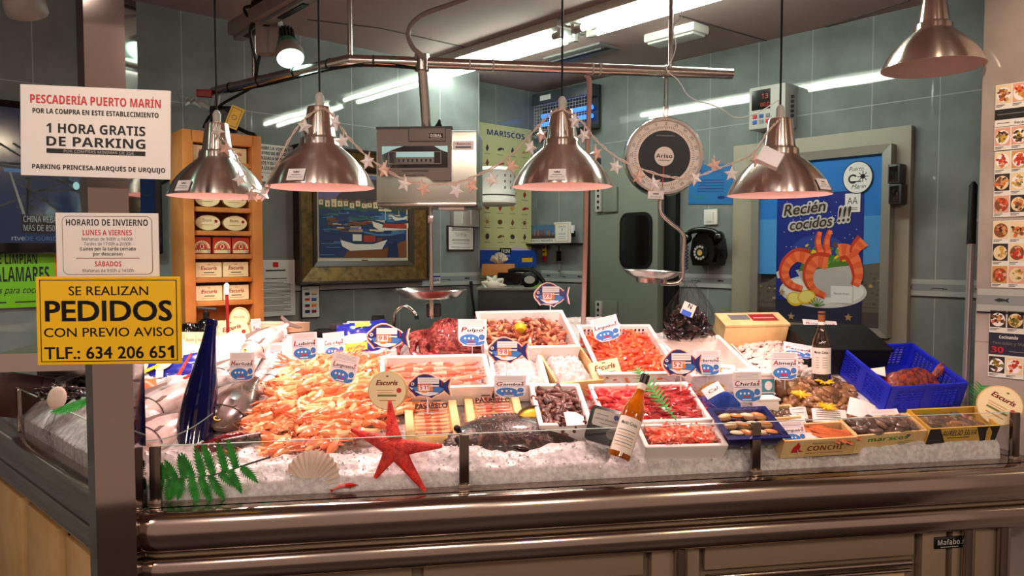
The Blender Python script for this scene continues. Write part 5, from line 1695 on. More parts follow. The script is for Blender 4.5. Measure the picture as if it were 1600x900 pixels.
# ------------------------------------------------------------------ trays on the ice
class Tray:
    pass
def tray_fit(c, h):
    FL, FR, BR, BL = [bed(x, y, h) for x, y in c]
    cen = (FL + FR + BR + BL) / 4
    w = ((FR - FL).length + (BR - BL).length) / 2
    l = ((BL - FL).length + (BR - FR).length) / 2
    d = ((FR - FL) + (BR - BL)).normalized()
    yaw = math.atan2(d.dot(BW), d.dot(U))
    t = Tray(); t.w, t.l, t.h = w, l, h
    t.M = bedm(cen - BN * h, yaw)
    return t
def open_box(b, w, l, h, th, m, lip=0.0, taper=.0, floor=.008):
    # walls as one shell with sloping sides
    def ringp(ww, ll, z): return [(-ww / 2, -ll / 2, z), (ww / 2, -ll / 2, z), (ww / 2, ll / 2, z), (-ww / 2, ll / 2, z)]
    prof = [(w - taper, l - taper, 0), (w, l, h)]
    if lip: prof += [(w + lip, l + lip, h - .004), (w + lip, l + lip, h)]
    prof += [(w - 2 * th, l - 2 * th, h), (w - taper - 2 * th, l - taper - 2 * th, floor)]
    vs = []
    for ww, ll, z in prof: vs += ringp(ww, ll, z)
    fs = [(3, 2, 1, 0)]
    for i in range(len(prof) - 1):
        for k in range(4):
            q = (k + 1) % 4
            fs.append((i * 4 + k, i * 4 + q, i * 4 + 4 + q, i * 4 + 4 + k))
    e = (len(prof) - 1) * 4
    fs.append((e, e + 1, e + 2, e + 3))
    b.add(vs, fs, m)
def foam_tray(c, label, h=.085, th=.014, notch=False, name='foam_tray', m='foam'):
    t = tray_fit(c, h)
    b = MB(); open_box(b, t.w, t.l, h, th, m, taper=.02)
    o = b.obj(name, None, t.M, smooth=False)
    bv = o.modifiers.new('bevel', 'BEVEL'); bv.width = .004; bv.segments = 2; bv.limit_method = 'ANGLE'
    tag(o, label, 'tray', None)
    t.o = o
    return t
def fill(t, n, zl, jz=.01, mx=.025, my=.025, yawj=.5, yaw0=0.0, tilt=.25, x0=0, x1=1, y0=0, y1=1, dome=.0, r=None):
    out = []
    for i in range(n):
        # jittered low-discrepancy places
        a = (i * .7548776662 + .13) % 1; c = (i * .5698402910 + .37) % 1
        x = lerp(lerp(-t.w / 2 + mx, t.w / 2 - mx, x0), lerp(-t.w / 2 + mx, t.w / 2 - mx, x1), a)
        y = lerp(lerp(-t.l / 2 + my, t.l / 2 - my, y0), lerp(-t.l / 2 + my, t.l / 2 - my, y1), c)
        z = zl + rng.uniform(-jz, jz) + dome * (math.sin(a * math.pi) * math.sin(c * math.pi))
        out.append(t.M @ T(x, y, z) @ RZ(yaw0 + rng.uniform(-yawj, yawj) + (math.pi if rng.random() < .5 else 0)) @ RX(rng.uniform(-tilt, tilt)) @ RY(rng.uniform(-tilt, tilt)))
    return out
def ice_fill(t, z, label, seed=1, amp=.012):
    b = MB()
    def fn(a, c):
        x, y = lerp(-t.w / 2 + .016, t.w / 2 - .016, a), lerp(-t.l / 2 + .016, t.l / 2 - .016, c)
        e = min(1, 6 * min(a, 1 - a, c, 1 - c))
        return (x, y, max(.01, z * (.6 + .4 * e) + amp * noise.noise(V3(x * 40, y * 40, seed)) + amp * .6 * noise.noise(V3(x * 110, y * 110, seed))))
    b.grid(fn, 40, 40, 'ice')
    tag(b.obj('ice_filling', None, t.M), label, 'ice', kind='stuff')

# big heap of langoustines on the ice
HEAP = [(452, 588), (500, 566), (582, 566), (590, 600), (640, 628), (634, 655), (600, 676), (560, 690), (520, 706), (440, 712), (366, 712), (384, 684), (420, 640)]
meshes = [prawn_mesh(.108, c, 'lang_body', 'lang_head', claws=k % 3 == 1, fat=1.12) for k, c in enumerate((.5, 1.2, 2.0, .9, 2.6))]
pl_, tries = [], 0
cxh, cyh = 510, 640
while len(pl_) < 290 and tries < 9000:
    tries += 1
    x, y = rng.uniform(366, 642), rng.uniform(562, 712)
    # thinner sampling towards the viewer: even spread over the bed
    if not inpoly(x, y, HEAP) or rng.random() > (1.0 - .45 * (y - 562) / 150): continue
    p = bed(x, y)
    e = min(1, math.hypot((x - cxh) / 150, (y - cyh) / 85))
    hgt = .012 + .05 * (1 - e * e) * rng.uniform(.5, 1)
    pl_.append(bedm(p + BN * hgt, rng.gauss(.15, .45) + (math.pi if rng.random() < .5 else 0)) @ RX(rng.uniform(-.4, .4)) @ RY(rng.uniform(-.25, .25)))
scatter('langoustine', meshes, pl_, 'pale orange langoustine in the big loose heap on the ice', 'langoustine', 'langoustines heaped loose on the ice')

# trays, back row first
T1 = foam_tray([(758, 545), (906, 540), (881, 484), (741, 485)], 'deep white foam tray of curled tan prawns at the back of the bed', .10)
scatter('tan_prawn', [prawn_mesh(.075, c, 'tan_body', 'tan_head') for c in (1.6, 2.2, 2.8)], fill(T1, 110, .062, .012, .03, .03, 3, tilt=.5, dome=.012), 'tan curled prawn in the back white foam tray', 'prawn', 'tan prawns in the back foam tray')
c_ = T1.M @ V3(-.02, .0, .085)
b = MB(); b.lathe([(0, .0), (.016, .002), (.022, .012), (.0225, .022), (.020, .024), (0, .024)], 'po_lemon', Matrix.Translation(c_) @ RX(R(-50)), seg=20); tag(b.obj('lemon_half'), 'cut lemon half among the tan prawns', 'lemon')
# perforated white crate
T2 = tray_fit([(944, 584), (1060, 580), (1013, 509), (900, 508)], .085)
b = MB(); open_box(b, T2.w, T2.l, .085, .006, 'foam', lip=.016, taper=.02)
mat('slot_dark', (60, 46, 42), .7)
for i in range(16):
    for j in range(3):
        if i in (7, 8): continue
        b.box((-T2.w * .42 + i * T2.w * .056, T2.l / 2 - .0095, .07 - j * .014), (.006, .003, .008), 'slot_dark')
tag(b.obj('plastic_crate', None, T2.M, smooth=False), 'white perforated plastic crate of orange king prawns in the back row', 'crate')
scatter('king_prawn', [prawn_mesh(.085, c, 'king_body', 'king_head', fat=1.05) for c in (1.6, 2.3, 2.9, 2.0)], fill(T2, 130, .058, .010, .022, .022, .9, tilt=.4, dome=.014), 'bright orange king prawn in the white perforated crate', 'prawn', 'king prawns in the perforated crate')
T3 = foam_tray([(1080, 590), (1185, 578), (1122, 524), (1030, 528)], 'empty-looking white foam tray holding a few cockles, behind the fish plaque', .085)
b = MB()
for k, (x, s) in enumerate(((-.06, 1.0), (.07, .5))):
    for i in range(9):
        a = -1 + i * .25
        b.tube([(x, T3.l / 2 - .018, .03), (x + .012 * a * s, T3.l / 2 - .016, .05), (x + .03 * a * s, T3.l / 2 - .014, .03 + .045 * s)], [.0016, .0014, .0008], 'red', seg=4)
tag(b.obj('red_seaweed', None, T3.M), 'red seaweed sprigs inside the white cockle tray', 'seaweed')
b = MB()
for i in range(10):
    b.ball((rng.uniform(-.02, .07), rng.uniform(-.06, .02), .02), (.02, .014, .012), 'red' if i % 3 else 'pale_body')
tag(b.obj('red_packet', None, T3.M), 'crumpled red and white packet lying in the cockle tray', 'packet')
T4 = foam_tray([(606, 608), (772, 603), (761, 552), (582, 556)], 'wide white foam tray of pale langoustines laid in rows', .075)
ice_fill(T4, .045, 'crushed ice under the langoustine rows', 2)
pl_ = []
for j in range(5):
    for i in range(7):
        pl_.append(T4.M @ T(lerp(-T4.w / 2 + .06, T4.w / 2 - .06, (i + .5) / 7) + rng.uniform(-.01, .01), lerp(-T4.l / 2 + .03, T4.l / 2 - .03, (j + .5) / 5), .056 + rng.uniform(-.003, .006)) @ RZ(rng.gauss(.05, .16) + (math.pi if i % 2 else 0)) @ RX(rng.uniform(-.2, .2)))
scatter('pale_langoustine', [prawn_mesh(.10, c, 'pale_body', 'pale_head', claws=k % 2 == 0) for k, c in enumerate((.1, .3, .5))], pl_, 'pale pink langoustine laid in a row in the wide foam tray', 'langoustine', 'langoustines in rows in the wide foam tray')
T5 = foam_tray([(774, 600), (862, 602), (841, 543), (757, 545)], 'white foam tray of ice behind the fish plaque, beside the wooden ice box', .07)
ice_fill(T5, .055, 'crushed ice filling the foam tray behind the fish plaque', 3)
T6 = tray_fit([(866, 602), (938, 592), (912, 541), (842, 543)], .07)
b = MB(); open_box(b, T6.w, T6.l, .07, .007, 'pale_wood'); tag(b.obj('wooden_tray', None, T6.M, smooth=False), 'small open wooden tray heaped with ice in mid display', 'tray')
ice_fill(T6, .062, 'crushed ice heaped in the small wooden tray', 4, .016)
T7 = foam_tray([(845, 664), (928, 664), (906, 598), (824, 599)], 'notched white foam tray of dark goose barnacles', .075)
mat('barn_stem', (110, 60, 48), .35, rand=(66, 40, 36), coat=.3, noise=(60, (120, 66, 54), .45, .65)); mat('barn_tip', (150, 110, 100), .4, rand=(110, 70, 66))
def barnacle(L):
    b = MB(); b.tube([(-L * .5, 0, 0), (-L * .2, .002, 0), (L * .1, .0, .001), (L * .25, 0, .001)], [L * .12, L * .17, L * .16, L * .13], 'barn_stem', seg=8)
    b.tube([(L * .24, 0, .001), (L * .36, 0, .001), (L * .52, 0, .002)], [L * .15, L * .14, L * .02], 'barn_tip', seg=6, flat=.7); return b
scatter('goose_barnacle', [barnacle(.048), barnacle(.058), barnacle(.042)], fill(T7, 150, .055, .012, .018, .018, 3, tilt=.6, dome=.012), 'dark goose barnacle in the notched foam tray', 'goose barnacle', 'goose barnacles in the foam tray')
T8 = foam_tray([(949, 662), (1113, 655), (1076, 596), (915, 599)], 'white foam tray split between rosy prawns and dark scarlet prawns', .07)
scatter('rosy_prawn', [prawn_mesh(.09, c, 'rose_body', 'rose_head') for c in (.6, 1.0, 1.5)], fill(T8, 85, .052, .010, .03, .025, .5, yaw0=-.2, tilt=.3, x1=.48, dome=.012), 'rosy prawn in the half of the tray by the amber bottle', 'prawn', 'rosy prawns in the split tray')
scatter('scarlet_prawn', [prawn_mesh(.095, c, 'scarlet_body', 'scarlet_head') for c in (.4, .7, 1.0)], fill(T8, 80, .050, .010, .03, .025, .3, yaw0=-.1, tilt=.3, x0=.54, dome=.012), 'dark scarlet prawn beside the rosy ones in the split tray', 'prawn', 'scarlet prawns in the split tray')
T9 = foam_tray([(997, 698), (1150, 694), (1107, 661), (1002, 663)], 'low white foam tray of small pink shrimps nearest the glass', .07, notch=False)
scatter('small_shrimp', [prawn_mesh(.06, c, 'shrimp_body', 'shrimp_head', ant=False) for c in (1.0, 1.6, 2.1)], fill(T9, 190, .062, .008, .04, .034, 3, tilt=.4, dome=.012), 'small pink shrimp in the tray nearest the glass', 'shrimp', 'small shrimps in the front tray')
# white tray of baby squid
T10 = tray_fit([(1180, 596), (1268, 585), (1240, 528), (1150, 528)], .03)
b = MB(); open_box(b, T10.w, T10.l, .03, .006, 'foam', taper=.01); tag(b.obj('foam_tray', None, T10.M, smooth=False), 'shallow white tray of pale baby squid in front of the wooden box', 'tray')
mat('squid_white', (236, 224, 218), .25, rand=(228, 206, 200), coat=.5, noise=(40, (226, 196, 190), .5, .7))
def squid(L):
    b = MB(); b.tube([(-L * .5, 0, 0), (-L * .3, 0, 0), (0, 0, .002), (L * .2, 0, .001), (L * .32, 0, 0)], [.002, L * .10, L * .16, L * .13, L * .10], 'squid_white', seg=9, flat=.7)
    for s in (-1, 1): b.add([(-L * .45, 0, 0), (-L * .2, s * L * .2, .002), (-L * .08, s * L * .1, .003)], [(0, 1, 2)], 'squid_white'); b.ball((L * .28, s * L * .09, L * .04), (L * .035,) * 3, 'black', seg=6, rings=4)
    for i in range(6): b.tube([(L * .3, (i - 2.5) * L * .03, 0), (L * .5, (i - 2.5) * L * .06, 0), (L * .62, (i - 2.5) * L * .07 + .002, -.002)], [L * .025, L * .018, L * .006], 'squid_white', seg=4)
    return b
scatter('baby_squid', [squid(.075), squid(.085), squid(.065)], fill(T10, 62, .026, .006, .03, .03, .6, yaw0=.3, tilt=.15), 'pale baby squid with black eyes in the shallow white tray', 'squid', 'baby squid in the shallow tray')
c_ = T10.M @ V3(0, T10.l * .42, .04)
b = MB(); b.tube(smooth_path([(-.05, .0, 0), (-.03, .02, 0), (0, .028, 0), (.03, .02, 0), (.05, .0, 0), (.065, .012, 0)], 4), .004, 'orange', Matrix.Translation(c_) @ RX(.5)); tag(b.obj('orange_strap'), 'curved orange strap standing over the baby squid', 'strap')

# two flat packs with printed film
def film_pack(c, label, seed):
    t = tray_fit(c, .04)
    th = thing('seafood_pack', label, 'pack', t.M, 'flat packs with printed film')
    b = MB(); b.box((0, 0, .012), (t.w, t.l, .024), 'pale_wood', None, .003); b.box((-t.w / 2 + .012, 0, .03), (.024, t.l, .016), 'pale_wood', None, .002); b.box((t.w / 2 - .012, 0, .03), (.024, t.l, .016), 'pale_wood', None, .002); b.obj('wooden_base', th)
    rg = random.Random(seed); 
    iw_ = t.w - .056
    for i in range(9):
        y = -t.l / 2 + .012 + i * (t.l - .024) / 8
        for sgn in (-1, 1):
            b = prawn_mesh(iw_ * .42, rg.uniform(.05, .3), 'pale_body', 'pale_head', ant=False); o = b.obj('packed_prawn', th, T(sgn * iw_ * .24, y, .036) @ RZ(rg.uniform(-.12, .12) + (math.pi if sgn > 0 else 0)), ang=50)
    b = MB(); b.rect(-t.w / 2 + .026, -t.l / 2, t.w / 2 - .026, t.l / 2, .049, 'glass')
    b.text('PASARELO', 0, t.l * .16, t.l * .17, 'ink', .0496, w=iw_ * .95, bold=.04, shear=.1); b.rect(-iw_ * .3, t.l * .39, -iw_ * .05, t.l * .43, .0496, 'ink'); b.rect(iw_ * .08, t.l * .38, iw_ * .3, t.l * .42, .0496, 'ink'); b.rect(-iw_ * .4, t.l * .04, iw_ * .4, t.l * .06, .0496, 'ink_grey')
    b.obj('printed_film', th, smooth=False)
film_pack([(632, 680), (722, 676), (712, 624), (634, 627)], 'flat wooden pack under printed film, the one by the starfish', 3)
film_pack([(735, 664), (826, 662), (806, 617), (722, 619)], 'flat wooden pack under printed film, the one by the lemon dish', 4)

# ------------------------------------------------------------------ price cards and fish plaques
mat('card_pink', (238, 226, 230), .45)
CI = {'n': 0}
def price_card(x, y, wpx, hpx, text, label, roll=0.0, yaw=0.0, Y=None, lean=.12, base=None):
    if Y is None: Y = bed(x, base or (y + hpx * .5 + 6), .085).y
    p = at_y(x, y, Y); k = Y / F
    w, h = wpx * k, hpx * k
    n_ = V3(math.sin(yaw), -math.cos(yaw), lean)
    M = face(p, n_, R(roll))
    th = thing('price_card', label, 'price card', M, 'printed price cards')
    b = MB()
    P = [(-w / 2, h / 2), (-w / 2, -h * .12), (-w * .47, -h * .3), (-w * .30, -h * .48), (0, -h * .5), (w * .30, -h * .48), (w * .46, -h * .36), (w / 2, -h * .12), (w / 2, h / 2)]
    b.prism(P[::-1], -.0012, 0, 'card_pink')
    for i in range(4): b.rect(-w * .4, h * (.44 - i * .045), w * .4, h * (.452 - i * .045), .0004, 'light_grey')
    b.rect(-w * .46, h * .235, w * .46, h * .243, .0004, 'fish_blue')
    first, rest = text[0], text[1:]
    tw = w * min(.86, .13 * len(text) + .12); fw_ = tw / (len(text) + .8) * 1.5
    b.text(first, -tw / 2, h * .04, h * .17, 'red', .0006, w=fw_, al='L', bold=.02, shear=.15)
    if rest: b.text(rest, -tw / 2 + fw_ * 1.05, h * .05, h * .115, 'ink', .0006, w=tw - fw_ * 1.05, al='L', bold=.015, shear=.15)
    b.rect(-w * .46, h * -.005, w * .46, h * .005, .0004, 'fish_blue')
    b.flat([(w * .36, h * .20), (w * .44, h * .22), (w * .41, h * .14), (w * .38, h * .13)], .0005, 'red')
    # blue fish
    b.disc(-w * .1, -h * .24, w * .34, h * .19, .0005, 'fish_blue', seg=28)
    b.flat([(w * .1, -h * .36), (w * .44, -h * .28), (w * .40, -h * .40), (w * .22, -h * .46), (-w * .2, -h * .45), (-w * .3, -h * .40)], .0006, 'fish_blue')
    b.disc(w * .33, -h * .16, w * .10, h * .10, .0007, 'fish_blue', seg=20); b.ring(w * .33, -h * .16, w * .085, w * .1, .0008, 'navy', seg=20, sy=h / w)
    for i in range(3): b.disc(-w * .25 + i * w * .14, -h * .2, w * .035, h * .04, .0009, 'card_white', seg=10)
    b.rect(-w * .16, -h * .34, w * .08, -h * .29, .0009, 'red'); b.rect(-w * .2, -h * .42, w * .12, -h * .39, .0009, 'card_white')
    b.obj('card', th, smooth=False)
    b = MB(); b.tube([(0, -h * .45, -.002), (0, -h * .5 - .03, -.004)], .0014, 'light_grey', seg=6); b.obj('pin', th)
def fish_plaque(x, y, wpx, hpx, price, label, Y=None, base=None, roll=0, yaw=0):
    if Y is None: Y = bed(x, base or (y + hpx * .5 + 6), .105).y
    p = at_y(x, y, Y); k = Y / F
    w, h = wpx * k, hpx * k
    M = face(p, V3(math.sin(yaw), -math.cos(yaw), .12), R(roll))
    th = thing('fish_plaque', label, 'price sign', M, 'fish shaped price signs')
    def outline(s):
        P = []
        for i in range(13):
            a = math.pi - i * math.pi * .88 / 12; P.append((w * (.44 * math.cos(a) - .06) * s, h * .36 * math.sin(a) * s + (h * .10 * max(0, math.sin((i - 3) / 6 * math.pi)) if 3 < i < 9 else 0) * s))
        P += [(w * .5 * s, h * .30 * s), (w * .45 * s, 0), (w * .5 * s, -h * .34 * s)]
        for i in range(12, -1, -1):
            a = -math.pi + i * math.pi * .88 / 12; P.append((w * (.44 * math.cos(a) - .06) * s, h * .36 * math.sin(a) * s - (h * .08 if i in (4, 8) else 0) * s))
        return P[:-1]
    b = MB(); b.prism(outline(1.06)[::-1], -.004, 0, 'card_white')
    b.flat(outline(1.0)[::-1], .0004, 'orange'); b.flat(outline(.95)[::-1], .0006, 'navy')
    O = [(q[0], min(q[1], -h * .02)) for q in outline(.92) if q[1] < h * .05]
    b.flat([(-w * .42, -h * .04), (-w * .2, -h * .30), (0, -h * .34), (w * .2, -h * .26), (w * .34, -h * .08), (w * .2, h * .0), (0, -h * .06), (-w * .2, h * .02)], .0008, 'fish_blue')
    b.flat([(-w * .34, -h * .17), (-w * .15, -h * .31), (0, -h * .33), (w * .14, -h * .29), (w * .22, -h * .22), (-.0, -h * .19)], .0010, 'card_white')
    b.disc(-w * .39, h * .09, w * .04, w * .04, .0012, 'card_white', seg=16); b.disc(-w * .39, h * .09, w * .02, w * .02, .0014, 'ink', seg=12)
    b.flat([(-w * .48, -h * .0), (-w * .38, -h * .06), (-w * .40, -h * .12)], .0012, 'card_white')
    b.rect(-w * .27, h * .10, w * .22, h * .32, .0012, 'card_white'); b.rect(-w * .25, h * .24, w * .2, h * .255, .0014, 'light_grey'); b.rect(-w * .25, h * .17, w * .2, h * .185, .0014, 'light_grey')
    b.rect(-w * .27, -h * .16, w * .08, h * .08, .0013, 'orange'); b.text(price, -w * .12, -h * .10, h * .15, 'red', .0018, w=w * .2, bold=.03); b.rect(-w * .24, -h * .145, w * .0, h * .06, .0015, 'card_white')
    b.rect(w * .02, h * .0, w * .22, h * .05, .0015, 'card_pink'); b.flat([(-w * .2, -h * .16), (-w * .02, -h * .16), (-w * .06, -h * .22), (-w * .16, -h * .22)], .0015, 'orange')
    b.rect(w * .28, h * .04, w * .3, h * .2, .0012, 'dark_red')
    b.obj('plaque', th, smooth=False)
    b = MB(); b.tube([(-w * .04, -h * .36, -.003), (-w * .04, -h * .36 - .05, -.005)], .002, 'card_white', seg=6); b.obj('stem', th)
price_card(378, 573, 38, 45, 'Merluza', 'price card reading Merluza, stuck above the mottled grey fish', yaw=.1)
price_card(401, 517, 17, 38, 'Rape', 'narrow price card by the round box, in front of the pink paper', yaw=.9, Y=2.72)
price_card(437, 531, 24, 32, 'Salmón', 'upper of two price cards behind the white fish head', yaw=.5, Y=2.62)
price_card(432, 558, 21, 40, 'Salmón', 'lower of two price cards behind the white fish head', yaw=.7, Y=2.5)
price_card(476, 541, 40, 43, 'Lubina', 'price card reading Lubina, above the silver fish', roll=4)
price_card(522, 540, 36, 42, 'Cola d Rape', 'price card half hidden behind the langoustine heap card', roll=7, yaw=-.2, Y=2.55)
price_card(537, 576, 42, 46, 'Langostino', 'tilted pinkish price card at the back of the langoustine heap', roll=-12)
price_card(738, 520, 45, 43, 'Pulpo', 'price card reading Pulpo, beside the octopus')
price_card(797, 604, 50, 34, 'Gambas', 'price card reading Gambas, behind the lemon dish', base=618)
price_card(947, 514, 42, 38, 'Langostino', 'tilted price card stuck in the perforated crate', roll=14)
price_card(1105, 567, 42, 40, 'Berberecho', 'price card reading Berberecho, in the cockle tray')
price_card(1168, 605, 45, 48, 'Chirlas', 'price card reading Chirlas, before the white tub', roll=1)
price_card(1226, 572, 42, 44, 'Almeja', 'price card reading Almeja, beside the white labelled bottle')
price_card(1247, 548, 44, 26, 'Pescada', 'price card lying back among the baby squid', roll=-12, lean=.8)
price_card(1282, 508, 52, 22, 'Rodaballo', 'price card lying on the black crate behind the bottle', roll=-6, lean=1.2, Y=2.85)
price_card(1385, 656, 48, 38, 'Almejas', 'price card leaning back on the grey clams', roll=3, lean=.9, Y=bed(1385, 668, .04).y)
price_card(1240, 676, 38, 40, 'Longueiro', 'price card leaning in the printed razor clam crate', roll=2, lean=.7, Y=bed(1240, 690, .045).y)
fish_plaque(606, 527, 66, 46, "9'8", 'fish shaped price sign between the blue bag and the octopus')
fish_plaque(671, 604, 68, 44, "5'11", 'fish shaped price sign beside the round box, before the wide foam tray', base=628)
fish_plaque(794, 548, 64, 46, "9'8", 'fish shaped price sign in the foam tray of ice')
fish_plaque(862, 461, 54, 42, "9'8", 'fish shaped price sign standing above the back tan prawn tray', Y=2.93)
fish_plaque(1066, 568, 62, 50, "5'2", 'fish shaped price sign in front of the white cockle tray')
# ------------------------------------------------------------------ fish on the left of the bed
mat('fish_silver', (196, 188, 186), .22, noise=(26, (120, 106, 102), .45, .68), coat=.5)
mat('fish_pale', (222, 202, 196), .25, noise=(18, (176, 132, 122), .48, .72), coat=.5)
mat('fish_back', (118, 104, 100), .25, noise=(30, (78, 66, 62), .4, .65), coat=.5)
mat('hake_back', (104, 86, 78), .28, noise=(22, (62, 48, 42), .38, .6), coat=.4)
mat('fin', (112, 92, 86), .35)
mat('turbot_skin', (50, 34, 30), .3, noise=(45, (112, 84, 70), .52, .66), coat=.25, bump=(140, .5, .004))
mat('turbot_belly', (190, 170, 160), .3, noise=(20, (110, 84, 74), .4, .6), coat=.5)
mat('flesh_red', (150, 22, 32), .18, noise=(20, (84, 14, 22), .4, .6), coat=.6)
def fish_mesh(L, H, W, back, belly, open_mouth=False):
    b = MB()
    prof = [(0, .12), (.03, .34), (.10, .62), (.20, .86), (.34, 1.0), (.5, .96), (.65, .76), (.78, .5), (.88, .28), (.94, .2), (.96, .2)]
    nu, nv = len(prof), 16
    vs, mi = [], []
    for s, r in prof:
        for k in range(nv):
            a = 2 * math.pi * k / nv
            vs.append((L * (.5 - s), W / 2 * r * math.cos(a), H / 2 * r * math.sin(a)))
    f1, f2 = [], []
    for i in range(nu - 1):
        for k in range(nv):
            q = (k + 1) % nv
            (f1 if 1 <= k < 8 and k not in (1, 7) or k in (1, 6) else f2).append((i * nv + k, i * nv + q, (i + 1) * nv + q, (i + 1) * nv + k))
    f2.append(tuple(range(nv - 1, -1, -1)))
    b.add(vs, f1, back); b.add(vs, f2, belly)
    return b
def place_fish(p0, p1, h0, H, W, back, belly, label, roll=.0, lift=.0):
    a, c = bed(*p0, h0), bed(*p1, h0)
    d = c - a; L = d.length
    yaw = math.atan2(d.dot(BW), d.dot(U))
    M = bedm((a + c) / 2, yaw) @ RX(roll)
    t = thing('fish', label, 'fish', M, 'whole fish on the ice')
    b = fish_mesh(L, H, W, back, belly); b.obj('body', t, ang=70)
    b = MB()
    b.prism([(-L * .44, .0), (-L * .5, H * .42), (-L * .56, H * .5), (-L * .52, 0), (-L * .56, -H * .5), (-L * .5, -H * .42)], -.0015, .0015, 'fin', RX(math.pi / 2)); b.obj('tail_fin', t)
    b = MB(); b.prism([(L * .2, H * .45), (L * .12, H * .72), (-L * .1, H * .58), (-L * .25, H * .38)], -.001, .001, 'fin', RX(math.pi / 2)); b.obj('dorsal_fin', t)
    b = MB()
    for s in (-1, 1):
        b.tube([(L * (.27 - .035 * math.sin(q * math.pi)), s * W * .47 * math.cos((q - .5) * 2.2), H * .47 * math.sin((q - .5) * 2.2)) for q in [i / 10 for i in range(11)]], H * .014, 'hake_back', seg=5)
        b.tube([(L * .495, 0, -H * .02), (L * .45, s * W * .19, -H * .12)], H * .012, 'hake_back', seg=5)
    b.obj('gill_line', t)
    for s in (-1, 1):
        b = MB(); b.ball((L * .41, s * W * .25, H * .10), (H * .055, W * .05, H * .055), 'black', seg=10, rings=6); b.ring(0, 0, H * .055, H * .08, 0, 'yellow', T(L * .41, s * W * .285, H * .10) @ RX(math.pi / 2)); b.obj('eye', t)
        b = MB(); b.prism([(L * .24, 0), (L * .14, H * .05), (L * .10, -H * .02), (L * .2, -H * .06)], -.001, .001, 'fin', T(0, s * W * .49, -H * .05) @ RX(math.pi / 2)); b.obj('side_fin', t)
    return t
place_fish((330, 588), (206, 656), .02, .12, .055, 'fish_silver', 'fish_pale', 'large pale fish lying behind the blue bottle, nose toward the column', roll=1.4)
place_fish((318, 640), (208, 700), .02, .12, .055, 'fish_pale', 'fish_pale', 'large pale fish nearest the column and glass guard', roll=1.45)
place_fish((410, 556), (330, 600), .02, .11, .05, 'fish_pale', 'fish_silver', 'pale silver fish behind the blue bottle neck under the Merluza card', roll=1.45)
place_fish((404, 588), (338, 672), .03, .13, .065, 'hake_back', 'hake_back', 'mottled grey brown fish under the Merluza card', roll=1.3)
place_fish((492, 556), (402, 612), .025, .08, .05, 'fish_silver', 'fish_pale', 'slim silver fish under the Lubina card beside the langoustine heap', roll=1.35)
place_fish((452, 505), (378, 560), .03, .09, .06, 'fish_pale', 'fish_pale', 'white fish with dark side line below the round box', roll=1.2)
b = MB()
c_ = bed(352, 692, .025)
b.grid(lambda a, c: (lerp(-.075, .075, a), lerp(-.03, .03, c) * (1 - .5 * abs(2 * a - 1) ** 2), .025 * math.sin(math.pi * c) * (1 - abs(2 * a - 1) ** 3) + .006 * noise.noise(V3(a * 6, c * 6, 0))), 24, 12, 'flesh_red', bedm(c_, .35))
b.grid(lambda a, c: (lerp(-.01, .09, a), lerp(-.045, .0, c), .012 + .016 * math.sin(math.pi * c)), 10, 8, 'turbot_skin', bedm(c_, .3))
tag(b.obj('tuna_piece'), 'glossy dark red fish piece beside the foot of the blue bottle', 'fish piece')
# turbot
a, c_ = bed(690, 690, .02), bed(920, 684, .02)
cen = bed(800, 690, .012); L = (c_ - a).length
t = thing('turbot', 'big dark speckled turbot half buried in the front ice', 'fish', bedm(cen, -.02) @ RX(R(14)))
b = MB()
def tf(a_, c2):
    s = a_ * 2 - 1
    ww = .088 * max(0.0, 1 - abs(s) ** 2.4) ** .6 + .004
    y = (c2 * 2 - 1)
    return (s * L * .46, y * ww, .052 * (1 - abs(s) ** 2.5) * max(0, 1 - y * y) ** .6 + .002)
b.grid(tf, 40, 20, 'turbot_skin'); b.obj('body', t)
b = MB(); b.grid(lambda a_, c2: (lambda q: (q[0], q[1], .002 - .012 * (1 - (2 * c2 - 1) ** 2)))(tf(a_, c2)), 20, 10, 'turbot_belly'); b.obj('belly', t)
for sgn in (-1, 1):
    b = MB()
    def ff(a_, c2, sgn=sgn):
        s = lerp(-.78, .7, a_); ww = .088 * (1 - abs(s) ** 2.4) ** .6
        k = ww + c2 * .022 * math.sin(a_ * math.pi)
        return (s * L * .46, sgn * (ww * .97 + c2 * .022 * math.sin(a_ * math.pi)), .004 + .003 * math.sin(a_ * 150) * c2)
    b.grid(ff, 90, 3, 'turbot_skin'); b.obj('edge_fin', t)
b = MB(); b.prism([(L * .44, .012), (L * .56, .06), (L * .60, .0), (L * .56, -.06), (L * .44, -.012)], 0, .004, 'turbot_skin'); b.obj('tail_fin', t)
for y in (.03, -.012):
    b = MB(); b.ball((-L * .37, y, .03), (.010, .010, .009), 'black', seg=12); b.obj('eye', t)
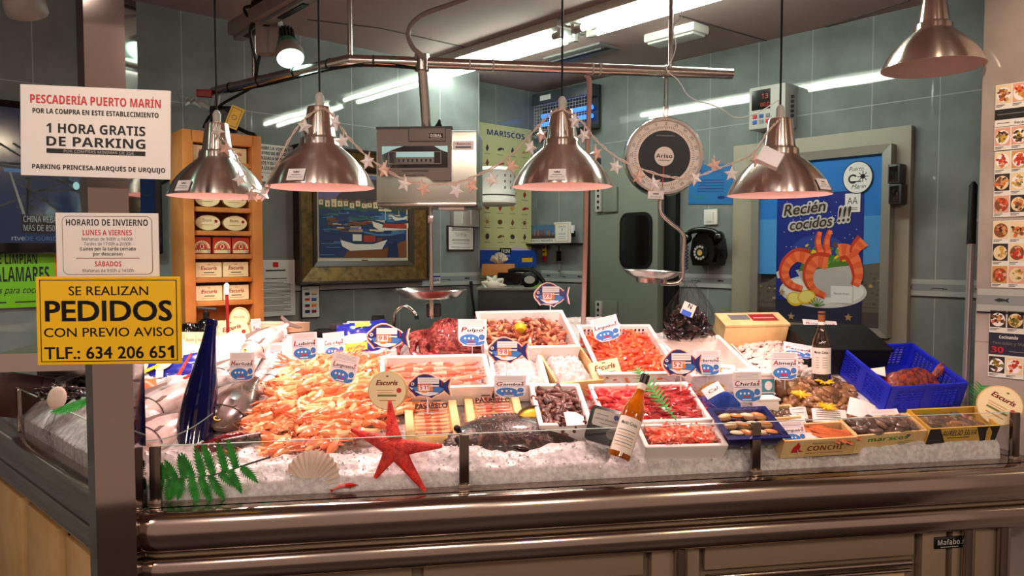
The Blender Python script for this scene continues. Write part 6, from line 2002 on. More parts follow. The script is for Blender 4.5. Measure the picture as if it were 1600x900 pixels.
# octopus heap in clear film
mat('octopus', (112, 32, 32), .3, noise=(60, (176, 84, 74), .45, .66), coat=.3, bump=(120, .9, .008))
cen = bed(690, 548)
t = thing('octopus', 'large dark red octopus heap beside the Pulpo card', 'octopus', bedm(cen, 0))
kk = cen.y / F
b = MB()
b.grid(lambda a_, c2: (lambda th, ph: ((.105 + .012 * noise.noise(V3(th * 3, ph * 5, 0))) * math.cos(th) * math.cos(ph) * (1 + .15 * math.cos(th)), .085 * math.sin(th) * math.cos(ph), .02 + (.115 + .014 * noise.noise(V3(th * 4, ph * 7, 4))) * math.sin(ph)))(a_ * 6.2832, (c2 - .1) * 1.75), 40, 20, 'octopus', T(.022, .0, 0) @ S(.92, 1, .88), wrap=True)
b.obj('body', t)
rg = random.Random(6)
for i in range(11):
    a0 = -2.9 + i * .52
    P = []
    for k in range(9):
        s = k / 8; a1 = a0 + 1.2 * s * s
        r = .07 + .07 * s
        P.append((r * math.cos(a1) * 1.15, r * math.sin(a1) * .75, .035 * (1 - s) + .016 + .008 * math.sin(k + i)))
    b = MB(); b.tube(smooth_path(P, 3), [lerp(.020, .006, k / 24) for k in range(25)], 'octopus', seg=9)
    b.obj('arm', t)

# ------------------------------------------------------------------ bottles
mat('blue_glass', (4, 10, 62), .04, coat=1.0, trans=.2, ior=1.2)
mat('amber_glass', (214, 130, 14), .05, coat=1.0, trans=.55, ior=1.15, noise=(8, (150, 70, 10), .4, .65))
mat('green_glass', (40, 30, 22), .06, coat=1.0)
mat('label_paper', (236, 226, 214), .5)
mat('capsule', (34, 24, 24), .3)
def bottle(p0, p1, prof, gm, label, tilt_y=0.0, lab=None, caps=None, Y0=None, Y1=None):
    a, c = at_y(*p0, Y0), at_y(*p1, Y1 or Y0)
    d = c - a; L = d.length; z = d.normalized(); x = V3(0, -1, 0).cross(z).normalized() * -1
    y = z.cross(x)
    x = y.cross(z)
    M = basis(a, x, y, z)
    t = thing('bottle', label, 'bottle', M)
    pr_ = [(r * L, h * L) for r, h in prof]
    b = MB(); b.lathe(pr_, gm, seg=40); b.obj('glass_body', t)
    return t, L, M
mat('sheen', (60, 90, 200), .1)
W = [(.0, 0), (.115, 0), (.128, .012), (.128, .50), (.122, .56), (.10, .63), (.07, .70), (.053, .76), (.047, .82), (.046, .955), (.05, .96), (.05, .985), (.046, 1.0)]
t, L, M = bottle((966, 716), (1009, 586), W, 'amber_glass', 'amber wine bottle leaning on the ice behind the glass', Y0=2.02, Y1=2.10)
def wrap(b, r, z0, z1, a0, a1, m):
    b.grid(lambda a_, c2: (r * math.cos(lerp(a0, a1, a_)), r * math.sin(lerp(a0, a1, a_)), lerp(z0, z1, c2)), 20, 2, m)
def wrap_text(b, s, r, ang, z, h, w, m):
    vs, fs = text_mesh(s, .01, 0.0)
    x0, x1 = min(v.x for v in vs), max(v.x for v in vs)
    b.add([((r) * math.cos(ang + (v.x - (x0 + x1) / 2) * w / (x1 - x0) / r), r * math.sin(ang + (v.x - (x0 + x1) / 2) * w / (x1 - x0) / r), z + v.y * h / .72) for v in vs], fs, m)
def facing(M): 
    v = M.inverted() @ CAMP
    return math.atan2(v.y, v.x)
fa_ = facing(M)
b = MB(); r = .1285 * L; wrap(b, r, .06 * L, .46 * L, fa_ - 1.25, fa_ + 1.25, 'label_paper'); wrap_text(b, 'Martín Códax', r + .0005, fa_, .37 * L, .04 * L, .2 * L, 'ink')
for i in range(6): wrap(b, r + .0004, (.30 - i * .035) * L, (.308 - i * .035) * L, fa_ - .9 + .1 * (i % 2), fa_ + .8, 'wood' if i % 2 else 'ink_grey')
b.obj('label', t)
b = MB(); b.lathe([(.0475 * L, .80 * L), (.0475 * L, .90 * L)], 'label_paper', seg=32, caps=False); b.obj('neck_band', t)
b = MB(); b.lathe([(.048 * L, .89 * L), (.052 * L, .96 * L), (.052 * L, 1.0 * L), (.0, 1.003 * L)], 'capsule', seg=32, caps=False); b.obj('capsule', t)
pB = bed(1283, 604)
t, L, M = bottle((1283, 597), (1284, 487), W, 'green_glass', 'upright dark wine bottle with white label beside the blue crate', Y0=2.46)
fa_ = facing(M); r = .1285 * L
b = MB(); wrap(b, r, .13 * L, .50 * L, fa_ - 1.35, fa_ + 1.35, 'label_paper'); wrap_text(b, 'Martín Códax', r + .0005, fa_, .42 * L, .04 * L, .2 * L, 'ink')
for i in range(5): wrap(b, r + .0004, (.36 - i * .035) * L, (.365 - i * .035) * L, fa_ - .6, fa_ - .2, 'ink_grey'); wrap(b, r + .0004, (.36 - i * .035) * L, (.365 - i * .035) * L, fa_ + .1, fa_ + .7, 'ink_grey')
b.obj('label', t)
b = MB(); b.lathe([(.0475 * L, .78 * L), (.0475 * L, .86 * L)], 'label_paper', seg=32, caps=False); b.obj('neck_band', t)
b = MB(); b.lathe([(.048 * L, .86 * L), (.050 * L, 1.0 * L), (.0, 1.003 * L)], 'f_brown', seg=32, caps=False); b.obj('capsule', t)
B2 = [(.0, 0), (.128, 0), (.138, .012), (.139, .10), (.138, .25), (.126, .38), (.104, .52), (.080, .66), (.060, .78), (.048, .88), (.042, .955), (.048, .96), (.048, .985), (.044, 1.0)]
t, L, M = bottle((302, 700), (331, 501), B2, 'blue_glass', 'tall cobalt blue glass bottle leaning at the near corner', Y0=2.08, Y1=2.22)
b = MB(); b.lathe([(.043 * L, 1.0 * L), (.036 * L, 1.0 * L), (.036 * L, .93 * L), (0, .93 * L)], 'black', seg=24, caps=False); b.obj('mouth', t)
fa_ = facing(M); b = MB(); wrap_text(b, 'MAR', .052 * L, fa_ - .1, .80 * L, .025 * L, .05 * L, 'light_grey'); b.obj('embossing', t, smooth=False)

# ------------------------------------------------------------------ decorations at the glass
mat('star_red', (232, 52, 34), .4, noise=(60, (190, 22, 18), .4, .6), bump=(220, .8, .004))
c_ = at_y(617, 700, 1.97)
M = face(c_, (0, -1, .35))
kk = 1.97 / F
b = MB()
for tx, ty in ((605, 625), (546, 671), (588, 746), (667, 766), (692, 697)):
    e = V3((tx - 617) * kk, (700 - ty) * kk, 0)
    P = [V3(0, 0, .004), e * .2 + V3(0, 0, .006), e * .45 + V3(0, 0, .004), e * .75 + V3(0, 0, .001), e]
    b.tube(smooth_path(P, 4), [lerp(.034, .0045, (k / 16) ** .7) for k in range(17)], 'star_red', seg=12, flat=.5)
    for k in range(16):
        q = e * (.1 + .055 * k); b.ball((q.x, q.y, .0145 * (1 - k / 18) + .001), (.0022,) * 3, 'star_red', seg=6, rings=4)
b.ball((0, 0, .004), (.03, .03, .014), 'star_red', seg=20)
tag(b.obj('starfish', None, M), 'bright red starfish standing against the ice behind the glass', 'starfish')
mat('shell_cream', (228, 206, 190), .4, noise=(12, (206, 178, 160), .4, .7))
c_ = at_y(484, 762, 1.93); kk = 1.93 / F
def scal(a_, c2, back=0):
    th = lerp(-1.25, 1.25, a_); rr = c2
    rib = .06 * math.cos(a_ * 2 * math.pi * 13)
    R_ = 58 * kk * (1 + .02 * math.cos(a_ * 2 * math.pi * 13)) * (1 - .10 * abs(2 * a_ - 1) ** 3)
    z = .020 * math.sin(min(1, rr) * math.pi * .62) * math.cos(th * .9) + .0022 * math.cos(a_ * 2 * math.pi * 13) * rr - back
    return (R_ * rr * math.sin(th) * .86, R_ * rr * math.cos(th), z)
b = MB()
b.grid(lambda a_, c2: scal(a_, c2 * .97 + .03), 104, 14, 'shell_cream'); b.grid(lambda a_, c2: scal(1 - a_, c2 * .97 + .03, .003), 104, 14, 'shell_cream')
b.prism([(-.022, -.004), (.022, -.004), (.014, .014), (-.014, .014)], .0, .005, 'shell_cream')
tag(b.obj('scallop_shell', None, face(c_, (.1, -1, .45), R(-14))), 'cream ribbed scallop shell standing in the front ice', 'shell')
mat('fern_green', (36, 150, 44), .4, noise=(40, (20, 116, 34), .4, .6)); mat('fern_stem', (40, 34, 24), .5)
def leaflet(b, base, tip, wd, m='fern_green', n=9, M=None):
    base, tip = Vector(base), Vector(tip)
    d = tip - base; L = d.length; d.normalize(); s = V3(-d.y, d.x, 0)
    for sg in (-1, 1):
        for k in range(n):
            t0, t1 = k / n, (k + 1) / n
            w0, w1 = (wd * math.sin(math.pi * min(1, q * .72 + .26)) ** .8 for q in (t0, t1))
            P = [base + d * L * t0, base + d * L * t0 + s * sg * w0 * .5 + V3(0, 0, .001), base + d * L * (t1 + .06) + s * sg * w1 + V3(0, 0, .002), base + d * L * t1 + s * sg * w1 * .6 + V3(0, 0, .001), base + d * L * t1]
            b.add(P, [(0, 1, 2, 3, 4)], m, M)
    b.tube([base, tip], [.0011, .0004], m, M, seg=4)
pf = hit(320, 740, (C(0, .018), V)); Yf = pf.y; kk = Yf / F
M = face(pf, -V)
def fp(x, y, z=0): return V3((x - 320) * kk, (740 - y) * kk, z)
th = thing('fern_frond', 'green fern frond lying across the inside of the near glass', 'fern', M)
b = MB(); b.tube(smooth_path([fp(420, 718), fp(375, 731), fp(345, 740), fp(310, 745), fp(275, 745), fp(242, 741)], 4), [lerp(.0026, .001, k / 20) for k in range(21)], 'fern_stem', seg=6); b.obj('stalk', th)
b = MB()
for x, y, tx, ty in ((388, 727, 378, 741 - 5), (368, 733, 356, 685), (352, 738, 341, 688), (333, 741, 318, 688), (318, 744, 307, 694), (302, 745, 287, 704), (290, 745, 283, 706), (277, 745, 262, 714), (265, 745, 252, 713), (254, 744, 241, 714)):
    if ty < 730: leaflet(b, fp(x, y, .002), fp(tx, ty, .006), 9.5 * kk)
for x, y, tx, ty in ((376, 731, 401, 757), (358, 735, 376, 773), (343, 739, 366, 762), (328, 742, 350, 784), (314, 744, 330, 788), (300, 745, 309, 790), (286, 745, 280, 778), (277, 745, 268, 778), (268, 745, 265, 779), (256, 744, 251, 772), (246, 742, 240, 760)):
    leaflet(b, fp(x, y, .002), fp(tx, ty, .006), 9.5 * kk)
b.obj('leaflets', th, smooth=False)
def small_fern(p0, p1, Y0, Y1, n, w, label, nrm=(0, -1, .5)):
    a, c = at_y(*p0, Y0), at_y(*p1, Y1)
    d = c - a; L = d.length; x = d.normalized(); z = Vector(nrm); z = (z - x * z.dot(x)).normalized(); y = z.cross(x)
    t = thing('fern_sprig', label, 'fern', basis(a, x, y, z))
    b = MB(); b.tube([(0, 0, 0), (L, 0, .0)], [.002, .0008], 'fern_green', seg=6); b.obj('stalk', t)
    b = MB()
    for k in range(n):
        s = (k + .5) / n; ww = w * math.sin(math.pi * (.15 + .8 * (1 - s)))
        for sg in (-1, 1):
            b.add([(L * s, 0, .001), (L * s + ww * .35, sg * ww * .5, .004), (L * s + ww * .8, sg * ww, .002), (L * s + L / n * .8, 0, .001)], [(0, 1, 2, 3)], 'fern_green')
    b.obj('leaflets', t, smooth=False)
small_fern((1056, 656), (995, 578), 2.10, 2.30, 16, .035, 'green plastic fern sprig standing behind the amber bottle neck')
small_fern((1526, 660), (1534, 604), 2.36, 2.42, 12, .045, 'dark green fern sprig between the blue crate and the round box')
small_fern((80, 644), (134, 632), 2.18, 2.12, 14, .04, 'green fern sprig on the side bed behind the column', (0, -.6, 1))
# ------------------------------------------------------------------ shells and clams
mat('cockle', (222, 178, 104), .4, rand=(206, 150, 84), noise=(30, (240, 206, 150), .45, .65)); mat('clam', (150, 100, 62), .35, rand=(104, 72, 48), noise=(45, (190, 146, 100), .45, .62), coat=.3); mat('grey_clam', (110, 82, 70), .35, rand=(78, 60, 54), noise=(40, (150, 116, 98), .45, .65), coat=.3); mat('mussel', (22, 16, 20), .22, rand=(48, 26, 24), coat=.5, noise=(30, (60, 36, 32), .5, .7))
def clam_mesh(r, m, ribs=0, flat_=.5, el=1.15):
    b = MB()
    def fn(a_, c2):
        th = a_ * 2 * math.pi; ph = (c2 - .5) * math.pi
        rr = r * (1 + .08 * math.cos(th) - .05 * math.cos(2 * th))
        k = 1 + (.05 * math.cos(th * ribs) if ribs else .03 * math.cos(ph * 30)) * abs(math.cos(ph))
        e = .86 if abs(c2 - .5) < .02 else 1
        return (rr * el * math.cos(th) * math.cos(ph) * k * e, rr * math.sin(th) * math.cos(ph) * k * e, r * flat_ * math.sin(ph) * k)
    b.grid(fn, 28 if ribs else 18, 10, m, wrap=True)
    return b
def mussel_mesh(L):
    b = MB()
    b.grid(lambda a_, c2: (L * (.5 - c2), L * .24 * math.sin(math.pi * c2 ** .7) * math.cos(a_ * 6.2832) * (1 + .2 * math.cos(a_ * 6.2832)), L * .15 * math.sin(math.pi * c2 ** .7) * math.sin(a_ * 6.2832)), 12, 10, 'mussel', wrap=True)
    return b
def heap(poly, n, zs, layers=1.0, hmax=.05, yawj=3.1, tl=.8, sq=None):
    out = []
    xs, ys = [p[0] for p in poly], [p[1] for p in poly]
    cx, cy = sum(xs) / len(xs), sum(ys) / len(ys); rx, ry = (max(xs) - min(xs)) / 2, (max(ys) - min(ys)) / 2
    tr = 0
    while len(out) < n and tr < 9000:
        tr += 1
        x, y = rng.uniform(min(xs), max(xs)), rng.uniform(min(ys), max(ys))
        if not inpoly(x, y, poly): continue
        e = min(1, math.hypot((x - cx) / rx, (y - cy) / ry))
        p = bed(x, y) + BN * (zs + hmax * (1 - e * e) * rng.uniform(.6, 1))
        out.append(bedm(p, rng.uniform(-yawj, yawj)) @ rot((rng.uniform(-tl, tl), rng.uniform(-tl, tl), 0)))
    return out
mat('net_yellow', (196, 160, 60), .5); mat('net_blue', (22, 62, 150), .5)
# cockles in their net bag
scatter('cockle', [clam_mesh(.0155, 'cockle', 16, .8, 1.0), clam_mesh(.0175, 'cockle', 16, .8, 1.0)], heap([(1084, 612), (1082, 594), (1100, 582), (1126, 584), (1132, 606), (1124, 622), (1104, 630)], 75, .012, hmax=.05), 'round cream cockle in the net bag beside the Chirlas card', 'cockle', 'cockles in the net bag')
c_ = bed(1120, 632, .02)
b = MB(); b.grid(lambda a_, c2: (lerp(-.06, .07, a_), lerp(-.03, .035, c2), .045 * math.sin(math.pi * c2) * (.5 + .5 * math.sin(math.pi * a_)) + .006 * noise.noise(V3(a_ * 5, c2 * 5, 2))), 20, 14, 'net_blue', bedm(c_)); tag(b.obj('net_bag_end'), 'twisted dark blue end of the cockle net bag under the Chirlas card', 'net bag')
def tagcard(x, y, wpx, hpx, label, rows=3, roll=0, Y=None, lean=.6, txt=None, m='card_white', name='paper_label'):
    Y = Y or bed(x, y + hpx / 2, .03).y - .02
    k = Y / F; w, h = wpx * k, hpx * k
    b = MB()
    def fn(a_, c2): return (lerp(-w / 2, w / 2, a_), lerp(-h / 2, h / 2, c2), .006 * math.sin(a_ * 3.1))
    b.grid(fn, 10, 4, m)
    for i in range(rows): b.rect(-w * .4, h * (.3 - i * .6 / max(1, rows)), w * .3, h * (.34 - i * .6 / max(1, rows)), .0068, 'ink_grey')
    if txt: b.text(txt, 0, -h * .15, h * .3, 'ink', .0075, w=w * .6, shear=.3)
    return tag(b.obj(name, None, face(at_y(x, y, Y), (0, -1, lean), R(roll))), label, 'label')
tagcard(1114, 610, 32, 18, 'white handwritten tag on the blue end of the cockle net', 0, 28, txt='Cal.', Y=2.27)
tagcard(1132, 576, 34, 12, 'white handwritten tag above the cockle net bag', 0, -3, txt='Calamar', lean=.5)
# nets of brown clams
scatter('clam', [clam_mesh(.017, 'clam', 0, .55), clam_mesh(.020, 'clam', 0, .55), clam_mesh(.0145, 'clam', 0, .55)], heap([(1216, 652), (1212, 628), (1232, 606), (1270, 598), (1308, 604), (1330, 622), (1342, 644), (1330, 662), (1270, 664)], 230, .012, hmax=.055), 'brown clam in the yellow tied net bags', 'clam', 'brown clams in the net bags')
scatter('big_clam', [clam_mesh(.034, 'clam', 22, .75, 1.0)], [bedm(bed(x, y, .055), a) @ RX(.5) for x, y, a in ((1222, 606, .3), (1243, 612, 1.2), (1296, 616, 2.0))], 'large ribbed brown clam on top of the net bags', 'clam', 'large ribbed clams')
for i, (x, y, lb) in enumerate(((1287, 600, 'yellow net knot beside the white labelled bottle'), (1250, 620, 'yellow net knot in the middle of the clam bags'), (1292, 640, 'yellow net knot above the front paper label'))):
    b = MB(); rg = random.Random(i)
    for k in range(12):
        a_ = k * .52; b.tube([(0, 0, 0), (.012 * math.cos(a_), .012 * math.sin(a_), .012), (.03 * math.cos(a_ + .3), .02 * math.sin(a_), .006 + .01 * rg.random())], [.006, .004, .002], 'po_lemon', seg=5)
    tag(b.obj('net_knot', None, bedm(bed(x, y, .075))), lb, 'net knot')
tagcard(1296, 650, 54, 22, 'wide printed paper label on the front clam bag', 4, -4)
tagcard(1248, 646, 26, 20, 'small printed paper label between the clam bag and the tub', 2, 4)
tagcard(1345, 640, 40, 30, 'blank white paper label on the clams next to the blue crate', 0, -22)
# small wooden box of dark clams, the printed crates in front
def crate(c, h, label, m='pale_wood', th=.006, front=None, level=False, bottom=0.0):
    FL, FR, BR, BL = [bed(x, y, h) for x, y in c]
    t = tray_fit(c, h)
    t.M = t.M @ T(0, 0, .012)
    th_ = thing('seafood_crate', label, 'crate', t.M)
    b = MB(); open_box(b, t.w, t.l, h, th, m); b.obj('box', th_, smooth=False)
    b = MB(); Mf = T(0, -t.l / 2 - .0006, h / 2) @ RX(math.pi / 2)
    if front: front(b, t.w, h, Mf); b.obj('front_print', th_, smooth=False)
    t.t = th_
    return t
D = crate([(1198, 660), (1252, 656), (1232, 637), (1180, 640)], .05, 'tiny wooden crate of dark clams behind the blue film tray')
scatter('dark_clam', [clam_mesh(.014, 'grey_clam')], fill(D, 22, .038, .006, .014, .012, 3, tilt=.5), 'dark clam in the tiny wooden crate', 'clam', 'dark clams in the tiny crate')
def fr_conchi(b, w, h, M):
    b.text('MARISCOS', w * .05, h * .22, h * .11, 'f_brown', .0003, w=w * .3, M=M); b.text('CONCHI', w * .08, -h * .14, h * .28, 'f_brown', .0003, w=w * .48, bold=.02, M=M); b.text('S.L.', w * .36, -h * .12, h * .08, 'f_brown', .0003, M=M); b.disc(w * .40, h * .2, h * .11, h * .11, .0003, 'f_brown', M)
    b.flat([(-w * .38, -h * .2), (-w * .36, h * .1), (-w * .31, h * .3), (-w * .26, h * .2), (-w * .27, -h * .05), (-w * .2, -h * .15), (-w * .3, -h * .2)], .0003, 'red', M); b.disc(-w * .30, h * .3, h * .07, h * .07, .0004, 'red', M); b.rect(-w * .18, -h * .3, w * .34, -h * .28, .0003, 'f_brown', M)
Ec = crate([(1222, 696), (1340, 687), (1312, 664), (1205, 668)], .06, 'pale wooden crate printed with a red figure, nearest the glass post', front=fr_conchi)
mat('razor', (214, 118, 62), .35, rand=(190, 92, 50), coat=.3)
def razor(): 
    b = MB(); b.tube([(-.05, 0, 0), (-.02, 0, .001), (.02, 0, .001), (.05, 0, 0)], .0075, 'razor', seg=8, flat=.6); return b
scatter('razor_clam', [razor()], fill(Ec, 26, .048, .006, .03, .02, .25, yaw0=-.5, tilt=.1, x0=.55), 'orange brown razor clam in the printed crate by the glass post', 'razor clam', 'razor clams in the printed crate')
tagcard(1262, 684, 36, 16, 'white paper sheet lying in the razor clam crate', 0, -2, lean=1.2)
tagcard(1240, 655, 36, 12, 'white paper edge behind the razor clam crate', 0, -2, lean=1.0)
def fr_mar(b, w, h, M):
    b.text("mar'scos", -w * .05, h * .12, h * .22, 'green', .0003, w=w * .56, bold=.02, M=M)
    for i in range(3): b.rect(w * (.1 - i * .0), h * (-.02 - i * .09), w * (.34 - i * .06), h * (.0 - i * .09), .0003, 'green', M)
Mc = crate([(1347, 686), (1450, 676), (1416, 652), (1300, 660)], .062, 'pale wooden crate with green lettering, filled with grey clams', front=fr_mar)
scatter('grey_clam', [clam_mesh(.024, 'grey_clam'), clam_mesh(.020, 'grey_clam')], fill(Mc, 42, .054, .008, .03, .02, 3, tilt=.5, dome=.012), 'grey brown clam in the crate with green lettering', 'clam', 'grey clams in the green lettered crate')
def fr_aur(b, w, h, M):
    b.rect(-w / 2, -h / 2, w / 2, h / 2, .0002, 'black', M); b.flat([(-w * .36, h * .5), (w * .16, h * .5), (w * .32, -h * .5), (-w * .18, -h * .5)], .0004, 'f_gold', M)
    b.text('AURELIO SILVA', -w * .06, h * .12, h * .27, 'ink', .0006, w=w * .49, bold=.04, M=M); b.rect(-w * .22, -.0, w * .1, h * .04, .0006, 'ink', M)
    b.flat([(w * .36, -h * .45), (w * .34, h * .0), (w * .32, h * .3), (w * .37, h * .38), (w * .41, h * .2), (w * .42, -h * .1), (w * .45, -h * .42)], .0006, 'f_gold', M); b.disc(w * .345, h * .38, w * .02, h * .08, .0007, 'f_gold', M)
Au = crate([(1464, 670), (1572, 664), (1510, 645), (1404, 650)], .072, 'yellow and black cardboard crate of clams at the far end of the counter', m='f_gold', front=fr_aur)
scatter('brown_clam', [clam_mesh(.021, 'grey_clam'), clam_mesh(.018, 'clam')], fill(Au, 36, .05, .006, .03, .02, 3, tilt=.5), 'brown clam in the yellow and black crate', 'clam', 'clams in the yellow and black crate')
# dark blue film tray with half shells
Bt = tray_fit([(1152, 683), (1241, 676), (1181, 641), (1101, 641)], .10)
Bt.M = Bt.M @ T(0, 0, .055)
th = thing('film_tray', 'dark blue plastic tray of half shells under clear film', 'tray', Bt.M)
mat('tray_navy', (30, 36, 96), .2, coat=.6); mat('flesh_orange', (222, 140, 70), .3, coat=.5)
b = MB(); open_box(b, Bt.w, Bt.l, .045, .006, 'tray_navy', lip=.02, taper=.03); b.obj('tray', th, smooth=False)
for i in range(12):
    x, y = (-.39 + (i % 4) * .26) * Bt.w * .8, (-.34 + (i // 4) * .34) * Bt.l * .9
    b = MB(); b.ball((0, 0, 0), (.028, .016, .009), 'clam' if i % 3 else 'mussel', seg=16); b.ball((0, 0, .006), (.020, .010, .006), 'flesh_orange' if i % 2 else 'f_cream', seg=14); b.obj('half_shell', th, T(x, y, .034) @ RZ(rng.uniform(-.8, .3)))
b = MB(); b.rect(-Bt.w / 2, -Bt.l / 2, Bt.w / 2, Bt.l / 2, .048, 'glass'); b.obj('film', th, smooth=False)
# white tubs behind the Chirlas card
def tub(x, y, wpx, hpx, label, Y, lab=True):
    k = Y / F; w, h = wpx * k, hpx * k
    p = at_y(x, y + hpx / 2, Y)
    t = thing('plastic_tub', label, 'tub', face(p, (.1, -1, 0)))
    b = MB(); b.box((0, h * .42, 0), (w * .92, h * .84, w * .8), 'foam', None, .008); b.obj('body', t)
    b = MB(); b.box((0, h * .9, 0), (w, h * .16, w * .9), 'white', None, .006); b.obj('lid', t)
    if lab:
        b = MB(); b.rect(-w * .05, h * .12, w * .42, h * .72, w * .401 + .0006, 'sheet_teal'); b.disc(w * .24, h * .48, w * .12, h * .17, w * .401 + .001, 'card_white'); b.rect(-w * .05, h * .2, w * .42, h * .24, w * .401 + .001, 'po_white'); b.obj('label', t, smooth=False)
mat('sheet_teal', (70, 150, 168), .4)
tub(1180, 598, 50, 42, 'white lidded tub with teal label behind the Chirlas card', 2.46)
tub(1196, 632, 36, 26, 'lower white tub with paper label beside the tiny wooden crate', 2.32, False)
# mussels in the net bag behind
MP = [(1040, 528), (1044, 505), (1056, 488), (1074, 478), (1092, 486), (1106, 505), (1114, 526)]
pm = []
Ym = 2.66
while len(pm) < 130:
    x, y = rng.uniform(1040, 1115), rng.uniform(478, 528)
    if inpoly(x, y, MP): pm.append(Matrix.Translation(at_y(x, y, Ym + rng.uniform(-.05, .07))) @ rot((rng.uniform(-1, 1), rng.uniform(-1, 1), rng.uniform(0, 6))))
scatter('mussel', [mussel_mesh(.055), mussel_mesh(.048)], pm, 'dark mussel in the net bag behind the cockle tray', 'mussel', 'mussels in the net bag')
mat('net_black', (24, 26, 22), .6, alpha=.16)
b = MB(); p0 = at_y(1077, 530, Ym); kk = Ym / F
def nf(a_, c2):
    th = a_ * 6.2832
    r = (lerp(40, 38, c2 * 2) if c2 < .5 else lerp(38, 6, (c2 - .5) * 2) if c2 < .9 else lerp(6, 14, (c2 - .9) * 10)) * kk
    return (r * math.cos(th), .09 * math.sin(th) * (r / (40 * kk)), c2 * 92 * kk)
b.grid(nf, 28, 16, 'net_black', T(*p0), wrap=True)
for k in range(14):
    for sg in (-1, 1):
        b.tube([tuple(Vector(nf((k / 14 + sg * s * .02) % 1, s / 12)) * 1.01 + p0) for s in range(13)], .0009, 'net_black', seg=4)
tag(b.obj('net_bag'), 'black net bag tied over the dark mussels by the cold room door', 'net bag')
Mq = face(at_y(1077, 482, Ym - .11), (0, -1, .2), R(-24)); b = MB(); b.rect(-.024, -.026, .02, .018, 0, 'light_grey'); b.text('N', -.0, .0, .016, 'ink', .0006, bold=.03); b.rect(-.02, -.028, .014, -.010, .0005, 'blue'); tag(b.obj('paper_label', None, Mq), 'white and blue paper label inside the mussel net bag', 'label')
# wooden box and black crate at the back
def level_box(px0, px1, ytop, ybot, Y, dep, m, name, label, cat, yaw=0.0, th=None, tiltx=0.0):
    k = Y / F; w = (px1 - px0) * k; h = (ybot - ytop) * k
    p = at_y((px0 + px1) / 2, ybot, Y)
    M = basis(p, V3(math.cos(yaw), math.sin(yaw)), V3(-math.sin(yaw), math.cos(yaw)), V3(0, 0, 1)) @ RX(tiltx)
    return M, w, h
q = tray_fit([(1138, 507), (1244, 506), (1208, 488), (1112, 490)], .11)
t = thing('wooden_box', 'closed pale wooden box with printed lid at the back of the bed', 'box', q.M)
w, l, h = q.w, q.l, .10
b = MB(); b.box((0, 0, h / 2), (w * .97, l * .97, h), 'pale_wood', None, .003); b.obj('body', t)
b = MB(); b.box((0, 0, h + .005), (w, l, .01), 'pale_wood', None, .002); b.rect(-w * .34, -l * .1, -w * .04, l * .32, .0104 + h, 'ink_grey'); b.rect(-w * .02, -l * .2, w * .38, l * .34, .0104 + h, 'dark_red'); b.rect(w * .02, .0, w * .34, l * .08, .0108 + h, 'f_pink'); b.obj('lid', t)
q = tray_fit([(1264, 546), (1400, 548), (1350, 508), (1234, 508)], .10)
w, l, h = q.w, q.l, .10
b = MB(); b.box((0, 0, h / 2), (w * .97, l * .97, h), 'black', None, .006); b.box((0, 0, h - .004), (w, l, .012), 'black', None, .004); tag(b.obj('black_crate', None, q.M), 'closed black plastic crate behind the white labelled bottle', 'crate')
# blue basket
mat('basket_blue', (32, 44, 196), .35)
cs = [(1401, 604), (1522, 596), (1417, 537), (1309, 541)]
hB = .10
FL, FR, BR, BL = [bed(x, y, hB) for x, y in cs]
cen = (FL + FR + BR + BL) / 4; d = ((FR - FL) + (BR - BL)); d2 = ((BL - FL) + (BR - FR))
w = d.length / 2; l = d2.length / 2
zz = d.cross(d2).normalized(); xx = d.normalized(); yy = zz.cross(xx)
M = basis(cen - zz * hB, xx, yy, zz)
t = thing('blue_basket', 'bright blue perforated plastic basket with two halves at the counter end', 'basket', M)
def slat_wall(b, a, c, h, m, nx, nz, tw):
    a, c = Vector(a), Vector(c); L = (c - a).length; x = (c - a).normalized(); y = V3(0, 0, 1).cross(x)
    Mw = basis(a, x, y, V3(0, 0, 1))
    b.box((L / 2, 0, h - .008), (L, tw * 2, .016), m, Mw, .003); b.box((L / 2, 0, .007), (L, tw, .014), m, Mw)
    for s in (.012, L / 2, L - .012): b.box((s, 0, h / 2), (.024 if s != L / 2 else .034, tw * 1.4, h), m, Mw)
    for k in range(nx): b.box((L * (k + .5) / nx, 0, h / 2), (.0048, tw * .8, h), m, Mw)
    for k in range(nz): b.box((L / 2, 0, .014 + (h - .03) * (k + .5) / nz), (L, tw * .8, .0046), m, Mw)
kx_, ky_ = w / 2, l / 2
for a, c, nm in (((-kx_, -ky_), (kx_, -ky_), 0), ((kx_, -ky_), (kx_, ky_), 1), ((kx_, ky_), (-kx_, ky_), 2), ((-kx_, ky_), (-kx_, -ky_), 3)):
    b = MB(); slat_wall(b, (*a, 0), (*c, 0), hB, 'basket_blue', 15, 7, .004); b.obj('side_wall', t, smooth=False)
b = MB(); b.box((0, 0, .004), (w - .004, l - .004, .006), 'basket_blue'); b.obj('base', t)
mat('roast', (150, 60, 40), .4, noise=(70, (86, 32, 26), .42, .6), bump=(160, .6, .005), coat=.4)
b = MB(); b.grid(lambda a_, c2: (lerp(-.10, .10, a_), lerp(-.045, .045, c2), .05 * math.sin(math.pi * c2) * math.sin(math.pi * a_) ** .5 + .006 * noise.noise(V3(a_ * 9, c2 * 6, 1))), 30, 14, 'roast', M @ T(.02, -.03, .045) @ RZ(.05)); b.prism([(-.10, .0), (-.15, .05), (-.06, .06)], .05, .052, 'label_paper', M @ T(.02, -.03, .02)); b.tube([(.09, 0, .02), (.12, .01, .045), (.13, .02, .055)], [.012, .016, .01], 'roast', M @ T(.02, -.03, .04)); tag(b.obj('crab_shell'), 'reddish brown rough shellfish lying in the blue basket', 'shellfish')
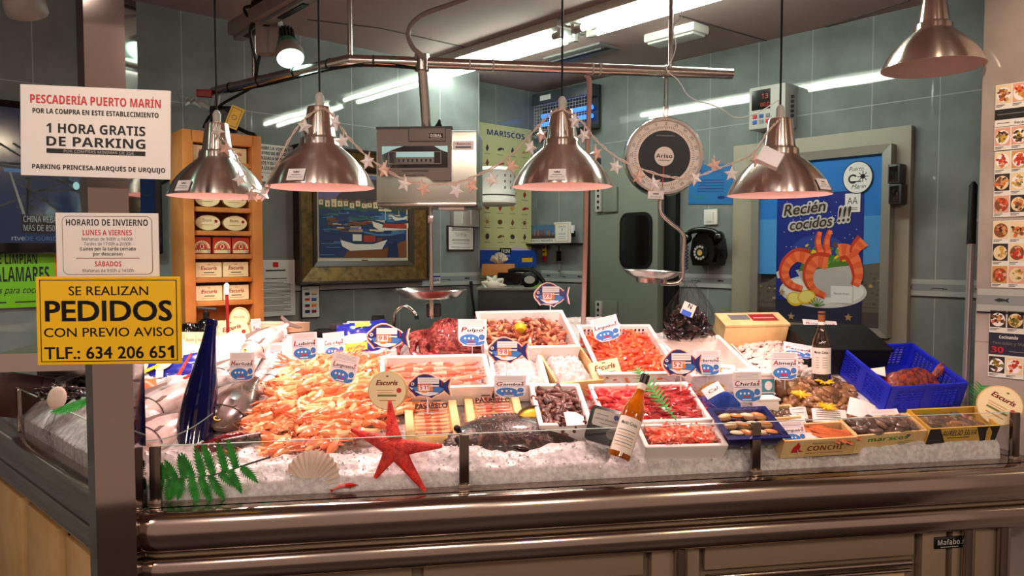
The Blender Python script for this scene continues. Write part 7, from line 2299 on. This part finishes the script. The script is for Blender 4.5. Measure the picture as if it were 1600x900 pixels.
# round boxes
mat('tin_side', (206, 170, 110), .5); mat('tin_face', (238, 222, 176), .45)
def round_box(x, y, rpx, Y, label, yaw=0.0, lean=.15, thick=.035, roll=0):
    k = Y / F; r = rpx * k
    M = face(at_y(x, y, Y), V3(math.sin(yaw), -math.cos(yaw), lean), R(roll))
    t = thing('round_box', label, 'round box', M, 'round printed boxes')
    b = MB(); b.lathe([(0, -thick), (r, -thick), (r, -thick * .35), (r * 1.02, -thick * .35), (r * 1.02, 0), (r * .97, .001), (0, .001)], 'tin_side', seg=48); b.obj('body', t)
    b = MB(); b.disc(0, 0, r * .97, r * .97, .0016, 'tin_face', seg=48); b.text('Escurís', -r * .02, r * .28, r * .26, 'dark_red', .002, w=r * 1.15, bold=.04, shear=.25); b.disc(r * .62, r * .0, r * .13, r * .13, .002, 'red'); b.rect(-r * .55, -r * .02, r * .35, r * .02, .002, 'wood'); b.rect(-r * .5, -r * .32, r * .5, -r * .22, .002, 'f_green'); b.rect(-r * .4, -r * .55, r * .45, -r * .5, .002, 'wood'); b.rect(-r * .06, r * .7, r * .06, r * .78, .002, 'f_green'); b.rect(-r * .5, -r * .14, r * .3, -r * .11, .002, 'wood')
    b.obj('label', t, smooth=False)
round_box(605, 610, 30, bed(605, 642, .09).y, 'round cream box with red lettering standing at the langoustine heap')
round_box(365, 522, 25, 2.72, 'round cream box with red lettering before the wooden tin shelf', yaw=.25, roll=14)
round_box(1562, 634, 31, 2.28, 'round cream box with red lettering at the far end by the pier', yaw=-.5, roll=-28, thick=.05)
M = face(at_y(946, 577, 2.42), (.05, -1, .5), R(12)); k = 2.42 / F
b = MB(); b.box((0, 0, -.012), (48 * k, 30 * k, .024), 'tin_face', None, .002); b.text('Escurís', 0, 0, 9 * k, 'f_brown', .0006, w=34 * k, bold=.03, shear=.25); b.rect(-15 * k, -6 * k, 15 * k, -5 * k, .0006, 'ink_grey'); b.rect(-3 * k, 10 * k, 3 * k, 12 * k, .0006, 'f_green'); b.box((0, -15 * k, -.013), (48 * k, .001, .022), 'tin_side')
tag(b.obj('printed_box', None, M, smooth=False), 'tilted cream printed box before the perforated crate', 'box')
# lemon dish, black vacuum tray, paper slip
M = bedm(bed(830, 652, .05), .3) @ RX(R(38))
t = thing('oval_dish', 'oval dark dish of yellow preserve resting on the turbot', 'dish', M)
b = MB(); b.lathe([(0, -.012), (.03, -.012), (.048, .0), (.052, .012), (.047, .012), (.042, .004), (0, .002)], 'fish_back', S(1.0, .62, 1), seg=36); b.obj('dish', t)
b = MB(); b.lathe([(.043, .004), (.03, .012), (.012, .014), (0, .014)], 'po_lemon', S(1.0, .62, 1), seg=28); b.obj('filling', t)
M = face(at_y(945, 664, 2.10), (-.1, -1, .35), R(-14)); k = 2.10 / F
t = thing('vacuum_tray', 'black plastic tray with pale label leaning behind the amber bottle', 'tray', M)
b = MB(); b.prism(rrect(-27 * k, -30 * k, 27 * k, 27 * k, 8 * k), -.03, 0, 'black_gloss'); b.obj('tray', t, ang=60)
b = MB(); b.prism(rrect(-21 * k, -4 * k, 24 * k, 22 * k, 4 * k), 0, .0012, 'light_grey'); b.text('salmón ahumado', 0, 6 * k, 3.6 * k, 'ink', .0016, w=34 * k); b.disc(15 * k, 15 * k, 4 * k, 4 * k, .0016, 'navy'); b.rect(-16 * k, 14 * k, 2 * k, 15 * k, .0016, 'ink_grey'); b.rect(-10 * k, 1 * k, 14 * k, 2 * k, .0016, 'ink_grey'); b.disc(14 * k, -12 * k, 9 * k, 8 * k, .0012, 'mid_grey'); b.obj('label', t, smooth=False)
tg_ = bed(896, 652, .085)
b = MB(); b.prism([(-.028, -.03), (.026, -.032), (.03, -.0), (.012, .018), (-.01, .022), (-.024, .02)], 0, .001, 'card_white', bedm(tg_, .05) @ RX(.25)); tag(b.obj('paper_slip'), 'blank white paper slip on the goose barnacles', 'paper')
# blue and yellow bags
mat('bag_blue', (34, 40, 150), .25, coat=.5); mat('bag_cream', (226, 206, 186), .3)
def bag(x, y, wpx, hpx, Y, roll, label, lean, dec):
    k = Y / F; w, h = wpx * k, hpx * k
    t = thing('frozen_bag', label, 'bag', face(at_y(x, y, Y), (0, -1, lean), R(roll)))
    b = MB()
    def fn(sg): return lambda a_, c2: (lerp(-w / 2, w / 2, a_), lerp(-h / 2, h / 2, c2), sg * .03 * (math.sin(math.pi * a_) * math.sin(math.pi * c2)) ** .6 + .004 * noise.noise(V3(a_ * 6, c2 * 6, sg)))
    b.grid(fn(1), 20, 16, 'bag_blue'); b.grid(fn(-1), 20, 16, 'bag_blue'); b.obj('bag', t)
    b = MB(); dec(b, w, h); b.obj('print', t, smooth=False)
def d1(b, w, h):
    b.disc(-w * .12, -h * .02, w * .30, h * .13, .034, 'bag_cream', seg=28); b.disc(-w * .08, h * .02, w * .24, h * .09, .0345, 'label_paper', seg=28); b.rect(-w * .34, -h * .34, w * .12, -h * .14, .034, 'yellow'); b.text('gambas', -w * .1, -h * .29, h * .1, 'dark_red', .0345, w=w * .36, shear=.2); b.rect(-w * .1, h * .30, w * .2, h * .42, .026, 'yellow')
bag(566, 532, 78, 62, 2.66, 8, 'blue and yellow frozen food bag behind the fish price sign', .5, d1)
def d2(b, w, h):
    b.disc(-w * .28, h * .10, w * .13, h * .2, .034, 'bag_cream', seg=20, rot=.5); b.disc(w * .06, h * .05, w * .13, h * .18, .035, 'bag_cream', seg=20, rot=.4); b.rect(-.01, -h * .4, w * .06, h * .0, .034, 'label_paper'); b.flat([(-w * .2, -h * .15), (w * .02, h * .02), (-w * .02, h * .1), (-w * .25, -h * .05)], .0352, 'yellow'); b.ring(-w * .42, 0, w * .05, w * .08, .012, 'card_white'); b.rect(w * .12, h * .2, w * .32, h * .28, .03, 'bag_cream')
bag(255, 582, 108, 52, 2.42, 14, 'blue bag with pale mushroom shapes under the yellow sign', .9, d2)
b = MB(); p0, p1_, p2_ = at_y(268, 604, 2.28), at_y(299, 552, 2.40), at_y(306, 580, 2.34)
b.tube([p0, lerp(p0, p1_, .5), p1_], [.006, .0055, .003], 'star_red', seg=8); b.tube([p0, lerp(p0, p2_, .6), p2_], [.006, .005, .003], 'star_red', seg=8)
tag(b.obj('red_tongs'), 'thin red plastic tongs on the pale fish beside the blue bag', 'tongs')
mat('orange_pack', (232, 110, 60), .35)
b = MB(); b.grid(lambda a_, c2: (lerp(-.04, .04, a_), lerp(-.03, .03, c2), .02 * math.sin(math.pi * a_) * math.sin(math.pi * c2)), 10, 8, 'orange_pack', bedm(bed(222, 602, .02), .3)); tag(b.obj('orange_packet'), 'orange packet tucked between the column and the blue bag', 'packet')

# ------------------------------------------------------------------ shelf of tins on the work ledge
SP = V3(-1.215, 3.02, 1.262)
SM_ = face(SP, (.64, -.77, 0))
W_, D_, H_ = .30, .17, .80
t = thing('tin_shelf', 'tall narrow wooden shelf unit stacked with tins and boxes', 'shelf', SM_)
Sinv = SM_.inverted()
FRN = V3(.64, -.77).normalized()
PLS = (SP + FRN * D_, FRN)
def sl(px, py): return Sinv @ hit(px, py, PLS)
b = MB()
b.box((-W_ / 2 + .02, H_ / 2, D_ / 2), (.04, H_, D_), 'shelf_wood', None, .003); b.box((W_ / 2 - .02, H_ / 2, D_ / 2), (.04, H_, D_), 'shelf_wood', None, .003); b.box((0, H_ / 2, .006), (W_ - .04, H_, .012), 'shelf_wood'); b.box((0, H_ - .022, D_ / 2), (W_ - .06, .044, D_), 'shelf_wood', None, .003)
b.obj('carcass', t)
rows = [(.690, 'box'), (.605, 'box'), (.515, 'oval'), (.425, 'oval'), (.335, 'red'), (.245, 'box'), (.155, 'box'), (.03, None)]
for z, _ in rows:
    b = MB(); b.box((0, z - .009, D_ / 2 - .005), (W_ - .08, .018, D_ - .01), 'shelf_wood', None, .002); b.obj('shelf_board', t)
xs = [-.052, .052]
names = {.690: 'top', .605: 'second', .515: 'third', .425: 'fourth', .335: 'fifth', .245: 'sixth', .155: 'seventh'}
mat('box_red', (196, 66, 46), .45); mat('tin_gold', (220, 186, 120), .3, .3)
for z, kind in rows:
    if kind is None: continue
    nm = names[z]
    sides = ('wall side', 'counter side')
    if kind == 'oval':
        for i, x in enumerate(xs):
            M = SM_ @ T(x, z + .031, D_ - .03); tt = thing('oval_tin', 'oval gold tin on the %s shelf board, %s one of two' % (nm, ('nearer the TV' if i == 0 else 'nearer the painting')), 'tin', M, 'tins and boxes on the wooden shelf')
            b = MB(); b.prism([(.046 * math.cos(a * .2094), .029 * math.sin(a * .2094)) for a in range(30)], -.022, .0, 'tin_gold', cap='tin_face'); b.obj('body', tt)
            b = MB(); b.text('Escurís', -.004, .004, .012, 'f_brown', .0008, w=.034, shear=.2); b.disc(.03, .006, .006, .006, .0008, 'dark_red'); b.rect(-.026, -.010, .02, -.008, .0008, 'wood'); b.obj('label', tt, smooth=False)
    elif kind == 'box':
        for i, x in enumerate(xs):
            M = SM_ @ T(x, z + .030, D_ - .03)
            b = MB(); b.box((0, 0, -.02), (.098, .058, .04), 'tin_face', None, .0015); b.text('Escurís', 0, .0, .015, 'red', .0008, w=.06, bold=.02, shear=.2); b.rect(-.02, -.012, .02, -.009, .0008, 'ink'); b.rect(-.028, -.02, .028, -.018, .0008, 'wood'); b.rect(-.005, .019, .005, .022, .0008, 'f_gold')
            tag(b.obj('tin_box', None, M, smooth=False), 'cream box with red lettering on the %s shelf board, %s one of two' % (nm, ('nearer the TV' if i == 0 else 'nearer the painting')), 'box', 'tins and boxes on the wooden shelf')
    else:
        for i, x in enumerate((-.075, .0, .072)):
            M = SM_ @ T(x, z + .034, D_ - .03 - (i == 0) * .004)
            b = MB(); b.box((0, 0, -.02), (.068, .064, .04), 'box_red', None, .0015); b.ring(0, -.012, .020, .030, .0006, 'tin_face', a0=0, a1=math.pi); b.ring(0, -.012, .022, .024, .0008, 'dark_red', a0=0, a1=math.pi); b.disc(0, -.004, .008, .010, .0008, 'tin_face'); b.rect(-.004, -.010, .004, .002, .0010, 'dark_red'); b.rect(-.03, -.03, .03, -.018, .0006, 'tin_face'); b.disc(.024, -.024, .006, .006, .0012, 'light_grey')
            tag(b.obj('tin_box', None, M, smooth=False), 'red orange box with cream arch, %s of three on the fifth board' % ('first', 'second', 'third')[i], 'box', 'tins and boxes on the wooden shelf')
# things around the foot of the shelf, on the ledge
LZ = 1.262
def on_ledge(px, Y): 
    d = ray(px, 500); p = CAMP + d * (Y / d.y); p.z = LZ; return p
p = on_ledge(322, 2.78); b = MB(); b.lathe([(0, 0), (.036, 0), (.038, .05), (.03, .085), (.012, .10), (.012, .12), (0, .12)], 'black_gloss', T(*p), seg=24); b.tube([V3(-.03, 0, .135), V3(.04, 0, .13)], .006, 'dark_grey', T(*p)); b.tube([V3(0, 0, .12), V3(0, 0, .135)], .004, 'dark_grey', T(*p)); tag(b.obj('oil_jar'), 'round black jar with pump top at the foot of the tin shelf', 'jar')
p = on_ledge(296, 2.76); b = MB(); b.lathe([(0, 0), (.034, 0), (.036, .06), (.024, .08), (0, .085)], 'black_gloss', T(*p), seg=24); tag(b.obj('oil_jar'), 'small round black jar half hidden by the yellow sign', 'jar')
p = on_ledge(338, 2.74); M = face(p + V3(0, 0, .06), (.2, -1, 0)); b = MB(); b.box((0, -.015, 0), (.06, .09, .05), 'tin_face', None, .002); b.text('Escurís', 0, .005, .012, 'red', .0256, w=.04, shear=.2); b.box((.0, -.04, .0255), (.05, .025, .001), 'card_white'); tag(b.obj('tall_box', None, M, smooth=False), 'tall cream box behind the blue bottle neck', 'box')
p = on_ledge(374, 2.76); M = face(p + V3(0, 0, .1), (.1, -1, .1)); b = MB(); b.disc(0, 0, .036, .040, .0, 'tin_face'); b.disc(0, 0, .036, .040, -.01, 'tin_face'); b.box((-.005, -.06, -.006), (.05, .06, .01), 'tin_face'); b.ring(0, 0, .033, .037, .0006, 'wood'); b.text('Escurís', .0, .0, .008, 'red', .001, w=.04); tag(b.obj('display_card', None, M, smooth=False), 'rounded cream display card behind the round box', 'card')
p = on_ledge(356, 2.70); b = MB(); b.tube([p, p + V3(-.002, 0, .19)], .0055, 'dark_red', seg=10); b.tube([p + V3(-.002, 0, .19), p + V3(-.002, 0, .225), p + V3(-.002, 0, .232)], [.009, .009, .003], 'card_white', seg=10); tag(b.obj('candle_lighter'), 'thin dark upright rod with white tip before the tin shelf', 'rod')
for i, px in enumerate((282, 300, 318)):
    p = on_ledge(px, 2.62); M = face(p + V3(0, 0, .03), (.1, -1, 0)); b = MB(); b.box((0, 0, 0), (.038, .06, .05), 'tin_face', None, .0015); b.text('Escurís', 0, .004, .009, 'red', .0256, w=.026, shear=.2); b.rect(-.01, -.01, .01, -.008, .0256, 'ink_grey'); tag(b.obj('small_box', None, M, smooth=False), 'small cream box in the low row behind the bottle, %s from the yellow sign' % ('first', 'second', 'third')[i], 'box', 'small cream boxes on the ledge')
mat('paper_pink', (236, 190, 176), .6); mat('paper_tan', (222, 184, 150), .6)
c_ = on_ledge(440, 2.78)
for i in range(2):
    b = MB(); b.box((0, 0, 0), (.22 - .04 * i, .16, .03), 'dark_red' if i == 0 else 'paper_tan', None, .003); b.box((0, 0, .017), (.22 - .04 * i, .162, .006), 'paper_pink', None, .002)
    tag(b.obj('paper_stack', None, T(c_.x - .0 - .03 * i, c_.y + .05 * i, c_.z + .02 + .038 * i) @ RZ(.25 - .5 * i) @ RX(-.06)), ('pink wrapping paper stack with red edge, lower one on the ledge', 'tan wrapping paper stack on top of the pink one')[i], 'paper stack')
# card readers, phone, cloth, tap
def reader(px, Y, w, d, h, tilt, m, label, scr=True, name='card_reader'):
    p = on_ledge(px, Y); M = face(p + V3(0, 0, h / 2 + d * math.sin(tilt) * .3), (0.1, -math.cos(tilt), math.sin(tilt)))
    t = thing(name, label, 'card reader', M); b = MB(); b.box((0, 0, 0), (w, h, d), m, None, .006); b.obj('case', t)
    if scr: b = MB(); b.box((0, h * .05, d / 2), (w * .76, h * .6, .004), 'black_gloss', None, .001); b.obj('screen', t)
b = MB(); p = on_ledge(512, 2.95); b.box((0, 0, .02), (.10, .08, .04), 'black', T(*p), .01); b.box((.04, .0, .05), (.05, .06, .03), 'dark_grey', T(*p) , .006); tag(b.obj('charger_base'), 'low black charging base beside the card readers', 'charger')
reader(548, 2.95, .10, .05, .05, .5, 'light_grey', 'pale grey card reader printer standing farther back on the ledge')
reader(562, 2.80, .10, .02, .085, .75, 'light_grey', 'pale green tinted card reader tilted on the ledge')
p = on_ledge(592, 2.95); b = MB(); b.box((0, .045, 0), (.05, .10, .02), 'black', face(p, (.3, -1, .3)), .006); b.box((0, .05, .011), (.03, .05, .002), 'dark_grey', face(p, (.3, -1, .3))); tag(b.obj('handset'), 'black cordless handset standing beside the tap', 'telephone')
b = MB(); p = on_ledge(518, 2.68); b.grid(lambda a_, c2: (lerp(-.08, .08, a_), lerp(-.05, .05, c2), .035 * math.sin(math.pi * a_) * math.sin(math.pi * c2) + .012 * noise.noise(V3(a_ * 14, c2 * 8, 3))), 30, 20, 'white', T(*p)); tag(b.obj('white_cloth'), 'crumpled white cloth on the ledge behind the price cards', 'cloth')
p = on_ledge(616, 3.0); t = thing('kitchen_tap', 'chrome gooseneck tap on the ledge under the scale pan', 'tap', T(*p))
b = MB(); b.tube(smooth_path([(0, 0, 0), (0, 0, .06), (.005, 0, .10), (.03, 0, .125), (.06, -.01, .12), (.085, -.02, .10), (.092, -.02, .085)], 6), .0075, 'chrome', seg=12); b.obj('spout', t)
b = MB(); b.lathe([(.02, 0), (.018, .02), (.012, .03)], 'chrome', seg=20); b.obj('base', t)
b = MB(); b.tube([(.092, -.02, .09), (.094, -.02, .075)], .009, 'dark_grey', seg=12); b.obj('nozzle', t)
b = MB(); P = [hit(736, 440, (LP + LN * .03, LN)), hit(738, 465, (LP + LN * .06, LN)), hit(742, 492, (LP + LN * .1, LN))]
b.tube(P, [.010, .008, .008], 'black', seg=8); tag(b.obj('brush_handle'), 'black handle hanging at the wall corner beneath the certificate', 'handle')
# side bed behind the column
scatter('mussel_shell', [mussel_mesh(.05)], [Matrix.Translation(at_y(rng.uniform(60, 130), rng.uniform(606, 618), 2.42 + rng.uniform(-.03, .03))) @ rot((rng.uniform(-1, 1), rng.uniform(-1, 1), rng.uniform(0, 6))) for _ in range(34)], 'dark mussel on the side bed behind the column', 'mussel', 'mussels on the side bed')
b = MB(); b.ball((0, 0, 0), (.03, .006, .038), 'shell_cream', T(*at_y(89, 622, 2.3)) @ RY(.4)); tag(b.obj('oyster_shell'), 'white oval shell standing on the side bed by the fern', 'shell')
mat('dark_wood', (62, 30, 22), .35)
t = thing('wooden_board', 'dark reddish wooden board standing on the side bed', 'board', face(at_y(26, 606, 2.66), (.5, -.86, 0), R(-14)))
b = MB(); b.box((0, -.03, -.02), (.22, .16, .03), 'dark_wood', None, .006); b.obj('panel', t)
b = MB(); b.box((.09, -.02, .0), (.03, .14, .02), 'dark_wood', None, .004); b.rect(.07, -.03, .078, .0, .002, 'tin_face'); b.obj('edge_post', t)
b = MB(); o_ = prawn_mesh(.06, .6, 'rose_body', 'rose_head', ant=False).obj('stray_prawn', None, bedm(at_y(538, 760, 1.93)) @ RX(.6)); tag(o_, 'single prawn half buried in the ice beside the scallop shell', 'prawn')
b = mussel_mesh(.06); tag(b.obj('stray_mussel', None, Matrix.Translation(at_y(812, 700, 2.0)) @ rot((.3, .2, .2))), 'single dark mussel stuck in the front ice beyond the glass post', 'mussel')
